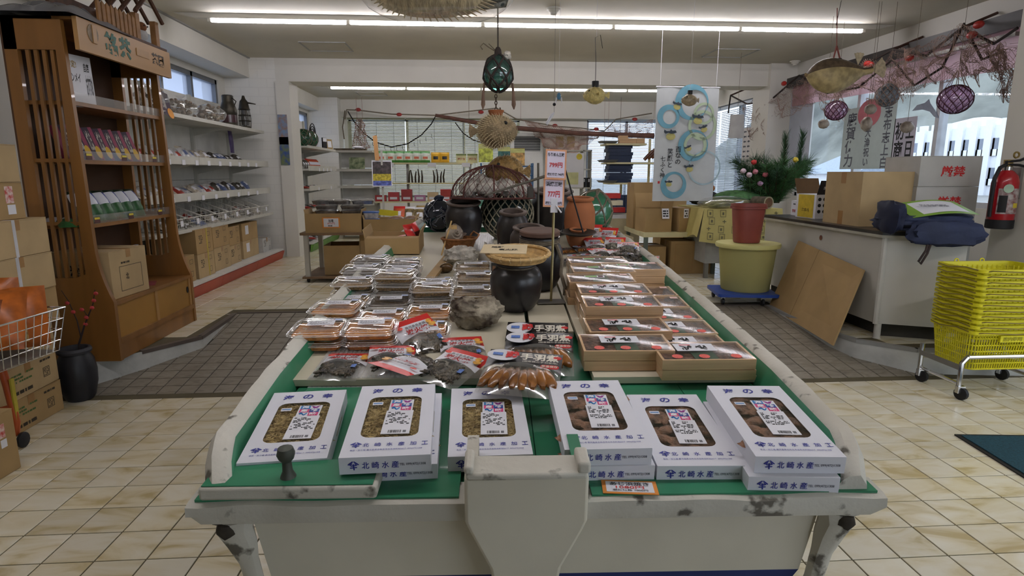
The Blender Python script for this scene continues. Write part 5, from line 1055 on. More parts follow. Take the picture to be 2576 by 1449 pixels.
for (x, y, z) in ((.13, .02, .56), (.115, .02, .52), (.09, .0, .47), (.075, .01, .43), (.02, .01, .5), (-.005, .01, .55), (.145, .02, .6), (.06, .02, .51)): part(br, 'blossom', MB().sph((x, y - .005, z), (.012, .01, .01), 8, 6, fn=lambda d: 1 + .25 * nz(d, 3)), mat('red_blossom', '#a8383a', .7, var=.2, vs=90))
# cartons beside the stand
strapw = mat('white_strap', '#c2c2c6', .5); cs = [(0, .165, 1), (.166, .331, 1), (.332, .497, 1), (.498, .675, 0), (.676, .853, 0), (.854, 1.03, 0), (1.031, 1.205, 0), (1.206, 1.384, 0)]
for i, (z0, z1, pr_) in enumerate(cs):
    up = i >= 6; x0 = -2.20 if pr_ else (-2.15 if not up else -2.185); w_ = .4; d_ = .44 if not up else .34
    yc = 3.02 if not up else 2.98
    mk = ()
    if pr_: mk = (('d', 'r', -.04, .02, .16, .05, 3, mat('green_carton_ink', '#4d6b3a', .7, var=0)), ('o', 'r', .13, -.01, .05, .05, ink, .003), ('d', 'r', .13, .055, .08, .02, 1, ink), ('d', 'r', .13, -.01, .04, .04, 5, ink), ('d', 'r', -.04, -.05, .14, .03, 1, ink))
    elif i == 6: mk = (('p', 'r', .08, .03, .05, .08, mat('red_fragile_label', '#b83c32', .5, var=.5, vs=45, col2='#d9c9c4')), ('p', 'r', .085, -.04, .05, .045, paper))
    nm = 'green-printed carton' if pr_ else 'plain strapped carton'
    lab = nm + ' in the tall stack, ' + (['resting on the floor', 'second up from the floor', 'third up from the floor'][i] if pr_ else ['lowest of the plain ones', 'second of the plain ones', 'middle plain one with strap', 'next to top, with red fragile label', 'topmost of the stack'][i - 3])
    printed_carton('cardboard_carton', lab, T(x0 - w_ / 2, yc, z0) @ RZ(.03 if i % 2 else -.01), w_, d_, z1 - z0, card2 if i % 3 else card, mk, True, 'cartons stacked beside the tea stand', ((-.02, strapw),) if i in (4, 5, 6, 7) else None)
# orange cart, wire basket and bags, floor carton
orm = mat('orange_enamel', '#b4552a', .4, var=.1); o_ = thing('orange_cart', 'orange tubular hand cart in front of the stacked cartons', 'cart', (-2.03, 2.72, 0))
part(o_, 'frame_tube', MB().tube([(-.1, .05, .415), (-.085, .05, .3), (-.07, .05, .12), (-.075, .045, .07), (-.11, .03, .045), (-.35, .0, .045)], .017, 10), orm); part(o_, 'cross_tube', MB().tube([(-.075, .05, .2), (-.4, -.05, .14)], .008, 8), orm); part(o_, 'yellow_strip', MB().box(-.066, -.058, .04, .06, .1, .33), mat('yellow_plastic_strip', '#b8a83a', .5)); part(o_, 'cross_tube', MB().tube([(-.1, .05, .41), (-.5, -.02, .41)], .012, 8), orm); part(o_, 'frame_tube', MB().tube([(-.5, -.02, .41), (-.49, -.02, .06), (-.35, 0, .045)], .015, 8), orm)
part(o_, 'wheel', MB().lathe([(.03, -.01), (.036, -.006), (.036, .006), (.03, .01)], 14), dark, T(-.045, .04, .037) @ RY(PI / 2)); part(o_, 'wheel', MB().lathe([(.03, -.01), (.036, -.006), (.036, .006), (.03, .01)], 14), dark, T(-.5, .0, .037) @ RY(PI / 2))
def wirebasket(t, w_, d_, h_, top, nx, ny, nz_, r, m, slope=0.):
    mb = MB(); a, b = w_ / 2, d_ / 2; A, B = a * top, b * top
    lv = lambda k: (a + (A - a) * k, b + (B - b) * k, h_ * k)
    for k in [i / nz_ for i in range(nz_ + 1)]:
        x, y, z = lv(k); mb.tube([(-x, -y, z * (1 - slope)), (x, -y, z * (1 - slope)), (x, y, z), (-x, y, z)], r * (1.8 if k == 1 else 1), 4, closed=True)
    x1, y1, _ = lv(1)
    for i in range(nx + 1):
        u = -1 + 2 * i / nx
        for s_ in (-1, 1): mb.tube([(u * x1, s_ * y1, h_ * (1 - (slope if s_ < 0 else 0))), (u * a, s_ * b, 0)], r, 4)
        mb.tube([(u * a, -b, 0), (u * a, b, 0)], r, 4)
    for i in range(ny + 1):
        u = -1 + 2 * i / ny
        for s_ in (-1, 1): mb.tube([(s_ * x1, u * y1, h_ * (1 - slope * (1 - u) / 2)), (s_ * a, u * b, 0)], r, 4)
    return part(t, 'wire_mesh', mb, m)
wbk = thing('wire_basket', 'large chromed wire basket of orange snack bags on the orange cart', 'basket', X=T(-2.13, 2.72, .432) @ RZ(-.1)); wirebasket(wbk, .36, .34, .2, 1.18, 14, 9, 4, .0022, chrome); part(wbk, 'tray', MB().box(-.17, .17, -.16, .16, .001, .005), metal)
orb = mat('orange_snack_bag', '#ac5c22', .3, var=.3, vs=14); ckm = mat('cracker_window', '#c9a468', .4, var=.4, vs=50); dkb = mat('dark_snack_bag', '#1c1716', .3, var=.2)
snk = proto('snack_bag', 'bag', .2, .28, .06, lambda u, v: 1 if .12 < u < .6 and .08 < v < .42 else 2 if (.35 < u < .65 and .5 < v < .85) else 0, [orb, ckm, mat('dark_orange_print', '#7a3a12', .4, var=.3, vs=40)], 3); dsk = proto('dark_snack_bag', 'bag', .2, .26, .06, lambda u, v: 0, [dkb], 5)
for i, (x, y, z, a, tl) in enumerate(((.08, .1, .02, .5, .2), (-.02, .05, .03, .8, .35), (.05, -.02, .04, .3, .5), (-.1, .1, .05, 1.2, .3), (-.04, .12, .06, .2, .1))):
    snk(T(-2.13 + x, 2.72 + y, .44 + z) @ RZ(a) @ RX(PI / 2 - tl) @ T(0, .14, 0), 'orange snack bag with cracker window standing in the wire basket', 'orange snack bags in the wire basket')
dsk(T(-2.2, 2.62, .445) @ RZ(.6) @ RX(.5) @ T(0, .1, 0), 'black snack bag lying in the wire basket below orange ones', None)
printed_carton('cardboard_carton', 'brown carton with red wine-glass sticker on the floor by the orange cart', T(-2.16, 2.37, 0) @ RZ(-.06), .4, .4, .27, card, (('p', 'r', .13, .06, .035, .06, mat('red_fragile_label', '#b83c32')), ('p', 'r', .135, .005, .03, .035, paper), ('p', 'r', .0, .0, .1, .12, mat('grey_label', '#b9b9bc', .6))), group=None)
# ---------------------------------------------------------------- gondola shelving along the left wall
steel = mat('shelf_enamel', '#bcbab0', .45, var=.05); orng = mat('orange_kick_plate', '#a8452c', .45, var=.08, vs=4); pnl = mat('gondola_panel', '#cfcdc6', .6, var=.04); grn = mat('green_kick_plate', '#5f8a3c', .5, var=.08)
def gondola(name, label, x0, x1, y0, y1, zs_, kick, base_z, nu, front=+1):
    "shelves run along y, front edge at x1, back at x0"
    t = thing(name, label, 'shelving', ((x0 + x1) / 2, y0, RZD)); cx = (x0 + x1) / 2; a, b = x0 - cx, x1 - cx; L_ = y1 - y0
    for i in range(nu):
        for k in range(6): part(t, 'back_panel', MB().box(a, a + .012, L_ * i / nu + .02, L_ * (i + 1) / nu - .02, .12 + k * .3, .415 + k * .3), pnl)
    for i in range(nu + 1): part(t, 'upright', MB().box(a + .012, a + .045, L_ * i / nu - .018, L_ * i / nu + .018, 0, 1.92), steel)
    for z, xf in zs_:
        for i in range(nu):
            s_ = part(t, 'shelf', MB().box(a + .03, xf - cx, L_ * i / nu + .002, L_ * (i + 1) / nu - .002, z - RZD - .028, z - RZD - .006).box(xf - cx + .0005, xf - cx + .006, L_ * i / nu + .002, L_ * (i + 1) / nu - .002, z - RZD - .03, z - RZD + (.004 if z > 1.5 or z < .8 else .04)), steel)
        for i in range(nu + 1): part(t, 'bracket', MB().add([(a + .03, L_ * i / nu - .004, z - RZD - .03), (xf - cx - .05, L_ * i / nu - .004, z - RZD - .03), (a + .03, L_ * i / nu - .004, z - RZD - .12), (a + .03, L_ * i / nu + .004, z - RZD - .03), (xf - cx - .05, L_ * i / nu + .004, z - RZD - .03), (a + .03, L_ * i / nu + .004, z - RZD - .12)], [(0, 1, 2), (5, 4, 3), (0, 3, 4, 1), (1, 4, 5, 2), (2, 5, 3, 0)]), steel)
    for i in range(nu):
        part(t, 'base_deck', MB().box(a + .02, b, L_ * i / nu + .002, L_ * (i + 1) / nu - .002, base_z - RZD - .02, base_z - RZD), pnl)
        part(t, 'kick_plate', MB().add([(b + .015, L_ * i / nu, base_z - RZD - .025), (b + .015, L_ * (i + 1) / nu - .004, base_z - RZD - .025), (b - .02, L_ * (i + 1) / nu - .004, .002), (b - .02, L_ * i / nu, .002), (b - .03, L_ * i / nu, base_z - RZD - .025), (b - .03, L_ * (i + 1) / nu - .004, base_z - RZD - .025), (b - .04, L_ * (i + 1) / nu - .004, .002), (b - .04, L_ * i / nu, .002)], [(3, 2, 1, 0), (4, 5, 6, 7), (0, 1, 5, 4), (2, 3, 7, 6), (1, 2, 6, 5), (3, 0, 4, 7)]), kick)
    return t
gondola('shop_shelving', 'long white shop shelving with orange kick plate along the left wall', -3.03, -2.42, 5.0, 7.98, [(.755, -2.52), (1.03, -2.54), (1.355, -2.54), (1.762, -2.56)], orng, .285, 3)
# stock on the shelves
def bagset(mats_list):
    return [proto('food_bag', 'bag', .13, .17, .035, (lambda sp: (lambda u, v: 1 if v > .82 else 2 if (.25 < u < .75 and sp < v < sp + .3) else 0))(sp), ms, i) for i, (ms, sp) in enumerate(mats_list)]
cf = mat('clear_bag_dried', '#b0a696', .25, var=.35, vs=40, spec=.6); cf2 = mat('clear_bag_white', '#b9b7b6', .25, var=.25, vs=30, spec=.6); cf3 = mat('bag_red_food', '#9c3a30', .3, var=.3, vs=40); cf4 = mat('bag_dark_food', '#4b463f', .25, var=.4, vs=40, spec=.6); cf5 = mat('bag_blue_print', '#5a678c', .3, var=.2, vs=25); cf6 = mat('bag_mustard', '#b08a34', .3, var=.3, vs=30)
BAGS = bagset([([cf, cf2, paper], .3), ([cf2, cf2, cf3], .2), ([cf4, cf2, paper], .25), ([cf5, cf2, paper], .4), ([cf3, cf2, paper], .3), ([cf6, cf2, redpk], .3), ([cf2, cf, cf5], .3)])
BN = ['tan dried-food bag', 'white bag with red patch', 'dark dried-seaweed bag', 'blue-printed bag', 'red food bag', 'mustard yellow bag', 'silvery bag with blue patch']
rb = random.Random(21)
def row(kinds, x, y0, y1, z, n, tilt, group, where, size=1., jit=.3):
    for i in range(n):
        k = rb.choice(kinds); y = y0 + (y1 - y0) * (i + .5) / n
        BAGS[k](stand((x + (rb.random() - .5) * .03, y, z), PI / 2, .17, tilt + (rb.random() - .5) * .3, (rb.random() - .5) * jit) @ S(size, size, size), BN[k] + ' ' + where, group)
row([0, 1, 0, 6], -2.72, 5.3, 6.75, 1.036 + .33, 9, .75, 'bags on the wall shelf at eye level', 'on the eye-level wall shelf')
row([2, 2, 3], -2.72, 6.75, 7.75, 1.036 + .33, 8, .95, 'bags on the wall shelf at eye level', 'at the far end of the eye-level wall shelf')
row([0, 6, 1, 4], -2.70, 5.2, 6.8, 1.036, 11, 1.0, 'bags on the wall shelf above the wire baskets', 'on the shelf above the wire baskets')
row([3, 2, 3], -2.70, 6.8, 7.8, 1.036, 7, .8, 'bags on the wall shelf above the wire baskets', 'at the far end above the wire baskets')
for z, n in ((1.03, 8), (1.355, 9)):
    for i in range(n):
        y = 5.4 + i * 2.4 / n; solo('shelf_price_tag', 'white price tag clipped on the %s wall shelf edge' % ('lower' if z < 1.2 else 'upper'), 'tag', MB().box(0, .002, -.03, .03, -.035, .01), paper, T(-2.532, y, z), 'price tags on the left wall shelving')
for i in range(8):
    wk = thing('wire_bin', 'sloped white wire bin of packets on the lower wall shelf', 'bin', X=T(-2.66, 5.42 + i * .32, .762) @ RZ(PI / 2), group='wire bins on the left wall shelving'); wirebasket(wk, .27, .26, .2, 1.12, 8, 6, 2, .0022, mat('white_wire', '#c9c6bc', .4), .55); part(wk, 'price_tag', plate(.05, .05, .001), paper, fr((.06, -.146, .05), (1, 0, 0), (0, 0, 1)))
    for j in range(3): k = (0, 1, 4, 2, 2, 1, 4, 2)[i] if j else rb.choice([0, 2, 3]); BAGS[k](T(-2.66 + .06 - .07 * j, 5.42 + i * .32 + (j - 1) * .05, .775 + .02 * j) @ RZ(PI / 2 + rb.random() - .5) @ RX(.5), BN[k] + ' inside a wire bin on the wall shelving', 'packets inside the wire bins')
# shell bags and ship lamps on the top shelf
netm = film('shell_bag_film', gloss=.15, rough=.08, haze=.05)
shs = [MB().sph((0, 0, 0), (.026, .02, .014), 8, 6, fn=lambda d, o_=o_: 1 + .3 * nz(d, 2, o_)).mesh('shell', mat('mixed_shells', '#9a8a78', .4, var=.4, vs=12, col2='#5c4a3c')) for o_ in (1., 5., 9.)]
def shellbag(label, c, w_, d_, h_, n, purple=False):
    t = thing('shell_bag', label, 'bag', c); r2 = random.Random(int(c[1] * 100))
    for i in range(n):
        a = r2.random() * 6.28; q = r2.random() ** .5; ob('shell', shs[i % 3], t, T(q * math.cos(a) * w_ * .42, q * math.sin(a) * d_ * .42, .02 + r2.random() * h_ * .8) @ RZ(r2.random() * 6) @ RX(r2.random() * 3))
    part(t, 'film', MB().sph((0, 0, h_ * .48), (w_ * .52, d_ * .52, h_ * .55), 16, 10, fn=lambda d: 1 + .1 * nz(d, 4, c[1])), netm); part(t, 'twist', MB().lathe([(.02, h_ * .98), (.01, h_ * 1.05), (.05, h_ * 1.22)], 9, c0=False, c1=False), netm)
    if purple:
        lb = part(t, 'label', plate(.13, .22, .001), purp, fr((w_ * .5, -.02, h_ * .3), (.1, 1, -.2), (-.2, .55, .8))); part(lb, 'orange_fruit', MB().lathe([(.045, 0), (.045, .001)], 16), mat('orange_fruit_print', '#c9852a', .5), T(.04, -.07, .001)); txt(lb, 'ちりめん', .05, .14, T(-.03, .02, .001), mat('ivory_ink', '#d9d3c4'), .02)
shellbag('clear bag of sea shells with purple label on the top wall shelf', (-2.70, 5.55, 1.765), .26, .3, .2, 34, True)
shellbag('clear bag of brown sea shells in the middle of the top wall shelf', (-2.70, 6.1, 1.765), .26, .42, .16, 44); shellbag('clear bag of pale sea shells sagging over the top wall shelf edge', (-2.66, 6.65, 1.765), .28, .42, .17, 44)
lm = mat('old_lamp_brass', '#3f3a30', .45, .6, var=.3, vs=12)
def shiplamp(label, c, s_, kind):
    t = thing('ship_lamp', label, 'lamp', c)
    if kind == 0:
        part(t, 'body', MB().lathe([(.1 * s_, 0), (.105 * s_, .02), (.105 * s_, .16 * s_), (.11 * s_, .17 * s_), (.11 * s_, .22 * s_), (.08 * s_, .32 * s_), (.075 * s_, .33 * s_), (.075 * s_, .41 * s_), (.06 * s_, .42 * s_)], 20), lm); part(t, 'glass', MB().lathe([(.106 * s_, .04), (.106 * s_, .15 * s_)], 20, c0=False, c1=False), mat('lamp_glass_red', '#3d2025', .15, spec=.7)); part(t, 'handle', MB().tube([(.07 * s_, -.02, .38 * s_), (.13 * s_, -.04, .33 * s_), (.1 * s_, -.05, .26 * s_)], .006, 6), lm)
    else:
        part(t, 'cap', MB().lathe([(.085 * s_, .26 * s_), (.075 * s_, .28 * s_), (.055 * s_, .38 * s_), (.03 * s_, .41 * s_), (.015 * s_, .46 * s_)], 18), lm); part(t, 'glass', MB().lathe([(.05 * s_, .03), (.055 * s_, .12 * s_), (.045 * s_, .26 * s_)], 16), mat('smoky_glass', '#4d4a44', .15, spec=.7)); part(t, 'base', MB().lathe([(.08 * s_, 0), (.08 * s_, .02 * s_), (.05 * s_, .03 * s_)], 18), lm)
        for i in range(6): a = i * PI / 3; part(t, 'guard_wire', MB().tube([(.08 * s_ * math.cos(a), .08 * s_ * math.sin(a), .01), (.085 * s_ * math.cos(a), .085 * s_ * math.sin(a), .14 * s_), (.07 * s_ * math.cos(a), .07 * s_ * math.sin(a), .27 * s_)], .004, 5), lm)
        for z in (.1, .18): part(t, 'guard_ring', MB().tube([(.085 * s_ * math.cos(a), .085 * s_ * math.sin(a), z * s_) for a in [2 * PI * k / 16 for k in range(16)]], .004, 5, closed=True), lm)
        part(t, 'spout', MB().tube([(.04, 0, .36 * s_), (.17 * s_, 0, .34 * s_)], [.012, .006], 6), lm)
shiplamp('tall old brass ship lamp on the top wall shelf', tuple(at(578, 318, x=-2.72)), .82, 0); shiplamp('dark caged ship lantern with pointed cap at the end of top wall shelf', tuple(at(618, 322, x=-2.70)), .82, 1)
solo('purple_bag', 'hanging purple gift bag with ribbon under the top wall shelf', 'bag', pillow(.12, .26, .02, 6, 8, lambda u, v: 0, 2.)[0], mat('purple_foil', '#3f2a5e', .4, var=.2, vs=20), stand(tuple(at(585, 385, x=-2.8)), PI / 2, .26, .05))
# cartons on the base deck
def px_carton(px0, px1, y_bot, y_top, xf, label, d_, marks_=(), m=card, strap=None, z=None):
    a = at(px0, y_bot, x=xf); b = at(px1, y_bot, x=xf); zt = at((px0 + px1) / 2, y_top, x=xf).z
    return a, b, zt
yel_s = mat('yellow_strap', '#b9a33a', .5); k = 0
for (y0, y1, xf, hs_, lb, stp) in ((5.30, 5.62, -2.5, (.24,), 'pale carton', 0), (5.66, 6.02, -2.49, (.225, .225), 'carton with yellow strap', 1), (6.1, 6.5, -2.52, (.23, .23), 'carton with rounded print', 0), (6.55, 6.85, -2.54, (.2, .2), 'small carton', 0), (6.98, 7.48, -2.56, (.2, .2), 'wide carton with red lettering', 0), (7.58, 7.88, -2.54, (.17,), 'white carton with navy marks', 0)):
    z = .2855
    for i, h_ in enumerate(hs_):
        mk = (('d', 'r', -.08, .02, .08, .08, 5, ink), ('o', 'r', .09, .06, .06, .04, ink), ('o', 'r', .09, -.05, .05, .05, ink)) if 'red' not in lb else (('t', 'f', 0, 0, '注意', .2, .07, mat('faded_red_print', '#8a4430', .7)), ('p', 'r', -.1, .02, .1, .1, paper))
        printed_carton('cardboard_carton', lb + (' on the shelving base' if len(hs_) == 1 else ', upper one on the shelving base' if i else ', lower one on the shelving base'), T(xf - .2, (y0 + y1) / 2, z), .4, y1 - y0, h_, mat('white_carton_board', '#b5b4b0', .7) if 'white' in lb else card2 if k % 2 else card, mk, True, None, ((.05, yel_s),) if stp else None); z += h_ + .001; k += 1
solo('tall_carton_flap', 'tan carton lid leaning between the tea stand and the wall shelving', 'carton lid', MB().box(-.15, .15, -.006, .006, 0, .42), card2, T(-2.58, 4.85, RZD) @ RZ(.6) @ RX(-.12))
# posters on the column
ps = thing('narrow_poster', 'narrow blue illustrated poster strip on the white column, upper one', 'poster', X=fr(at(712, 326, y=8.1), (1, 0, 0), (0, 0, 1))); part(ps, 'sheet', plate(.115, .37, .002), mat('poster_sea_blue', '#6f8db0', .6, var=.6, vs=16, col2='#8a7060'))
ps = thing('narrow_poster', 'narrow dark blue illustrated poster strip on the white column, lower one', 'poster', X=fr(at(716, 380, y=8.1), (1, 0, 0), (0, 0, 1))); part(ps, 'sheet', plate(.115, .35, .002), mat('poster_navy_blue', '#35508f', .6, var=.6, vs=16, col2='#6f7a4a'))
# ================================================================ LEFT TABLE AND THE BACK OF THE SHOP
wtab = mat('white_table_leg', '#b3b1a8', .5, var=.04); wood_s = mat('brown_table_board', '#7d6449', .6, var=.12, vs=6)
tb = thing('trolley_table', 'white-legged trolley table with brown shelf carrying cardboard trays', 'table', (-1.15, 6.45, RZD))
for x in (-.5, -.35, .42, .54):
    pass
for x, y in ((-.49, -.29), (.55, -.29), (-.49, .3), (.55, .3)): l_ = part(tb, 'leg', MB().box(x - .022, x + .022, y - .022, y + .022, .06, .48), wtab); part(l_, 'castor', MB().lathe([(.022, -.012), (.028, -.008), (.028, .008), (.022, .012)], 12), dark, T(x, y, .0285) @ RY(PI / 2))
part(tb, 'top', MB().box(-.54, .62, -.33, .34, .48, .505), wood_s); part(tb, 'lower_shelf', MB().box(-.54, .62, -.33, .34, .04, .06), wood_s); part(tb, 'side_panel', MB().box(.40, .55, .27, .29, .06, .48), wtab)
TZ = RZD + .5055
t1 = open_carton('cardboard_tray', 'shallow cardboard tray with orange price card on the left table', (-1.36, 6.3, TZ), .55, .34, .19, .02, card, (0, .3, 0, .3), flen=.12)
pcd = part(t1, 'price_card', plate(.17, .105, .002), orangep, fr((-.02, -.173, .1), (1, 0, 0), (0, -.05, 1))); part(pcd, 'paper', plate(.145, .085, .001), paper, T(0, 0, .002)); txt(pcd, '加哥', .05, .03, T(0, .018, .003), black, .02); txt(pcd, '870円', .07, .022, T(0, -.008, .003), red, .0); dashes(pcd, .1, .014, 1, T(0, -.031, .003), black, 5)
t2 = open_carton('cardboard_tray', 'shallow cardboard tray of brown packs on the left table', (-.80, 6.3, TZ), .52, .34, .13, -.02, card, (0, .4, 0, .4), flen=.12)
sil = mat('silver_foil_tray', '#8b8a8a', .2, .6, var=.25, vs=30)
for i, (x, y, z) in enumerate(((-1.46, 6.36, 0), (-1.2, 6.36, 0), (-1.46, 6.36, .05), (-1.2, 6.36, .05), (-1.33, 6.38, .1), (-1.1, 6.4, .1), (-1.5, 6.42, .1))):
    z0 = TZ + .17 + z * 1.0; t = thing('foil_tray_pack', 'film-wrapped silver tray of dried food stacked on the cardboard tray', 'pack', X=T(x, y, z0) @ RZ((i % 3 - 1) * .12), group='silver trays on the left table'); part(t, 'tray', MB().loft([(.2, .15, .03, 0), (.22, .17, .03, .03), (.225, .175, .03, .034)]), sil); part(t, 'food', MB().grid(8, 6, lambda u, v: ((u - .5) * .2, (v - .5) * .15, .036 + .012 * abs(nz((u, v, i), 6)))), mat('dried_seaweed_dark', '#3f362c', .5, var=.4, vs=60)); part(t, 'film', MB().loft([(.226, .176, .03, .033), (.2, .15, .05, .05), (.12, .08, .03, .054)], c0=False), wrap)
for i in range(8):
    solo('brown_pack', 'flat brown vacuum pack piled in the cardboard tray', 'pack', pillow(.17, .11, .03, 6, 6, lambda u, v: 0, i * 2.)[0], mat('brown_vacuum_pack', '#6d5340', .3, var=.3, vs=20, spec=.6), T(-.70 + (i % 2) * .15 - .05, 6.28 + .01 * (i % 3), TZ + .02 + (i // 2) * .035) @ RZ(.1 * (i % 3 - 1)), 'brown packs in the cardboard tray')
for i in range(2): solo('blue_tub', 'clear food tub with blue lid in the cardboard tray, %s' % ('upper' if i else 'lower'), 'tub', MB().loft([(.13, .1, .02, 0), (.15, .12, .03, .055), (.16, .13, .03, .056), (.16, .13, .03, .07)], [0, 0, 1]), [cf2, mat('blue_lid', '#4a6aa8', .4)], T(-1.0, 6.25, TZ + .06 + i * .072))
for i, (x, y, w_, h_) in enumerate(((-1.32, 6.45, .36, .3), (-.95, 6.5, .38, .34))): open_carton('open_carton', 'open cardboard carton under the left table, %s' % ('with upright flaps' if i else 'beside the table leg'), (x, y, RZD + .061), w_, .4, h_, .03, card, (.3, -.1, .2, .1) if i else (0, .2, 0, 0), flen=.3, fang=.5)
# photo sign on a clip and paper strip
sg = thing('photo_sign', 'photo sign of food packs on a clip stand behind the left table', 'sign', X=T(-.94, 6.74, RZD + .506)); part(sg, 'post', MB().box(-.01, .01, -.01, .01, 0, .82), wtab); bd = part(sg, 'board', plate(.215, .28, .004), paper, fr((0, -.012, .58), (1, 0, 0), (0, .08, 1))); part(bd, 'photo', plate(.195, .13, .001), mat('photo_dark', '#4a4242', .4, var=.5, vs=25), T(0, .06, .004)); part(bd, 'yellow_photo', plate(.195, .075, .001), mat('photo_yellow', '#b8a83a', .4, var=.4, vs=40), T(0, -.04, .004)); part(bd, 'blue_photo', plate(.195, .05, .001), mat('photo_blue', '#5a66a8', .4, var=.5, vs=30), T(0, -.105, .004)); part(sg, 'paper_strip', MB().box(-.025, .02, -.016, -.012, .72, .98), mat('peach_paper', '#cc9a64', .7), RY(-.06))
solo('yellow_card', 'bright yellow paper card standing behind the brown packs', 'card', MB().box(-.1, .1, -.001, .001, 0, .06), mat('bright_yellow', '#d0c22a', .6), T(-.86, 6.50, TZ + .14) @ RY(.1))
# second table of bright packs behind
solo('low_display_table', 'low display table behind the left trolley table', 'table', MB().box(-.5, .6, -.3, .3, .5, .53).box(-.48, -.44, -.28, -.24, 0, .5).box(.52, .56, -.28, -.24, 0, .5).box(-.48, -.44, .24, .28, 0, .5).box(.52, .56, .24, .28, 0, .5), wtab, T(-.45, 7.55, RZD))
PB = bagset([([mat('bag_orange_red', '#b8502a', .35, var=.2, vs=20), redpk, paper], .3), ([mat('bag_leafgreen', '#5f9a4a', .35, var=.2, vs=20), paper, redpk], .35), ([paper, mat('bag_tan', '#a58a58', .4, var=.3), redpk], .3), ([mat('bag_stripe', '#7a6a48', .3, var=.5, vs=30), paper, paper], .2), ([mat('bag_yellow', '#c79a2a', .35, var=.15), mat('bag_yellow', '#c79a2a'), blackpk], .3)])
PN = ['orange-red bag', 'green and white bag', 'white bag with red print', 'striped brown bag', 'yellow bag with black print']
for i in range(14):
    k = (0, 3, 3, 1, 2, 0, 3, 1, 3, 2, 0, 3, 2, 1)[i]; PB[k](stand((-.86 + (i % 7) * .13, 7.38 + (i // 7) * .14, RZD + .531 + (i // 7) * .0), 0, .17, .4 + .1 * (i % 3), (i % 3 - 1) * .2) @ S(1.1, 1.1, 1.1), PN[k] + ' standing on the low table behind the trolley table', 'bright bags on the low display table')
# corner shelving, left run and back run
gondola('corner_shelving', 'grey shop shelving with green kick plate beyond the white column', -2.72, -2.2, 8.6, 10.38, [(.75, -2.2), (1.035, -2.2), (1.31, -2.2), (1.62, -2.2)], grn, .285, 2)
gb = thing('back_shelving', 'grey shop shelving standing across the room below the blinds', 'shelving', (-1.91, 10.6, RZD))
for x in (-.31, .31): part(gb, 'upright', MB().box(x - .015, x + .015, .2, .24, 0, 1.47), steel)
for k in range(5): part(gb, 'back_panel', MB().box(-.29, .29, .225, .235, .02 + k * .29, .3 + k * .29), pnl)
for z in (.13, .59, .875, 1.15, 1.46): part(gb, 'shelf', MB().box(-.31, .31, -.2, .22, z - .03, z - .006).box(-.31, .31, -.206, -.2, z - .034, z + .006), steel)
solo('bag_poster', 'small green and white poster card standing on the back shelving', 'poster', MB().box(-.13, .13, -.003, .003, 0, .2), mat('green_poster', '#a8b08a', .6, var=.5, vs=14, col2='#56684a'), T(-1.88, 10.5, RZD + 1.151) @ RX(-.15))
for i in range(2):
    f2 = thing('glass_float', 'green glass float on the top of corner shelving, ' + ('brighter one by the window' if i else 'darker one behind the column'), 'float', (-2.36, 9.05 + i * .35, 1.62 + .12)); part(f2, 'glass', MB().sph((0, 0, 0), .125, 18, 12), film('green_float_glass', '#4fae86', gloss=.12, rough=.05, haze=.35, hcol='#2f7a5a')); part(f2, 'net', netlines(MB(), .128, 8, 6, .004, .5), rope)
solo('hose_coil', 'coil of black hose standing on the corner shelving', 'hose', MB().tube([(0, (.19 - .002 * k) * math.cos(a), .2 + (.19 - .002 * k) * math.sin(a)) for k, a in enumerate([2 * PI * i / 20 for i in range(56)])], .008, 5), dark, T(-2.42, 9.85, 1.622) @ RZ(.5))
solo('small_sign_box', 'small black and white boxed sign on the corner shelving', 'sign', MB().box(-.01, .01, -.06, .06, 0, .17, 0).box(.01, .011, -.055, .055, .11, .165, 1), [black, paper], T(-2.26, 9.9, 1.622) @ RZ(-.3)); solo('picture_frame', 'tan picture frame leaning on the corner shelving', 'frame', MB().box(-.012, .012, -.075, .075, 0, .16).box(.012, .014, -.05, .05, .03, .13, 1), [mat('tan_frame', '#9a8355', .6), paper], T(-2.24, 10.15, 1.622) @ RZ(-.4) @ RY(-.1))
solo('dried_plank', 'brown flat driftwood board lying on top of the back shelving', 'board', MB().box(-.28, .25, -.06, .06, 0, .03), oldwood, T(-1.95, 10.45, RZD + 1.461)); solo('shell_plate', 'pale flat shell lying on the back shelving', 'shell', MB().sph((0, 0, .02), (.1, .06, .02), 12, 6), paper, T(-1.85, 10.5, RZD + 1.492))
for i in range(6): PB[0](stand((-2.34, 9.35 + i * .1, 1.312), PI / 2, .17, .5, -.2) @ S(.95, .95, .95), 'orange-red bag standing on the corner shelving', 'orange bags on the corner shelving')
for i in range(3): BAGS[2](stand((-2.34, 9.0 + i * .12, 1.312), PI / 2, .17, .6), 'dark bag with white label on the corner shelving', 'dark bags on the corner shelving')
for z, n in ((1.036, 4), (.752, 6)):
    for i in range(n): BAGS[2 if i % 2 else 4](T(-2.36, 8.9 + i * .22, z) @ RZ(PI / 2 + .3 * (i % 3)), 'flat dried-food pack lying on the %s corner shelf' % ('lower' if z < .9 else 'middle'), 'flat packs on the corner shelving')
for i in range(6): BAGS[(2, 4)[i % 2]](T(-2.36, 8.85 + i * .24, .29) @ RZ(PI / 2 + .4 * (i % 3)), 'flat pack lying on the corner shelving base deck', 'flat packs on the corner shelving base')
for i, (y, z) in enumerate(((9.2, 1.31), (9.45, 1.31), (9.7, 1.31), (9.95, 1.31), (9.1, 1.035), (9.9, 1.035))): solo('shelf_price_tag', 'white price tag on the %s edge of the corner shelving' % ('upper' if z > 1.2 else 'lower'), 'tag', MB().box(0, .002, -.03, .03, -.035, .01), paper, T(-2.192, y, z), 'price tags on the corner shelving')
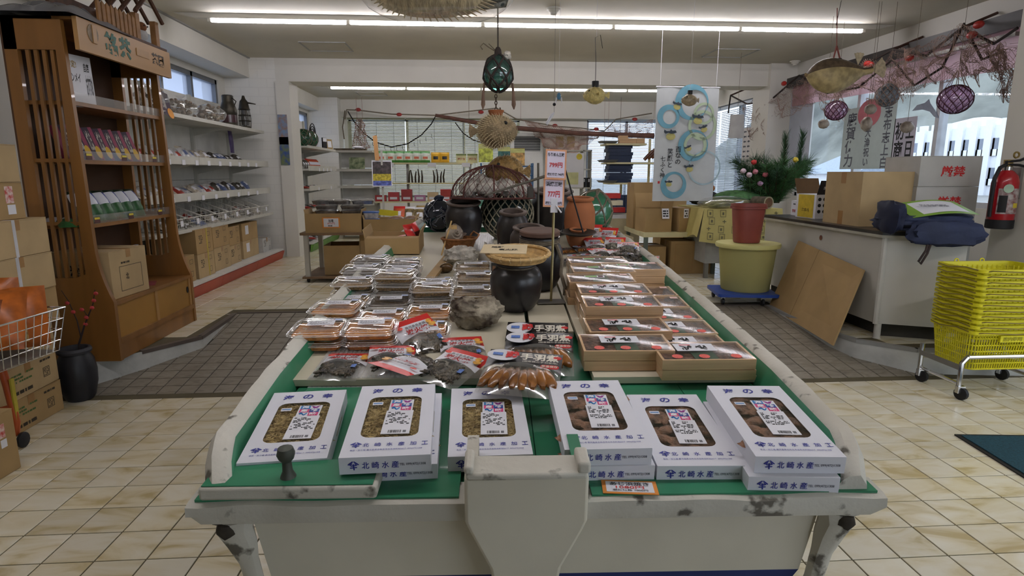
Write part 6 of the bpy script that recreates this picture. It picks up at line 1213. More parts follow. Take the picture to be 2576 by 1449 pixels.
# pale back shelf with lit edges
cream = mat('cream_shelf_edge', '#cfc79c', .5, var=.04); sh = thing('back_display_shelf', 'cream-edged display shelf of green bags in front of the blinds', 'shelving', (-.70, 10.5, RZD))
for x in (-.86, -.35, .72): part(sh, 'post', MB().box(x - .02, x + .02, .1, .14, 0, 1.3), metal)
for z in (.62, .93, 1.262): part(sh, 'shelf', MB().box(-.88, .76, -.15, .15, z - .022, z), cream)
gwb = proto('green_white_bag', 'bag', .16, .19, .05, lambda u, v: 1 if (v > .8 or v < .22) else 2 if (.25 < u < .75 and .32 < v < .52) else 0, [mat('white_bag_gloss', '#c9cfc4', .25, var=.15, vs=12), mat('fresh_green', '#3f7f3a', .3), mat('salmon_print', '#c96a50', .4, var=.3, vs=40)], 6)
for i in range(6): gwb(stand((-1.46 + i * .145, 10.5, RZD + 1.263), 0, .19, .12, (i % 3 - 1) * .08), 'white bag with green ends in a row on the back shelf', 'green and white bags on the back shelf')
for i in range(2): PB[4](stand((-.56 + i * .15, 10.5, RZD + 1.263), 0, .17, .1) @ S(1.2, 1.0, 1), 'yellow bag with black print beside the green bags', 'yellow bags on the back shelf')
for i in range(2): t = thing('cream_gift_box', 'cream box with green top and red lettering on the back shelf', 'box', (-.13 + i * .19, 10.5, RZD + 1.263), group='cream boxes on the back shelf'); part(t, 'box', MB().box(-.085, .085, -.04, .04, 0, .12), mat('cream_box', '#cbc79a', .5)); part(t, 'green_top', MB().box(-.086, .086, -.041, .041, .12, .14), mat('olive_green', '#6a7f3a', .5)); txt(t, '緑茶飴', .12, .04, fr((0, -.041, .06), (1, 0, 0), (0, 0, 1)), dred, .02)
for i, x in enumerate((-1.32, -.62, -.05)): solo('shelf_card', 'white price card on the %s of the back display shelf' % ('left bay', 'middle', 'right bay')[i], 'card', MB().box(-.07, .07, -.002, 0, -.07, -.005), paper, T(x, 10.345, RZD + 1.262))
mb = MB(); rk = random.Random(6)
for i in range(9): t = solo('dried_root', 'dark dried root stick standing on the middle back shelf', 'root', MB().tube([(0, 0, 0), (.02 * (rk.random() - .5), 0, .1), (.05 * (rk.random() - .5), .02, .16 + .08 * rk.random())], [.018, .016, .008], 6), mat('dried_root', '#4a4034', .9, var=.3), T(-1.02 + i * .055 + (.15 if i > 4 else 0), 10.5, RZD + .931), 'dried roots on the middle back shelf')
for i in range(7):
    c_ = ('#a83436', '#b04044', '#9c3a3a', '#b57ca0', '#c9b08a', '#a8362e', '#c0b6a4')[i]; t = thing('gift_carton', ['dark red', 'crimson', 'brick red', 'mauve', 'tan', 'scarlet', 'cream'][i] + ' gift carton on the lowest back display shelf', 'box', (-1.5 + i * .22, 10.48, RZD + .621)); part(t, 'box', MB().box(-.09, .09, -.06, .06, 0, .1 + .05 * (i % 3)), mat('gift_carton_%d' % i, c_, .5, var=.1)); part(t, 'label', MB().box(-.06, .06, -.0612, -.06, .03, .07), paper)
for i, (px, py, w_, c_, n_) in enumerate(((1222, 385, .24, '#c6cf5a', 'yellow-green'), (1268, 392, .2, '#3d6f6a', 'teal'), (1302, 396, .24, '#c8a060', 'orange salad'))):
    p = at(px, py, y=10.3); t = thing('back_poster', n_ + ' product poster on a wire rack behind the crab pot', 'poster', X=fr(p, (1, 0, 0), (0, .05, 1))); part(t, 'sheet', plate(w_, .3, .003), mat('back_poster_%d' % i, c_, .5, var=.5, vs=14)); part(t, 'header', plate(w_, .07, .001), mat('pale_yellow_header', '#d6d88a', .5), T(0, .11, .003))
rk_ = thing('wire_rack', 'blue wire rack behind the crab pot', 'rack', (.55, 10.2, RZD))
for z in (.85, 1.05, 1.2): part(rk_, 'wire_shelf', MB().tube([(-.35, -.12, z), (.5, -.12, z), (.5, .12, z), (-.35, .12, z)], .01, 5, closed=True), mat('blue_wire', '#2f5a86', .4))
for x, y in ((-.35, -.12), (.5, -.12), (.5, .12), (-.35, .12)): part(rk_, 'post', MB().tube([(x, y, 0), (x, y, 1.25)], .012, 6), mat('blue_wire', '#2f5a86'))
# air conditioner cabinet
ac = thing('floor_air_conditioner', 'white floor-standing air conditioner with black grille', 'air conditioner', (1.15, 12.35, RZD)); acm = mat('ac_enamel', '#b9b9b4', .45, var=.03); part(ac, 'cabinet', MB().box(-.33, .33, -.12, .2, 0, 1.86), acm, bev=.02); part(ac, 'grille_recess', MB().box(-.25, .27, -.124, -.12, 1.52, 1.80), black)
for i in range(9): part(ac, 'louvre', MB().box(-.25, .27, -.128, -.118, 1.53 + i * .031, 1.538 + i * .031), acm)
part(ac, 'intake', MB().box(-.26, .26, -.123, -.12, .12, .7), mat('grey_intake', '#8a8a86', .5))
# fishing net rope with red floats, long pole, dropped chain of hooks
rp_ = thing('float_rope', 'rope with small red floats strung along the back windows', 'rope', at(875, 275, y=12.2)); o0 = at(875, 275, y=12.2); P = [at(px, py, y=12.2) - o0 for px, py in ((868, 300), (872, 276), (900, 277), (985, 287), (1095, 290), (1180, 280), (1250, 272), (1300, 300), (1400, 318), (1460, 322), (1520, 330), (1550, 300), (1640, 285))]
part(rp_, 'rope', MB().tube(P, .012, 5), rope); rfl = mat('red_float', '#8f2a28', .4)
for px, py in ((901, 276), (1004, 288), (1210, 282), (1396, 316), (1597, 300), (1500, 325)): part(rp_, 'float', MB().sph(at(px, py, y=12.18) - o0, (.055, .035, .035), 10, 6), rfl)
lp_ = thing('long_pole', 'long brown wooden pole slanting across the back windows', 'pole'); part(lp_, 'pole', MB().tube([at(1095, 290, y=11.8), at(1250, 318, y=11.8), at(1460, 336, y=11.8), at(1645, 342, y=11.8)], [.03, .045, .045, .05], 8), mat('pole_brown', '#4f3228', .6, var=.2))
for q in (at(1180, 305, y=11.8), at(1560, 339, y=11.8)): part(lp_, 'cord', MB().tube([q, V((q.x, q.y, CEIL))], .004, 4), rope)
hk = thing('hook_line', 'drooping dark line of fish hooks hanging over the blinds', 'line', at(875, 280, y=12.3)); o0 = at(875, 280, y=12.3); pts = [at(px, py, y=12.3) - o0 for px, py in ((875, 280), (890, 305), (915, 335), (945, 358), (985, 370), (1025, 362), (1060, 340), (1085, 312), (1097, 290))]; part(hk, 'line', MB().tube(pts, .012, 5), dark); part(hk, 'line', MB().tube([at(px, py, y=12.3) - o0 for px, py in ((1145, 308), (1165, 335), (1190, 352), (1215, 360), (1240, 350))], .01, 5), dark)
mb = MB()
for i in range(14): q = pts[1] + (pts[-2] - pts[1]) * (i / 13); q = V((q.x, q.y, min(a.z for a in pts) + .0 + .35 * abs(i / 13 - .5) ** 1.5 * 2)); mb.tube([q, q + V((0, 0, -.06)), q + V((.02, 0, -.08))], .004, 4)
part(hk, 'hooks', mb, dark, kind='stuff'); part(hk, 'end_post', MB().tube([at(868, 278, y=12.3) - o0, at(862, 320, y=12.3) - o0, at(866, 350, y=12.3) - o0], .012, 5), rope)
def netsheet(name, label, P4, nu, nv, r, m, sag=.08, seed=1, crumple=.05, group=None, anchor=None):
    "loose diamond netting hung between four corners"
    A, B, Cc, D = [V(p) for p in P4]
    def f(u, v):
        p = (A * (1 - u) + B * u) * (1 - v) + (D * (1 - u) + Cc * u) * v; n_ = crumple
        return p + V((n_ * nz((u * 5, v * 4, seed)), n_ * nz((u * 5, v * 4, seed + 9)), n_ * nz((u * 6, v * 5, seed + 20)) - sag * math.sin(PI * u) * (1 - .6 * v)))
    mb = MB(); nu = int(nu * 1.7); nv = int(nv * 1.7)
    for i in range(nu):
        for j in range(nv):
            o_ = .5 * (j % 2)
            for d in (.5, -.5):
                a = f(min(1, max(0, (i + o_) / nu)), j / nv); b = f(min(1, max(0, (i + o_ + d) / nu)), (j + 1) / nv); mb.tube([a, b], r, 3)
    for q in (A, B): mb.tube([q, V((q.x, q.y, CEIL - .001)) if anchor is None else V((anchor, q.y, q.z + .03))], r, 3)
    o = tag(part(None, name, mb, m), label, 'net', group); o['kind'] = 'stuff'; return o
nbr = mat('brown_fishing_net', '#957c70', .9, var=.15)
netsheet('fishing_net', 'thin brown fishing net bunched at the end of the float rope', [at(898, 300, y=12.1), at(912, 300, y=12.1), at(930, 375, y=12.1), at(885, 372, y=12.1)], 8, 26, .004, nbr, 0, 2, .06)
netsheet('fishing_net', 'thin brown fishing net draped beside the air conditioner', [at(1310, 300, y=12.0), at(1530, 330, y=12.0), at(1440, 385, y=12.0), at(1380, 375, y=12.0)], 30, 22, .004, nbr, .05, 3, .08)
netsheet('fishing_net', 'thin brown fishing net hanging over the bright back window', [at(1520, 318, y=12.0), at(1645, 300, y=12.0), at(1640, 345, y=12.0), at(1540, 350, y=12.0)], 24, 12, .003, nbr, .02, 4, .06)
# white cabinet and bamboo mats right of the air conditioner
wc = thing('white_wall_cabinet', 'white open cabinet with black boxes beside the bright back blind', 'cabinet', (1.83, 10.4, RZD)); part(wc, 'door_panel', MB().box(-.22, .1, -.15, -.13, .85, 1.42), paper)
for z in (.55, .83, 1.14, 1.45): part(wc, 'shelf', MB().box(-.22, .24, -.13, .15, z, z + .02), wtab)
for x in (-.22, .1, .23): part(wc, 'side', MB().box(x - .008, x + .008, -.13, .15, 0, 1.47), wtab)
part(wc, 'yellow_sticker', MB().lathe([(.05, 0), (.05, .002)], 16), mat('tag_yellow', '#d8c23a'), fr((.02, -.152, 1.36), (1, 0, 0), (0, 0, 1))); part(wc, 'notice', plate(.2, .2, .002), mat('yellow_notice', '#cfcf9a', .6), fr((-.09, -.152, 1.0), (1, 0, 0), (0, 0, 1)))
for i in range(2): solo('black_ornament_box', 'small black box with round white emblem in the open cabinet, %s' % ('right one' if i else 'left one').replace('right one', 'nearer the window').replace('left one', 'farther from the window'), 'box', MB().box(-.04, .04, -.04, .04, 0, .16).box(-.022, .022, -.042, -.04, .09, .14, 1), [black, paper], T(1.99 + i * .0 - .0 + (.055 if i else -.045), 10.36, RZD + .851))
for i in range(2): solo('straw_bundle', 'golden straw mat hanging on the wall beside the air conditioner', 'straw mat', MB().grid(5, 8, lambda u, v: ((u - .5) * .16, .01 * nz((u * 9, v, i)), (v - .5) * .22)), mat('golden_straw', '#9a8448', .8, var=.3, vs=60, stretch=(8, 1, 1)), T(*(at(1408 + i * 28, 357, y=12.735))), 'straw mats on the back wall')
# navy box shelving
nv_ = mat('navy_box', '#1d2a44', .5, var=.12, vs=6); ns = thing('navy_box_shelving', 'beige shop shelving stacked with flat navy boxes', 'shelving', (2.3, 8.75, RZD))
for z, x0, x1 in ((.52, -.42, .4), (.955, -.32, .4), (1.24, -.36, .55), (1.5, -.38, .2)): part(ns, 'shelf', MB().box(x0, x1, -.2, .2, z - .025, z), cream)
for x in (-.05, .36): part(ns, 'upright', MB().box(x - .015, x + .015, .18, .21, 0, 1.58), cream)
nbm = MB().box(-.17, .17, -.12, .12, 0, .046).mesh('box', nv_)
for (z, n, x) in ((1.241, 5, -.16), (.956, 6, -.15), (.521, 0, 0)):
    for i in range(n): tag(ob('navy_box', nbm, None, T(2.3 + x + .012 * ((i * 7) % 3 - 1), 8.72 + .008 * (i % 2), RZD + z + i * .0475) @ RZ(.02 * ((i * 5) % 3 - 1))), 'flat navy box in the %s stack of the beige shelving' % ('upper' if z > 1.1 else 'middle'), 'box', 'flat navy boxes on the beige shelving')
nbs = MB().box(-.055, .055, -.06, .06, 0, .05).mesh('box', nv_)
for i in range(20): tag(ob('small_navy_box', nbs, None, T(2.05 + (i % 4) * .117, 8.68, RZD + .522 + (i // 4) * .052)), 'small navy box in the pile on the lowest beige shelf', 'box', 'small navy boxes on the lowest beige shelf')
for i, (c_, z) in enumerate((('flat grey tray on the edge of the top beige shelf', 1.502), ('flat grey tray on the edge of the second beige shelf', 1.242), ('flat grey tray on the edge of the third beige shelf', .957))): solo('grey_tray', c_, 'tray', MB().loft([(.2, .2, .02, 0), (.26, .26, .02, .03), (.25, .25, .02, .03), (.19, .19, .02, .006)]), mat('grey_plastic_tray', '#6d6f70', .5), T(2.0 - .04, 8.62, RZD + z))
for i in range(7): solo('wooden_tag_box', 'small pale wooden box stacked on the top beige shelf', 'box', MB().box(-.06, .06, -.05, .05, 0, .035), paulo, T(2.18 + (i % 3) * .122, 8.65, RZD + 1.501 + (i // 3) * .036), 'pale wooden boxes on the top beige shelf')
for i in range(6): t = thing('syrup_bottle', 'brown glass bottle lying slanted on the beige shelf end', 'bottle', X=T(2.5 + i * .055, 8.66, RZD + 1.275 + i * .012) @ RZ(-.3) @ RY(.75), group='brown bottles on the beige shelf'); part(t, 'glass', MB().lathe([(.022, 0), (.025, .02), (.025, .15), (.012, .2), (.012, .25)], 12), mat('brown_bottle_glass', '#5a2c14', .1, var=.3, vs=12, spec=.8)); part(t, 'cap', MB().lathe([(.014, .25), (.014, .28)], 10), mat('orange_cap', '#b06a2a', .4))
for (x, y, z, w_, d_, h_, lb) in ((2.90, 8.6, .158, .36, .4, .62, 'tall narrow carton on the floor beside the navy boxes'), (2.89, 8.6, .779, .34, .4, .5, 'tall carton standing on another beside the navy boxes')): printed_carton('cardboard_carton', lb, T(x, y, z), w_, d_, h_, card, ())
# low white tables between the boat and the navy shelving
for i, (px, py, w_, h_, lb) in enumerate(((1560, 575, .5, .30, 'wide cream carton stack behind the green float'), (1548, 612, .42, .16, 'low cream carton beside the boat bow'))):
    p = at(px, py, y=7.3 if i == 0 else 6.6); printed_carton('cream_carton', lb, T(p.x, p.y + .2, RZD), w_, .36, max(.1, p.z - RZD + h_ * .4), mat('cream_carton_board', '#b3a98a', .7), ())
for i, (c_, n_) in enumerate((('#b03030', 'red'), ('#c9c2a8', 'cream'), ('#b03030', 'scarlet'), ('#c6c6c8', 'white'))):
    p = at(1540 + i * 6, 500 + i * 18, y=7.25); solo('gift_carton', n_ + ' flat gift box piled behind the green float', 'box', MB().box(-.13, .13, -.09, .09, 0, .06), mat('flat_gift_%d' % i, c_, .5, var=.08), T(p.x, 7.45, p.z), )
# ================================================================ RIGHT SIDE
# table of cartons
tr_ = thing('carton_table', 'cream-topped table of cardboard cartons in front of the fish banner', 'table', (2.28, 6.75, RZD)); TZ2 = .62
part(tr_, 'top', MB().box(-.42, .42, -.4, .42, TZ2 - RZD - .05, TZ2 - RZD), cream)
for x, y in ((-.38, -.36), (.38, -.36), (-.38, .38), (.38, .38)): part(tr_, 'leg', MB().box(x - .02, x + .02, y - .02, y + .02, 0, TZ2 - RZD - .05), mat('green_grey_leg', '#5f6a62', .5))
lb_w = lambda x, y, w_, h_: ('p', 'f', x, y, w_, h_, paper)
c1 = open_carton('cardboard_carton', 'open carton with hanging price flap on the cream table', (2.02, 6.55, TZ2 + .001), .3, .3, .25, .1, card, (-2.6, .2, .3, 0), flen=.55, fang=1.0); ft = part(c1, 'price_note', plate(.08, .11, .001), paper, fr((.06, -.185, .2), (1, 0, 0), (0, .25, 1))); dashes(ft, .06, .08, 3, T(0, 0, .001), black, 8)
c2 = printed_carton('cardboard_carton', 'wide carton with patched label on the cream table', T(2.43, 6.62, TZ2 + .001) @ RZ(.25), .44, .36, .255, card, (lb_w(-.14, .07, .06, .1), ('d', 'f', -.14, .07, .04, .08, 3, black), ('p', 'f', .08, .06, .14, .08, mat('pale_patch', '#a89d8c', .7)), lb_w(.08, -.05, .06, .04), ('p', 'f', .19, -.06, .07, .13, mat('lined_note', '#c6c8cc', .6, var=.1, vs=40))))
printed_carton('cardboard_carton', 'tall carton standing behind the banner edge on the cream table', T(2.02, 6.98, TZ2 + .001), .3, .3, .52, card, ())
printed_carton('cardboard_carton', 'big open-fronted carton under the cream table', T(2.43, 6.58, RZD + .001) @ RZ(.02), .5, .36, .36, card, (('o', 'f', -.1, .0, .2, .3, tape, .004),)); printed_carton('cardboard_carton', 'smaller carton with white label under the cream table', T(1.98, 6.6, RZD + .001), .32, .36, .3, card, (lb_w(.05, .03, .08, .04),))
# fish banner
bn = at(1724, 365, y=6.2); ban = thing('fish_banner', 'long white hanging banner painted with blue rings and small puffer fish', 'banner', X=fr(bn, (1, .04, 0), (.015, 0, 1))); k_ = 6.2 / FPX * 1.02
clothw = mat('banner_cloth', '#c3c7c8', .8, var=.03); BW, BHH = 156 * k_, 272 * k_
part(ban, 'cloth', MB().grid(12, 20, lambda u, v: ((u - .5) * BW, (v - .5) * BHH, .006 * math.sin(u * 9)), 0).grid(12, 20, lambda u, v: ((u - .5) * BW, (v - .5) * BHH, .006 * math.sin(u * 9) - .002), 0, True), clothw); part(ban, 'top_bar', MB().tube([(-BW / 2 - .01, 0, 0), (BW / 2 + .01, 0, 0)], .008, 8), paper, T(0, BHH / 2, 0))
for x in (-BW * .45, BW * .45): part(ban, 'cord', MB().tube([(x, BHH / 2, 0), (x, CEIL - bn.z - .003, 0)], .0015, 4), paper)
def bxy(px, py): return ((px - 1724) * k_, (365 - py) * k_)
rb1, rb2 = mat('banner_blue', '#6fa3b6', .8, var=.1, vs=8), mat('banner_pale_green', '#b2c3a6', .8, var=.06)
def ring(cx, cy, R1, R2, m, off=(.0, .0)):
    x, y = bxy(cx, cy); mb = MB(); n = 36; r1, r2 = R1 * k_, R2 * k_
    for i in range(n):
        a, b = 2 * PI * i / n, 2 * PI * (i + 1) / n; ox, oy = off[0] * k_, -off[1] * k_
        mb.quad((x + r1 * math.cos(a), y + r1 * math.sin(a), .009), (x + r1 * math.cos(b), y + r1 * math.sin(b), .009), (x + ox + r2 * math.cos(b), y + oy + r2 * math.sin(b), .009), (x + ox + r2 * math.cos(a), y + oy + r2 * math.sin(a), .009))
    part(ban, 'painted_ring', mb, m)
ring(1734, 264, 42, 32, rb1, (7, 3)); ring(1764, 318, 36, 29, rb2); ring(1677, 298, 28, 17, rb1, (3, 1)); ring(1743, 366, 38, 29, rb1, (6, -3)); ring(1748, 366, 30, 22, rb2); ring(1698, 462, 33, 22, rb1, (2, -5)); ring(1766, 290, 26, 20, rb2); ring(1775, 420, 42, 38, mat('banner_faint_blue', '#a9c0c8', .8))
pfy, pfd = mat('banner_yellow', '#c2ba78', .8), mat('banner_slate', '#3d4650', .8)
for i, (cx, cy, s_, a) in enumerate(((1698, 272, 12, -.2), (1752, 303, 15, -.1), (1768, 325, 11, .3), (1685, 340, 16, 0), (1732, 372, 9, .4), (1737, 420, 12, .1), (1686, 457, 10, 0))):
    x, y = bxy(cx, cy); f_ = part(ban, 'painted_fish', MB().sph((0, -.3, 0), (.75, .55, .02), 12, 4), pfy, T(x, y, .010) @ RZ(a) @ S(s_ * k_, s_ * k_, .1)); part(f_, 'dark_back', MB().prism([(-1.1, .35), (-.8, .1), (-.4, .25), (0, .1), (.5, .15), (.9, .3), (.7, .6), (.2, .55), (.0, .75), (-.2, .5), (-.7, .5), (-1.05, .7)], 0, .05), pfd)
for s_, cx, cy, w_, h_ in (('百\nな\nの', 1706, 390, 14, 42), ('笑\n顔\nと', 1686, 396, 14, 46), ('七\nふ\nく\n神', 1668, 418, 13, 52)): x, y = bxy(cx, cy); txt(ban, s_, w_ * k_, h_ * k_, T(x, y, .0085), black, .01, .002)
x, y = bxy(1660, 455); part(ban, 'red_seal', plate(5 * k_, 6 * k_, .001), red, T(x, y, .008))
# table with patterned yellow cloth
ct = thing('cloth_table', 'small grey table under the patterned yellow cloth', 'table', (2.78, 6.45, RZD)); part(ct, 'top', MB().box(-.36, .42, -.38, .38, .70, .725), wtab); part(ct, 'side_panel', MB().box(-.33, .38, -.35, .33, .16, .70), mat('grey_cabinet', '#9a9a96', .6))
for x, y in ((-.3, -.32), (.35, -.32), (-.3, .3), (.35, .3)): part(ct, 'leg', MB().box(x - .02, x + .02, y - .02, y + .02, 0, .16), metal)
ych = mat('yellow_table_cloth', '#bdb06e', .85, var=.05); cl = thing('table_cloth', 'pale yellow cloth with small square motifs draped over the grey table', 'tablecloth', (2.78, 6.45, RZD + .7265))
def clf(u, v):
    y = -.40 - .0; x = -.385 + u * .83; d = v * .36; return (x - .06 * v * (1 - u) + .012 * math.sin(u * 14) * v, -.395 - .05 * v - .01 * math.sin(u * 11 + 1) * v, -d * (.9 + .35 * u * 0 + .12 * math.sin(u * 3)))
part(cl, 'top_cloth', MB().box(-.385, .445, -.395, .4, 0, .003), ych); fp = part(cl, 'front_drop', MB().grid(20, 10, clf), ych); part(cl, 'side_drop', MB().grid(14, 8, lambda u, v: (-.385 - .06 * v, .4 - u * .795, -.3 * v * (1 - .1 * math.sin(u * 9)))), ych)
for i in range(6):
    for j in range(4):
        u, v = (i + .5) / 6 + (.03 if j % 2 else 0), (j + .55) / 4.4; a = V(clf(u, v)); b = V(clf(u + .02, v)); c_ = V(clf(u, v + .02)); X = fr(a, b - a, a - c_) @ T(0, 0, .002)
        if (i + j) % 3 != 2: part(cl, 'square_motif', MB().box(-.03, .03, -.036, -.031, 0, .0006).box(-.03, .03, .031, .036, 0, .0006).box(-.03, -.026, -.031, .031, 0, .0006).box(.026, .03, -.031, .031, 0, .0006).box(-.01, .01, -.015, .012, 0, .0006), mat('cloth_grey_print', '#6f6a4e', .85), X)
        else: part(cl, 'branch_motif', MB().box(-.02, .02, -.004, .004, 0, .0006).box(-.004, .004, -.02, .015, 0, .0006), mat('cloth_grey_print', '#6f6a4e'), X)
# pine new-year arrangement on the cloth table
pz = RZD + .73; pg = mat('pine_needles', '#2b4a2c', .7, var=.35, vs=20); pg2 = mat('pine_needles_pale', '#3f6638', .7, var=.3, vs=20); kd = thing('pine_arrangement', 'new-year pine arrangement with tall tufted branches and flowers', 'plant', (3.0, 6.5, pz))
rp2 = random.Random(31)
def needles(mb, a, b, n, l, r=.0022, spread=.9):
    a = V(a); b = V(b); d = (b - a).normalized()
    for i in range(n):
        p = a + (b - a) * (i / n); q = V((rp2.random() - .5, rp2.random() - .5, rp2.random() - .5)); q = (q - d * q.dot(d)).normalized(); t_ = p + (d * .9 + q * spread).normalized() * l * (.7 + .5 * rp2.random()); mb.tube([p, t_], [r, r * .3], 3)
def branch(pts, n, l, m, nm='pine_branch', spread=.9):
    b_ = part(kd, nm, MB().tube(pts, [.008] * (len(pts) - 1) + [.003], 5), mat('pine_bark', '#4a3a2a', .9)); mb = MB()
    for a, b in zip(pts, pts[1:]): needles(mb, a, b, n, l, spread=spread)
    part(b_, 'needles', mb, m, kind='stuff')
for px, py, bpx in ((1977, 345, 1965), (2020, 338, 2000)):
    e = at(px, py, y=6.5) - V((3.0, 6.5, pz)); s_ = at(bpx, 470, y=6.5) - V((3.0, 6.5, pz)); branch([s_, s_ + (e - s_) * .5, e], 240, .09, pg, 'tall_pine_branch', .45)
for i in range(44):
    px, py = 1850 + rp2.random() * 190, 400 + rp2.random() * 75; e = at(px, py, y=6.25 + rp2.random() * .5) - V((3.0, 6.5, pz)); s_ = at(1900 + rp2.random() * 60, 510, y=6.45) - V((3.0, 6.5, pz)); s_.z = max(s_.z, .02); branch([s_, s_ + (e - s_) * .6 + V((0, 0, .03)), e], 110, .12, pg if i % 2 else pg2)
for i, (px, py, c_, nm) in enumerate(((1897, 408, '#b0302e', 'red'), (2001, 402, '#c9b23a', 'yellow'), (1900, 432, '#c07a86', 'pink'), (1925, 440, '#b8606a', 'rose'), (1885, 440, '#d0b9c4', 'pale pink'), (1912, 462, '#b890b0', 'lilac'), (1870, 430, '#c9a9b4', 'pale pink'))): e = at(px, py, y=6.3) - V((3.0, 6.5, pz)); part(kd, 'flower', MB().sph(e, (.03, .03, .026), 10, 7, fn=lambda d: 1 + .3 * nz(d, 4, i)), mat(nm.replace(' ', '_') + '_flower', c_, .6, var=.2, vs=50)); part(kd, 'stem', MB().tube([e, e + V((.05, .05, -.2))], .003, 4), pg2)
part(kd, 'wrapped_base', MB().sph((-.1, -.05, .09), (.26, .18, .09), 14, 8, fn=lambda d: 1 + .1 * nz(d, 3)), pg2)
sb_ = thing('straw_bunch', 'straw and grass bunch in clear wrapping lying on the yellow cloth', 'bunch', X=T(2.68, 6.2, pz) @ RZ(.1)); mb = MB()
for i in range(160): y, z = (rp2.random() - .5) * .2, .01 + rp2.random() * .07; mb.tube([(-.24 + rp2.random() * .1, y * 1.5, z * .8), (0, y * .9, z + .01), (.24, y * .5, z)], .0025, 3)
part(sb_, 'straw', mb, mat('dry_straw_green', '#8a8a5a', .8, var=.4, vs=9), kind='stuff'); part(sb_, 'wrapping', MB().sph((-.02, 0, .055), (.3, .16, .07), 16, 8, fn=lambda d: 1 + .1 * nz(d, 4)), wrap)
bb = thing('bamboo_log', 'cut round log lying on the cloth table edge', 'log', X=T(3.03, 6.13, pz + .062) @ RX(PI / 2) @ RY(.3)); part(bb, 'log', MB().lathe([(.06, -.1), (.062, .1)], 20), mat('log_bark', '#4d4638', .9, var=.3, vs=30)); part(bb, 'cut_face', MB().lathe([(.05, .1), (.05, .102)], 20), mat('log_cut_face', '#6f4f34', .8, var=.15, vs=20)); part(bb, 'ring', MB().lathe([(.062, .1), (.063, .104), (.05, .104)], 20, c1=False), mat('log_ring', '#a39878', .8))
solo('dark_bundle', 'dark folded bundle with orange wrapped fruit behind the straw bunch', 'bundle', rock(MB(), (0, 0, 0), (.2, .12, .08), 6., .2), mat('charcoal_cloth', '#24262a', .9, var=.2), T(2.62, 6.62, pz + .085)); solo('wrapped_fruit', 'orange fruit in clear wrap on the dark bundle', 'fruit', MB().sph((0, 0, 0), .04, 12, 8), mat('orange_fruit', '#b06a34', .4, var=.2), T(2.66, 6.56, pz + .195))
# yellow tub on blue dolly with maroon bin
dl = thing('blue_dolly', 'blue flat dolly with black castors under the yellow tub', 'dolly', (2.34, 4.96, RZD), -.15); part(dl, 'deck', MB().loft([(.5, .44, .03, .075), (.5, .44, .03, .10)]), mat('blue_plastic', '#27489a', .4, var=.06))
for x, y in ((-.2, -.16), (.12, -.18), (-.2, .16), (.2, .16)): c_ = part(dl, 'castor', MB().lathe([(.022, -.012), (.03, -.008), (.03, .008), (.022, .012)], 12), dark, T(x, y, .0305) @ RY(PI / 2)); part(dl, 'fork', MB().box(x - .016, x + .016, y - .01, y + .01, .05, .075), metal)
tub = thing('yellow_tub', 'translucent pale yellow plastic tub with lid on the blue dolly', 'tub', (2.38, 5.0, RZD + .1005)); ytub = film('yellow_tub_plastic', '#f4efc0', gloss=.02, rough=.4, haze=.93, hcol='#d8d292'); part(tub, 'bucket', MB().lathe([(.195, 0), (.2, .01), (.235, .37), (.25, .375), (.25, .385), (.23, .385), (.195, .012)], 32, c1=False), ytub); part(tub, 'contents', MB().lathe([(.192, .014), (.208, .16)], 28), mat('tub_contents', '#a3a583', .8, var=.1)); part(tub, 'lid', MB().lathe([(.262, .37), (.268, .39), (.262, .405), (.2, .41), (.02, .405)], 32, c0=False), mat('pale_yellow_lid', '#d2cc86', .5, var=.03))
bn_ = thing('maroon_bin', 'maroon plastic bin standing on the yellow tub lid', 'bin', (2.35, 4.97, RZD + .1005 + .412)); part(bn_, 'body', MB().loft([(.2, .16, .06, 0), (.205, .165, .06, .01), (.255, .2, .07, .30), (.275, .22, .08, .302), (.275, .22, .08, .325), (.255, .2, .07, .325), (.2, .15, .06, .02)], c1=True), mat('maroon_plastic', '#8d463d', .45, var=.05)); part(bn_, 'rim_band', MB().loft([(.282, .227, .08, .285), (.282, .227, .08, .3)], n=5, c0=False, c1=False), mat('maroon_plastic', '#83352f'))
# leaning cardboard sheet
A, B, Cc, D = at(1937, 772, z=RZD - .02), at(2098, 870, z=RZD - .05), at(2177, 680, x=2.69), at(2012, 606, x=2.69)
lc = thing('leaning_cardboard', 'flattened cardboard box leaning against the white counter', 'cardboard'); n_ = (B - A).cross(D - A).normalized() * .012; md1, md2 = A + (B - A) * .36, D + (Cc - D) * .36
for (a, b, c_, d) in ((A, md1 - (B - A) * .003, md2 - (Cc - D) * .003, D), (md1 + (B - A) * .003, B, Cc, md2 + (Cc - D) * .003)):
    part(lc, 'panel', MB().add([a, b, c_, d, a + n_, b + n_, c_ + n_, d + n_], [(3, 2, 1, 0), (4, 5, 6, 7), (0, 1, 5, 4), (1, 2, 6, 5), (2, 3, 7, 6), (3, 0, 4, 7)]), card)
part(lc, 'hinge', MB().tube([md1 + n_ * .5, md2 + n_ * .5], .006, 5), mat('cardboard_crease', '#6b5638', .9))
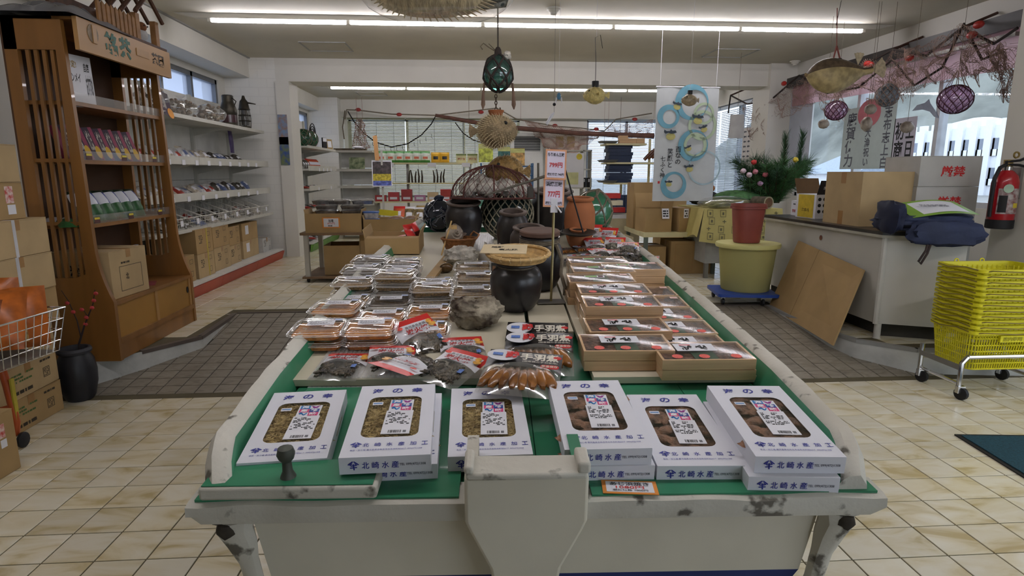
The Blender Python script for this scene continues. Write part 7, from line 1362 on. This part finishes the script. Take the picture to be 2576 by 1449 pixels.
# counter
cw = mat('counter_panel', '#bab8b0', .5, var=.05, vs=3); co = thing('sales_counter', 'white panelled sales counter with black edged top on round legs', 'counter', (2.71, 3.75, RZD)); CP = [(0, 0), (.42, -.18), (.42, 1.62), (0, 1.62)]
mb = MB(); mb.prism(CP, .10, .675); part(co, 'body', mb, cw); part(co, 'worktop', MB().prism([(-.03, -.01), (.45, -.215), (.45, 1.65), (-.03, 1.65)], .69, .716), mat('worktop_black', '#2a2825', .35)); part(co, 'black_edge', MB().prism([(-.034, -.014), (.454, -.219), (.454, 1.654), (-.034, 1.654)], .676, .694), mat('cream_under_edge', '#a8a597', .4)); part(co, 'corner_strip', MB().tube([(-.006, -.006, .1), (-.006, -.006, .675)], .018, 8), cw); part(co, 'leg', MB().lathe([(.026, 0), (.022, .006), (.022, .1)], 14), cw, T(.012, -.006, 0))
for x, y in ((.38, -.13), (.38, 1.55), (.03, 1.55)): part(co, 'leg', MB().lathe([(.026, 0), (.022, .006), (.022, .1)], 14), cw, T(x, y, 0))
part(co, 'toe_gap_shade', MB().prism([(.08, .05), (.40, -.08), (.40, 1.58), (.08, 1.58)], .0, .1), mat('toe_gap_shade_dark', '#3f3d38', .9)); part(co, 'lock', MB().lathe([(.02, 0), (.02, .004)], 12), chrome, fr((-.001, .72, .6), (0, -1, 0), (0, 0, 1)))  # dark block fills the toe gap, its shade put in as colour
CTZ = RZD + .7165
bg_ = open_carton('large_carton', 'big plain carton with taped flap on the white counter', (2.985, 4.34, CTZ), .45, .44, .38, 0, card2, (0, 0, 0, 0)); part(bg_, 'lid', MB().box(-.225, .225, -.22, .22, .38, .384), card2); part(bg_, 'tape', MB().box(-.2256, -.225, -.03, .03, .3, .38), tape); part(bg_, 'tape', MB().box(-.2256, -.225, -.03, .03, 0, .1), tape)
bx2 = thing('printed_gift_carton', 'yellow and black patterned open carton on the white counter', 'carton', (2.96, 4.98, CTZ), .05); part(bx2, 'body', MB().box(-.11, .11, -.14, .14, 0, .20), paper); yp = part(bx2, 'yellow_panel', plate(.22, .19, .001), mat('bright_yellow_print', '#c9ad2e', .5, var=.1, vs=20), fr((-.11, .0, .1), (0, -1, 0), (0, 0, 1))); txt(yp, 'さつまいも', .1, .03, T(0, -.03, .001), black, .02)
for i in range(12): part(bx2, 'black_dot', MB().lathe([(.015, 0), (.015, .001)], 10), black, fr((-.08 + (i % 4) * .045, -.1402, .06 + (i // 4) * .05), (1, 0, 0), (0, 0, 1)))
part(bx2, 'flap', MB().box(-.11, .11, -.002, .002, 0, .14), mat('brown_inner_flap', '#6e5334', .8), T(0, .14, .2) @ RX(-.4)); bf = part(bx2, 'flap', MB().box(-.11, .11, -.002, .002, 0, .12), mat('black_flap', '#25252a', .5), T(0, -.14, .2) @ RX(.35)); txt(bf, 'まるごと', .14, .03, fr((0, -.003, .06), (1, 0, 0), (0, 0, 1)), paper, .02); part(bx2, 'handle_cord', MB().tube([(.03, -.145, .03), (.05, -.15, .1), (.08, -.15, .12), (.1, -.145, .04)], .005, 5), mat('cord_tan', '#a8895a', .8))
sm = thing('small_white_box', 'small white box with red lettering on the white counter', 'box', (3.0, 5.27, CTZ), -.1); part(sm, 'box', MB().box(-.08, .08, -.07, .07, 0, .13), paper); txt(sm, '宇城', .08, .03, fr((-.0805, 0, .04), (0, -1, 0), (0, 0, 1)), red, .02); dashes(sm, .05, .02, 1, fr((-.0805, .0, .1), (0, -1, 0), (0, 0, 1)), black, 3); part(sm, 'orange_print', MB().lathe([(.03, 0), (.03, .001)], 12), mat('orange_fruit_print', '#c9852a'), fr((.03, -.0702, .05), (1, 0, 0), (0, 0, 1)))
# navy bag with green paper
bgp = at(2330, 565, y=3.72); nb = thing('navy_bag', 'navy fabric bag slumped over the end of the counter', 'bag', X=T(2.93, 3.74, CTZ + .003) @ RZ(-.12)); nvm = mat('navy_fabric', '#232b45', .75, var=.18, vs=6, bump=.2, bs=40)
sq = lambda d: (abs(d.x) ** 3.5 + abs(d.y) ** 3.5 + abs(d.z) ** 3.5) ** (-1 / 3.5)
part(nb, 'body', MB().sph((0, 0, .062), (.27, .15, .058), 40, 20, fn=lambda d: sq(d) * (1 + .16 * nz(d, 2.2, 3) + .09 * nz(d, 6, 3))), nvm); part(nb, 'collar', MB().sph((-.23, -.05, .10), (.055, .12, .10), 20, 14, fn=lambda d: sq(d) * (1 + .3 * nz(d, 2, 6))), mat('dark_navy_fabric', '#171d36', .7, var=.2)); part(nb, 'drop', MB().sph((.05, -.185, .0), (.22, .045, .075), 24, 14, fn=lambda d: sq(d) * (1 + .22 * nz(d, 2.5, 9) + .08 * nz(d, 7, 9))), nvm); part(nb, 'strap', MB().tube([(-.06, -.2, -.04), (-.08, -.22, -.1), (-.12, -.225, -.17), (-.105, -.225, -.185), (-.07, -.22, -.12), (-.05, -.21, -.06)], .007, 6), mat('brown_strap', '#2e221e', .7))
gp = thing('green_leaflet', 'green-bordered white leaflet lying on the navy bag', 'leaflet', X=T(2.98, 3.70, CTZ + .145) @ RZ(-.10) @ RX(.28)); lf_ = lambda w_, h_, dz: MB().grid(10, 6, lambda u, v: ((u - .5) * w_, (v - .5) * h_, dz + .02 * math.sin(PI * u) - .01 * math.cos(3 * u))); part(gp, 'sheet', lf_(.40, .26, 0), mat('lime_green_paper', '#7fa63a', .5)); part(gp, 'white_area', lf_(.35, .2, .003), paper); dashes(gp, .2, .04, 2, T(0, .0, .026), mat('grey_print', '#6d6d72'), 6)
# white cartons with red warning letters
wcb = mat('white_board_carton', '#b4b3ae', .65, var=.04); z = RZD + .001
for i in range(6):
    h_ = (.19, .19, .2, .2, .21, .21)[i]; mk = ((('t', 'f', .02, .0, '厳禁', .18, .075, red), ('t', 'r', -.1, .0, '取扱', .14, .06, red)) if i >= 3 else (('t', 'f', .13, .02, '取扱', .14, .05, red),) if i == 2 else ())
    printed_carton('warning_carton', 'white carton with red warning letters, ' + ['resting on the floor', 'second from the floor', 'third from the floor', 'middle of the stack', 'next to the top', 'topmost by the window'][i], T(3.375 + .008 * ((i * 3) % 3 - 1), 4.26, z) @ RZ(.01 * (i % 2)), .46, .36, h_, wcb, mk, False, 'white cartons stacked behind the counter'); z += h_ + .0015
# fire extinguisher on the pillar
ex = thing('fire_extinguisher', 'red fire extinguisher hanging on the pillar beside the window', 'extinguisher', (3.53, 3.80, .885)); exr = mat('extinguisher_red', '#a01620', .25, var=.04, coat=.4)
part(ex, 'cylinder', MB().lathe([(.068, .035), (.074, .05), (.076, .06), (.076, .30), (.066, .345), (.04, .375), (.026, .385)], 26), exr); part(ex, 'foot', MB().lathe([(.07, 0), (.078, .005), (.078, .06), (.072, .062)], 24), dark); part(ex, 'neck', MB().lathe([(.03, .38), (.03, .405), (.02, .41)], 16), chrome); part(ex, 'valve', MB().box(-.018, .018, -.018, .018, .405, .45), mat('brass_valve', '#9a8550', .35, .7)); part(ex, 'handle', MB().tube([(-.03, -.01, .435), (.06, -.02, .445), (.12, -.03, .475)], .009, 6), dark); part(ex, 'handle', MB().tube([(-.02, -.01, .42), (.06, -.02, .415), (.12, -.03, .40)], .009, 6), dark); part(ex, 'pin_ring', MB().tube([(.03 + .018 * math.cos(a), -.02, .48 + .018 * math.sin(a)) for a in [2 * PI * k / 12 for k in range(12)]], .006, 5, closed=True), mat('brass_valve', '#9a8550')); part(ex, 'hose', MB().tube([(-.02, -.01, .42), (-.07, -.02, .40), (-.098, -.02, .33), (-.1, -.02, .2), (-.098, -.02, .08)], .012, 8), dark)
def wrapl(z0, z1, a0, a1, r): return MB().grid(10, 1, lambda u, v: (r * math.cos(a0 + (a1 - a0) * u), r * math.sin(a0 + (a1 - a0) * u), z0 + (z1 - z0) * v))
part(ex, 'label', wrapl(.10, .265, -2.7, -.5, .0768), mat('extinguisher_label', '#b9b3b0', .5, var=.5, vs=28, col2='#7a4a4a')); part(ex, 'yellow_label', wrapl(.14, .17, -1.5, -.7, .0774), mat('tag_yellow', '#d8c23a')); part(ex, 'pictogram', wrapl(.11, .22, -2.6, -2.0, .0774), black); part(ex, 'round_seal', MB().lathe([(.028, 0), (.028, .001)], 16), mat('pale_green_seal', '#a5bda5', .5), fr((-.035, -.0705, .265), (.9, -.43, 0), (0, 0, 1))); part(ex, 'bracket', MB().box(.07, .092, -.03, .03, .2, .4), metal)
sn = thing('wall_sign', 'red and white notice sign on the pillar above the extinguisher', 'sign', X=fr((3.619, 3.70, 1.86), (0, -1, 0), (0, 0, 1))); part(sn, 'plate', plate(.2, .3, .003), paper); part(sn, 'red_field', plate(.2, .15, .001), red, T(0, .06, .003)); txt(sn, 'SE', .06, .035, T(0, -.035, .003), black, .02)
# basket trolley
by = mat('yellow_basket_plastic', '#d6cd20', .4, var=.05); TX, TY = 2.72, 3.0; tro = thing('basket_trolley', 'chrome wheeled trolley under the stack of yellow baskets', 'trolley', (TX, TY, 0))
for y in (0.03, .33):
    for x in (0., .52): part(tro, 'post', MB().tube([(x, y, .075), (x, y, .21), (x + (.03 if x == 0 else -.03), y, .245)] if y < .1 else [(x, y, .075), (x, y, .24)], .013, 8), chrome); w_ = part(tro, 'castor', MB().lathe([(.026, -.014), (.036, -.01), (.036, .01), (.026, .014)], 14), dark, T(x + .012, y - .01, .0365) @ RZ(.3) @ RY(PI / 2)); part(tro, 'fork', MB().box(x - .016, x + .028, y - .018, y + .006, .04, .08), chrome)
part(tro, 'front_bar', MB().tube([(.03, .03, .245), (.49, .03, .245)], .013, 8), chrome); part(tro, 'side_strap', MB().box(-.012, -.004, .03, .33, .17, .2), metal); part(tro, 'rear_bar', MB().tube([(0, .33, .16), (.52, .33, .16)], .012, 8), chrome); part(tro, 'side_bar', MB().tube([(0, .03, .09), (0, .33, .09)], .010, 8), chrome); part(tro, 'side_bar', MB().tube([(.52, .03, .09), (.52, .33, .09)], .010, 8), chrome)
def basket_mesh(full):
    W_, D_, H_ = .46, .33, .225; mb = MB(); w0, d0 = .40, .27; rim = rr(W_, D_, .04, 4); z0 = 0.0
    def L(k, z): return [(x, y, z) for x, y in rr(w0 + (W_ - .02 - w0) * k, d0 + (D_ - .02 - d0) * k, .035, 4)]
    mb.rings([[(x, y, H_ - .022) for x, y in rr(W_ - .012, D_ - .012, .04, 4)], [(x, y, H_ - .018) for x, y in rr(W_ + .014, D_ + .014, .045, 4)], [(x, y, H_) for x, y in rr(W_ + .014, D_ + .014, .045, 4)], [(x, y, H_) for x, y in rr(W_ - .018, D_ - .018, .036, 4)], [(x, y, H_ - .03) for x, y in rr(W_ - .022, D_ - .022, .036, 4)]], 0, False, False)
    nh = 6 if full else 2
    zl = [0, .035, .07, .105, .14, .18] if full else [H_ - .075, H_ - .05]
    for z in zl: mb.tube(L(z / H_, z), .0045, 4, closed=True)
    n = 46; lo = L(0 if full else (H_ - .08) / H_, 0 if full else H_ - .08); hi = L(1, H_ - .02)
    def pt(P, t):
        k = t * len(P); i = int(k) % len(P); f_ = k - int(k); return V(P[i]) * (1 - f_) + V(P[(i + 1) % len(P)]) * f_
    per = lambda P: [0] + [sum((V(P[(j + 1) % len(P)]) - V(P[j])).length for j in range(i + 1)) for i in range(len(P))]
    cl_, ch_ = per(lo), per(hi)
    def at_(P, c, t):
        s_ = t * c[-1]; i = max(j for j in range(len(P)) if c[j] <= s_ + 1e-9); d = c[i + 1] - c[i]; f_ = (s_ - c[i]) / d if d > 0 else 0; return V(P[i]).lerp(V(P[(i + 1) % len(P)]), min(1, f_))
    for i in range(n * (2 if full else 1)): t_ = i / (n * (2 if full else 1)); mb.tube([at_(lo, cl_, t_), at_(hi, ch_, t_)], .0042 if full else .005, 4)
    if full: mb.loft([(w0, d0, .035, -.002), (w0, d0, .035, .004)]); mb.box(-.07, .07, -D_ / 2 - .004, -D_ / 2 + .012, H_ - .062, H_ - .025)
    return mb
bfull = basket_mesh(True).mesh('basket_shell', by); bpart = basket_mesh(False).mesh('basket_shell', by); hdl = mat('brass_handle', '#9c8d5a', .3, .8)
hme = MB().tube([(-.2, -.17, 0), (-.19, -.185, .006), (0, -.188, -.004), (.19, -.185, .006), (.2, -.17, 0)], .0032, 5).mesh('handle', hdl); hm2 = MB().tube([(-.236, -.14, .004), (-.244, -.06, .012), (-.244, .06, -.004), (-.236, .14, .004)], .0032, 5).mesh('handle', hdl)
NB = 12
for i in range(NB):
    t = thing('shopping_basket', 'yellow plastic shopping basket, ' + ('bottom one resting in the chrome trolley' if i == 0 else 'topmost of the trolley stack' if i == NB - 1 else 'nested in the middle of the trolley stack'), 'basket', X=T(TX + .26, TY + .18, .168 + i * .0312) @ RZ(.005 * ((i * 7) % 5 - 2)), group='yellow baskets on the trolley')
    ob('basket_shell', bfull if i == 0 else bpart, t); ob('handle', hme, t, T(0, 0, .216)); ob('handle', hm2, t, T(0, 0, .216))
    if i == NB - 1:
        for x in (-.1, .06): part(t, 'lug', MB().tube([(x + .012 * math.cos(a), .172, .228 + .012 * math.sin(a)) for a in [2 * PI * k / 10 for k in range(10)]], .004, 5, closed=True), by)
    if i == 0: txt(t, '店内専用', .11, .025, fr((0, -.17, .182), (1, 0, 0), (0, 0, 1)), mat('basket_emboss', '#a59c10', .4), .03)
# door mat
mt_ = thing('door_mat', 'teal green ribbed door mat with black border on the floor', 'mat', X=T(2.33, 2.58, .0005) @ RZ(-.10)); part(mt_, 'border', MB().box(0, .9, -1.2, 0, 0, .006), dark); part(mt_, 'pile', MB().box(.02, .88, -1.18, -.02, .006, .010), mat('teal_carpet', '#1c4550', .95, var=.25, vs=120, bump=.6, bs=300))
# ================================================================ RIGHT WINDOW DRESSING
pinkv = film('pink_roller_blind', '#e6c3c6', gloss=.0, rough=.5, haze=.7, hcol='#dcb0b4')
vb = thing('pink_valance', 'dusty pink roller blind pulled down along the top of the right window', 'blind', (4.26, 4.3, 2.05)); part(vb, 'cloth', MB().grid(16, 3, lambda u, v: (.01 * math.sin(u * 20), 3.7 * u, .06 * u + (.34 - .06 * u) * v), 0), pinkv); part(vb, 'roller', MB().tube([(0, -.05, .345), (0, 3.7, .345)], .022, 8), mat('dark_rail', '#3a3634', .5)); part(vb, 'rail', MB().box(-.06, -.03, -.1, 3.75, .30, .42), mat('dark_rail', '#3a3634')); part(vb, 'rail', MB().box(-.09, -.05, .3, 2.2, .23, .26), metal)
def wposter(label, px0, px1, py0, py1, c_, lines, name='window_poster', y_=None, xx=4.375):
    A = at(px0, py1, x=xx); B = at(px1, py1, x=xx); C2 = at((px0 + px1) / 2, py0, x=xx); W_ = abs(A.y - B.y); H_ = C2.z - (A.z + B.z) / 2; t = thing(name, label, 'poster', X=fr((xx, (A.y + B.y) / 2, (A.z + B.z) / 2 + H_ / 2), (0, -1, 0), (0, 0, 1))); part(t, 'sheet', plate(W_, H_, .002), mat(c_[0], c_[1], .7, var=.03))
    for (s_, x, y, w_, h_, m_) in lines: txt(t, s_, w_ * W_, h_ * H_, T(x * W_, y * H_, .002), m_, .02)
    return t, W_, H_
gi = mat('grey_brush_ink', '#5a5d66', .7, var=0)
t, W_, H_ = wposter('pale green banner with grey brush calligraphy on the right window', 2112, 2240, 268, 425, ('window_banner_paper', '#b9c6c4'), (('鹿\n賀\n佐\n力', -.33, -.02, .2, .9, gi), ('志\n布\n志\n上\n白', .36, -.02, .14, .95, gi), ('大\n漁\n祝\nい', .02, -.15, .11, .6, gi))); part(t, 'sun_print', MB().lathe([(.15, 0), (.15, .001)], 20), mat('pink_sun_print', '#c07078', .7), T(-.0, H_ * .38, .0025) @ S(1.3, 1, 1))
wposter('white notice with black brush letters on the right window', 2240, 2295, 297, 408, ('lilac_notice_paper', '#c3bfcc'), (('初\n商', -.22, 0, .42, .84, black), ('上\n日', .25, 0, .36, .8, black)))
t, W_, H_ = wposter('white poster covered with rows of small dark fish near the side blinds', 1862, 1940, 318, 440, ('fish_chart_paper', '#c9c4c0'), (), 'fish_chart', xx=4.2); mb = MB(); rf = random.Random(3)
for j in range(9):
    for i in range(7): x, y = (-.42 + i * .14) * W_, (.42 - j * .105) * H_; l_ = W_ * .05; mb.prism([(x - l_, y), (x - l_ * .3, y + l_ * .35), (x + l_ * .5, y + l_ * .1), (x + l_, y + l_ * .35), (x + l_, y - l_ * .35), (x + l_ * .5, y - l_ * .1), (x - l_ * .3, y - l_ * .35)], .002, .0025)
part(t, 'fish_prints', mb, mat('fish_chart_ink', '#3f4048', .7), kind='stuff'); part(t, 'cord', MB().tube([(0, H_ / 2, 0), (0, CEIL - .004 - (t.matrix_basis.translation.z), 0)], .002, 4), paper)
wposter('tall pale blue sheet curtain beside the fish chart', 1950, 2030, 205, 440, ('pale_sheet', '#b9bfcc'), (), 'sheet_curtain', xx=4.30)
sf_ = thing('shade_frame', 'square grey lampshade-like frame hanging by the right column', 'frame', at(1853, 318, y=7.4)); part(sf_, 'panel', MB().loft([(.2, .02, .01, -.14), (.17, .02, .01, .14)]), mat('grey_paper_shade', '#9c9a96', .7)); part(sf_, 'cord', MB().tube([(0, 0, .14), (0, 0, CEIL - at(1853, 318, y=7.4).z)], .002, 4), rope)
# ropes, poles and nets along the right window
xr = 4.05; ro = thing('window_float_rope', 'dark rope with red floats slung along the right window', 'rope'); RP_ = [at(px, py, x=xr) for px, py in ((1832, 285), (1838, 240), (1880, 262), (1935, 255), (2010, 190), (2100, 225), (2180, 160), (2245, 125), (2330, 140), (2420, 70), (2500, 110), (2560, 70))]; part(ro, 'rope', MB().tube(RP_, .012, 5), mat('dark_wet_rope', '#2e2420')); part(ro, 'rope', MB().tube([at(px, py, x=xr) for px, py in ((2010, 190), (2080, 235), (2160, 220), (2245, 150), (2300, 215), (2370, 170), (2425, 60), (2470, 150), (2520, 130))], .011, 5), mat('dark_wet_rope', '#2e2420'))
for q in (RP_[1], RP_[7], RP_[9]): part(ro, 'hook', MB().tube([q, V((4.34, q.y, q.z + .12))], .012, 5), mat('pole_brown', '#4f3228'))
for px, py in ((1972, 210), (2182, 160), (2288, 146), (2462, 62), (2445, 88), (2190, 163)): part(ro, 'float', MB().sph(at(px, py, x=xr - .03), (.03, .05, .03), 10, 6), mat('bright_red_float', '#a82c26', .4))
for i, (q, nu, nv, sg_, cr) in enumerate((([(1940, 250), (2020, 190), (2050, 260), (1960, 300)], 16, 12, .02, .08), ([(1870, 262), (1935, 255), (1930, 340), (1885, 345)], 14, 16, .0, .12), ([(2020, 195), (2240, 130), (2290, 215), (2030, 250)], 30, 14, .06, .12), ([(2245, 130), (2425, 65), (2380, 200), (2270, 225)], 28, 18, .04, .1), ([(2425, 65), (2540, 110), (2520, 190), (2400, 190)], 22, 16, .05, .12), ([(2500, 120), (2555, 130), (2545, 250), (2515, 250)], 14, 18, .0, .1), ([(2205, 190), (2290, 170), (2300, 240), (2190, 265)], 16, 12, .03, .1), ([(2060, 235), (2120, 225), (2130, 300), (2080, 300)], 12, 10, .02, .1))):
    netsheet('window_net', ['brown net bunched over the far end of the window rope', 'brown net gathered into a hanging tail by the side blinds', 'brown net behind the stuffed fish', 'brown net sagging from the tall hook', 'brown net above the large purple float', 'brown net gathered into a tail by the pillar', 'brown net around the grey basket float', 'brown net above the small purple float'][i], [at(a, b, x=xr - .02 - .01 * (i % 3)) for a, b in q], nu, nv, .0014, nbr, sg_, i * 5 + 2, cr, None, 4.345)
# floats, shells and the stuffed fish hanging at the window
def hangto(t, c, dz=0): part(t, 'cord', MB().tube([(0, 0, dz), (.0, 0, CEIL - c.z)], .002, 4), rope)
purple = film('purple_glass', '#e0c6dc', gloss=.14, rough=.06, haze=.3, hcol='#c9a6c2')
for (px, py, rp3, y, lb) in ((2403, 250, 40, 4.55, 'large purple glass float in a net bag hanging by the pillar'), (2103, 278, 27, 5.9, 'small purple glass float in a net bag below the stuffed fish')):
    c = at(px, py, y=y); R_ = rp3 * y / FPX * .93; t = thing('purple_glass_float', lb, 'float', c); part(t, 'glass', MB().sph((0, 0, 0), (R_ * 1.05, R_ * 1.05, R_ * .9), 22, 14), purple); part(t, 'net', netlines(MB(), R_ * 1.06, 12, 8, .003, .5, .04, .96, .9, 4), mat('dark_red_net', '#4a2430', .8, var=.2)); mb = MB()
    for k in range(8): a = k * PI / 4; mb.tube([(R_ * .75 * math.cos(a), R_ * .75 * math.sin(a), R_ * .6), (.01 * math.cos(a), .01 * math.sin(a), R_ * 1.9)], .0025, 4)
    part(t, 'net_neck', mb, nbr); hangto(t, c, R_ * 1.85)
c = at(2232, 240, y=5.2); t = thing('grey_net_basket', 'grey woven float hanging in brown net beside the window banner', 'float', c); part(t, 'weave', MB().sph((0, 0, 0), (.085, .085, .1), 18, 12), mat('grey_weave', '#6f747a', .7, var=.5, vs=45, bump=.6)); part(t, 'net', netlines(MB(), .095, 10, 7, .003, .5), nbr); hangto(t, c, .1)
for i, (px, py, y, r_, lb) in enumerate(((2190, 275, 5.2, .05, 'round striped shell hanging above the window banner'), (2180, 312, 5.2, .055, 'conical grey shell hanging over the window banner'), (2282, 320, 4.9, .055, 'oval brown shell hanging over the white notice'), (2072, 312, 5.7, .05, 'tan flat shell hanging below the small purple float'))): c = at(px, py, y=y); t = thing('hanging_shell', lb, 'shell', c); part(t, 'shell', MB().sph((0, 0, 0), (r_ * 1.1, r_ * .6, r_ * .85) if i != 1 else (r_ * .9, r_ * .7, r_ * 1.1), 14, 10, fn=lambda d: 1 + .12 * math.sin(14 * d.x) * .4 + .1 * nz(d, 3, i)), shellm); hangto(t, c, r_ * .5)
c = at(2125, 182, y=5.2); L_ = 98 * 5.2 / FPX; sfh = thing('stuffed_fish', 'stuffed brown and cream puffer fish hanging from the ceiling by a chain', 'stuffed fish', X=T(*c) @ RZ(.0) @ RY(-.09)); rs = []
for k in range(15):
    u = k / 14; x = -L_ + 2 * L_ * u * .86; h_ = (.012 + .135 * math.sin(PI * min(1, u * 1.08) ** .75)) if u < .9 else .03; h_ = max(h_, .02); w_ = h_ * .75; rs.append([(x, w_ * math.cos(a), h_ * math.sin(a) - .02 * math.sin(PI * u)) for a in [2 * PI * j / 16 for j in range(16)]])
ms_ = []
mb = MB(); n = 16; vs = [p for r in rs for p in r]; fs = []
for k in range(14):
    for i in range(n): fs.append((k * n + i, k * n + (i + 1) % n, (k + 1) * n + (i + 1) % n, (k + 1) * n + i)); ms_.append(0 if 1 <= i <= 6 else 1)
fs += [tuple(range(n - 1, -1, -1)), tuple(14 * n + i for i in range(n))]; ms_ += [1, 1]
part(sfh, 'body', mb.add(vs, fs, ms_), [mat('fish_brown_back', '#5a4a38', .5, var=.3, vs=25), mat('fish_cream_belly', '#a8966a', .5, var=.25, vs=18)], sharp=70)
fin = mat('fish_fin', '#b5a688', .6, var=.2, vs=40)
def fan(o, a0, a1, r_, n_=7):
    pts = [o] + [(o[0] + r_ * math.cos(a0 + (a1 - a0) * k / n_) * (1 + .05 * (k % 2)), o[1], o[2] + r_ * math.sin(a0 + (a1 - a0) * k / n_) * (1 + .05 * (k % 2))) for k in range(n_ + 1)]; q = [(x, y + .004, z) for x, y, z in pts]; m_ = len(pts)
    return MB().add(pts + q, [(0, k + 1, k + 2) for k in range(n_)] + [(m_, m_ + k + 2, m_ + k + 1) for k in range(n_)])
part(sfh, 'tail_fin', fan((L_ * .70, 0, 0), -.6, .8, .13), fin); part(sfh, 'back_fin', fan((L_ * .35, 0, .05), 1.0, 1.9, .10), fin); part(sfh, 'side_fin', fan((-L_ * .12, -.075, .02), -1.3, .2, .07), mat('fish_side_fin', '#6b573f', .6)); part(sfh, 'eye', MB().sph((-L_ * .72, -.045, .04), .012, 8, 6), black); part(sfh, 'mouth', MB().tube([(-L_ * 1.0, -.01, .0), (-L_ * 1.03, 0, .012), (-L_ * 1.0, .01, .0)], .012, 6), mat('fish_lip', '#8a7350', .6)); part(sfh, 'collar', MB().lathe([(.04, 0), (.04, .03)], 14), dark, T(-L_ * .22, 0, .085)); part(sfh, 'chain', MB().tube([(-L_ * .22 - .03, 0, .11), (-L_ * .22, 0, .22)], .007, 5).tube([(-L_ * .22 + .03, 0, .11), (-L_ * .22, 0, .22)], .007, 5).tube([(-L_ * .22, 0, .22), (-L_ * .22, 0, CEIL - c.z - .05)], .004, 5), mat('red_rope_chain', '#7a4038', .7, var=.3))
dol = thing('dolphin_sticker', 'pale grey dolphin decal on the window glass', 'decal', X=fr(at(2325, 275, x=4.372), (0, -1, 0), (0, 0, 1))); part(dol, 'decal', MB().prism([(-.16, .0), (-.1, .05), (0, .06), (.05, .09), (.07, .05), (.14, -.02), (.2, -.1), (.14, -.08), (.08, -.03), (-.02, .0), (-.1, .0)], 0, .002), mat('decal_grey', '#8f98a8', .6))
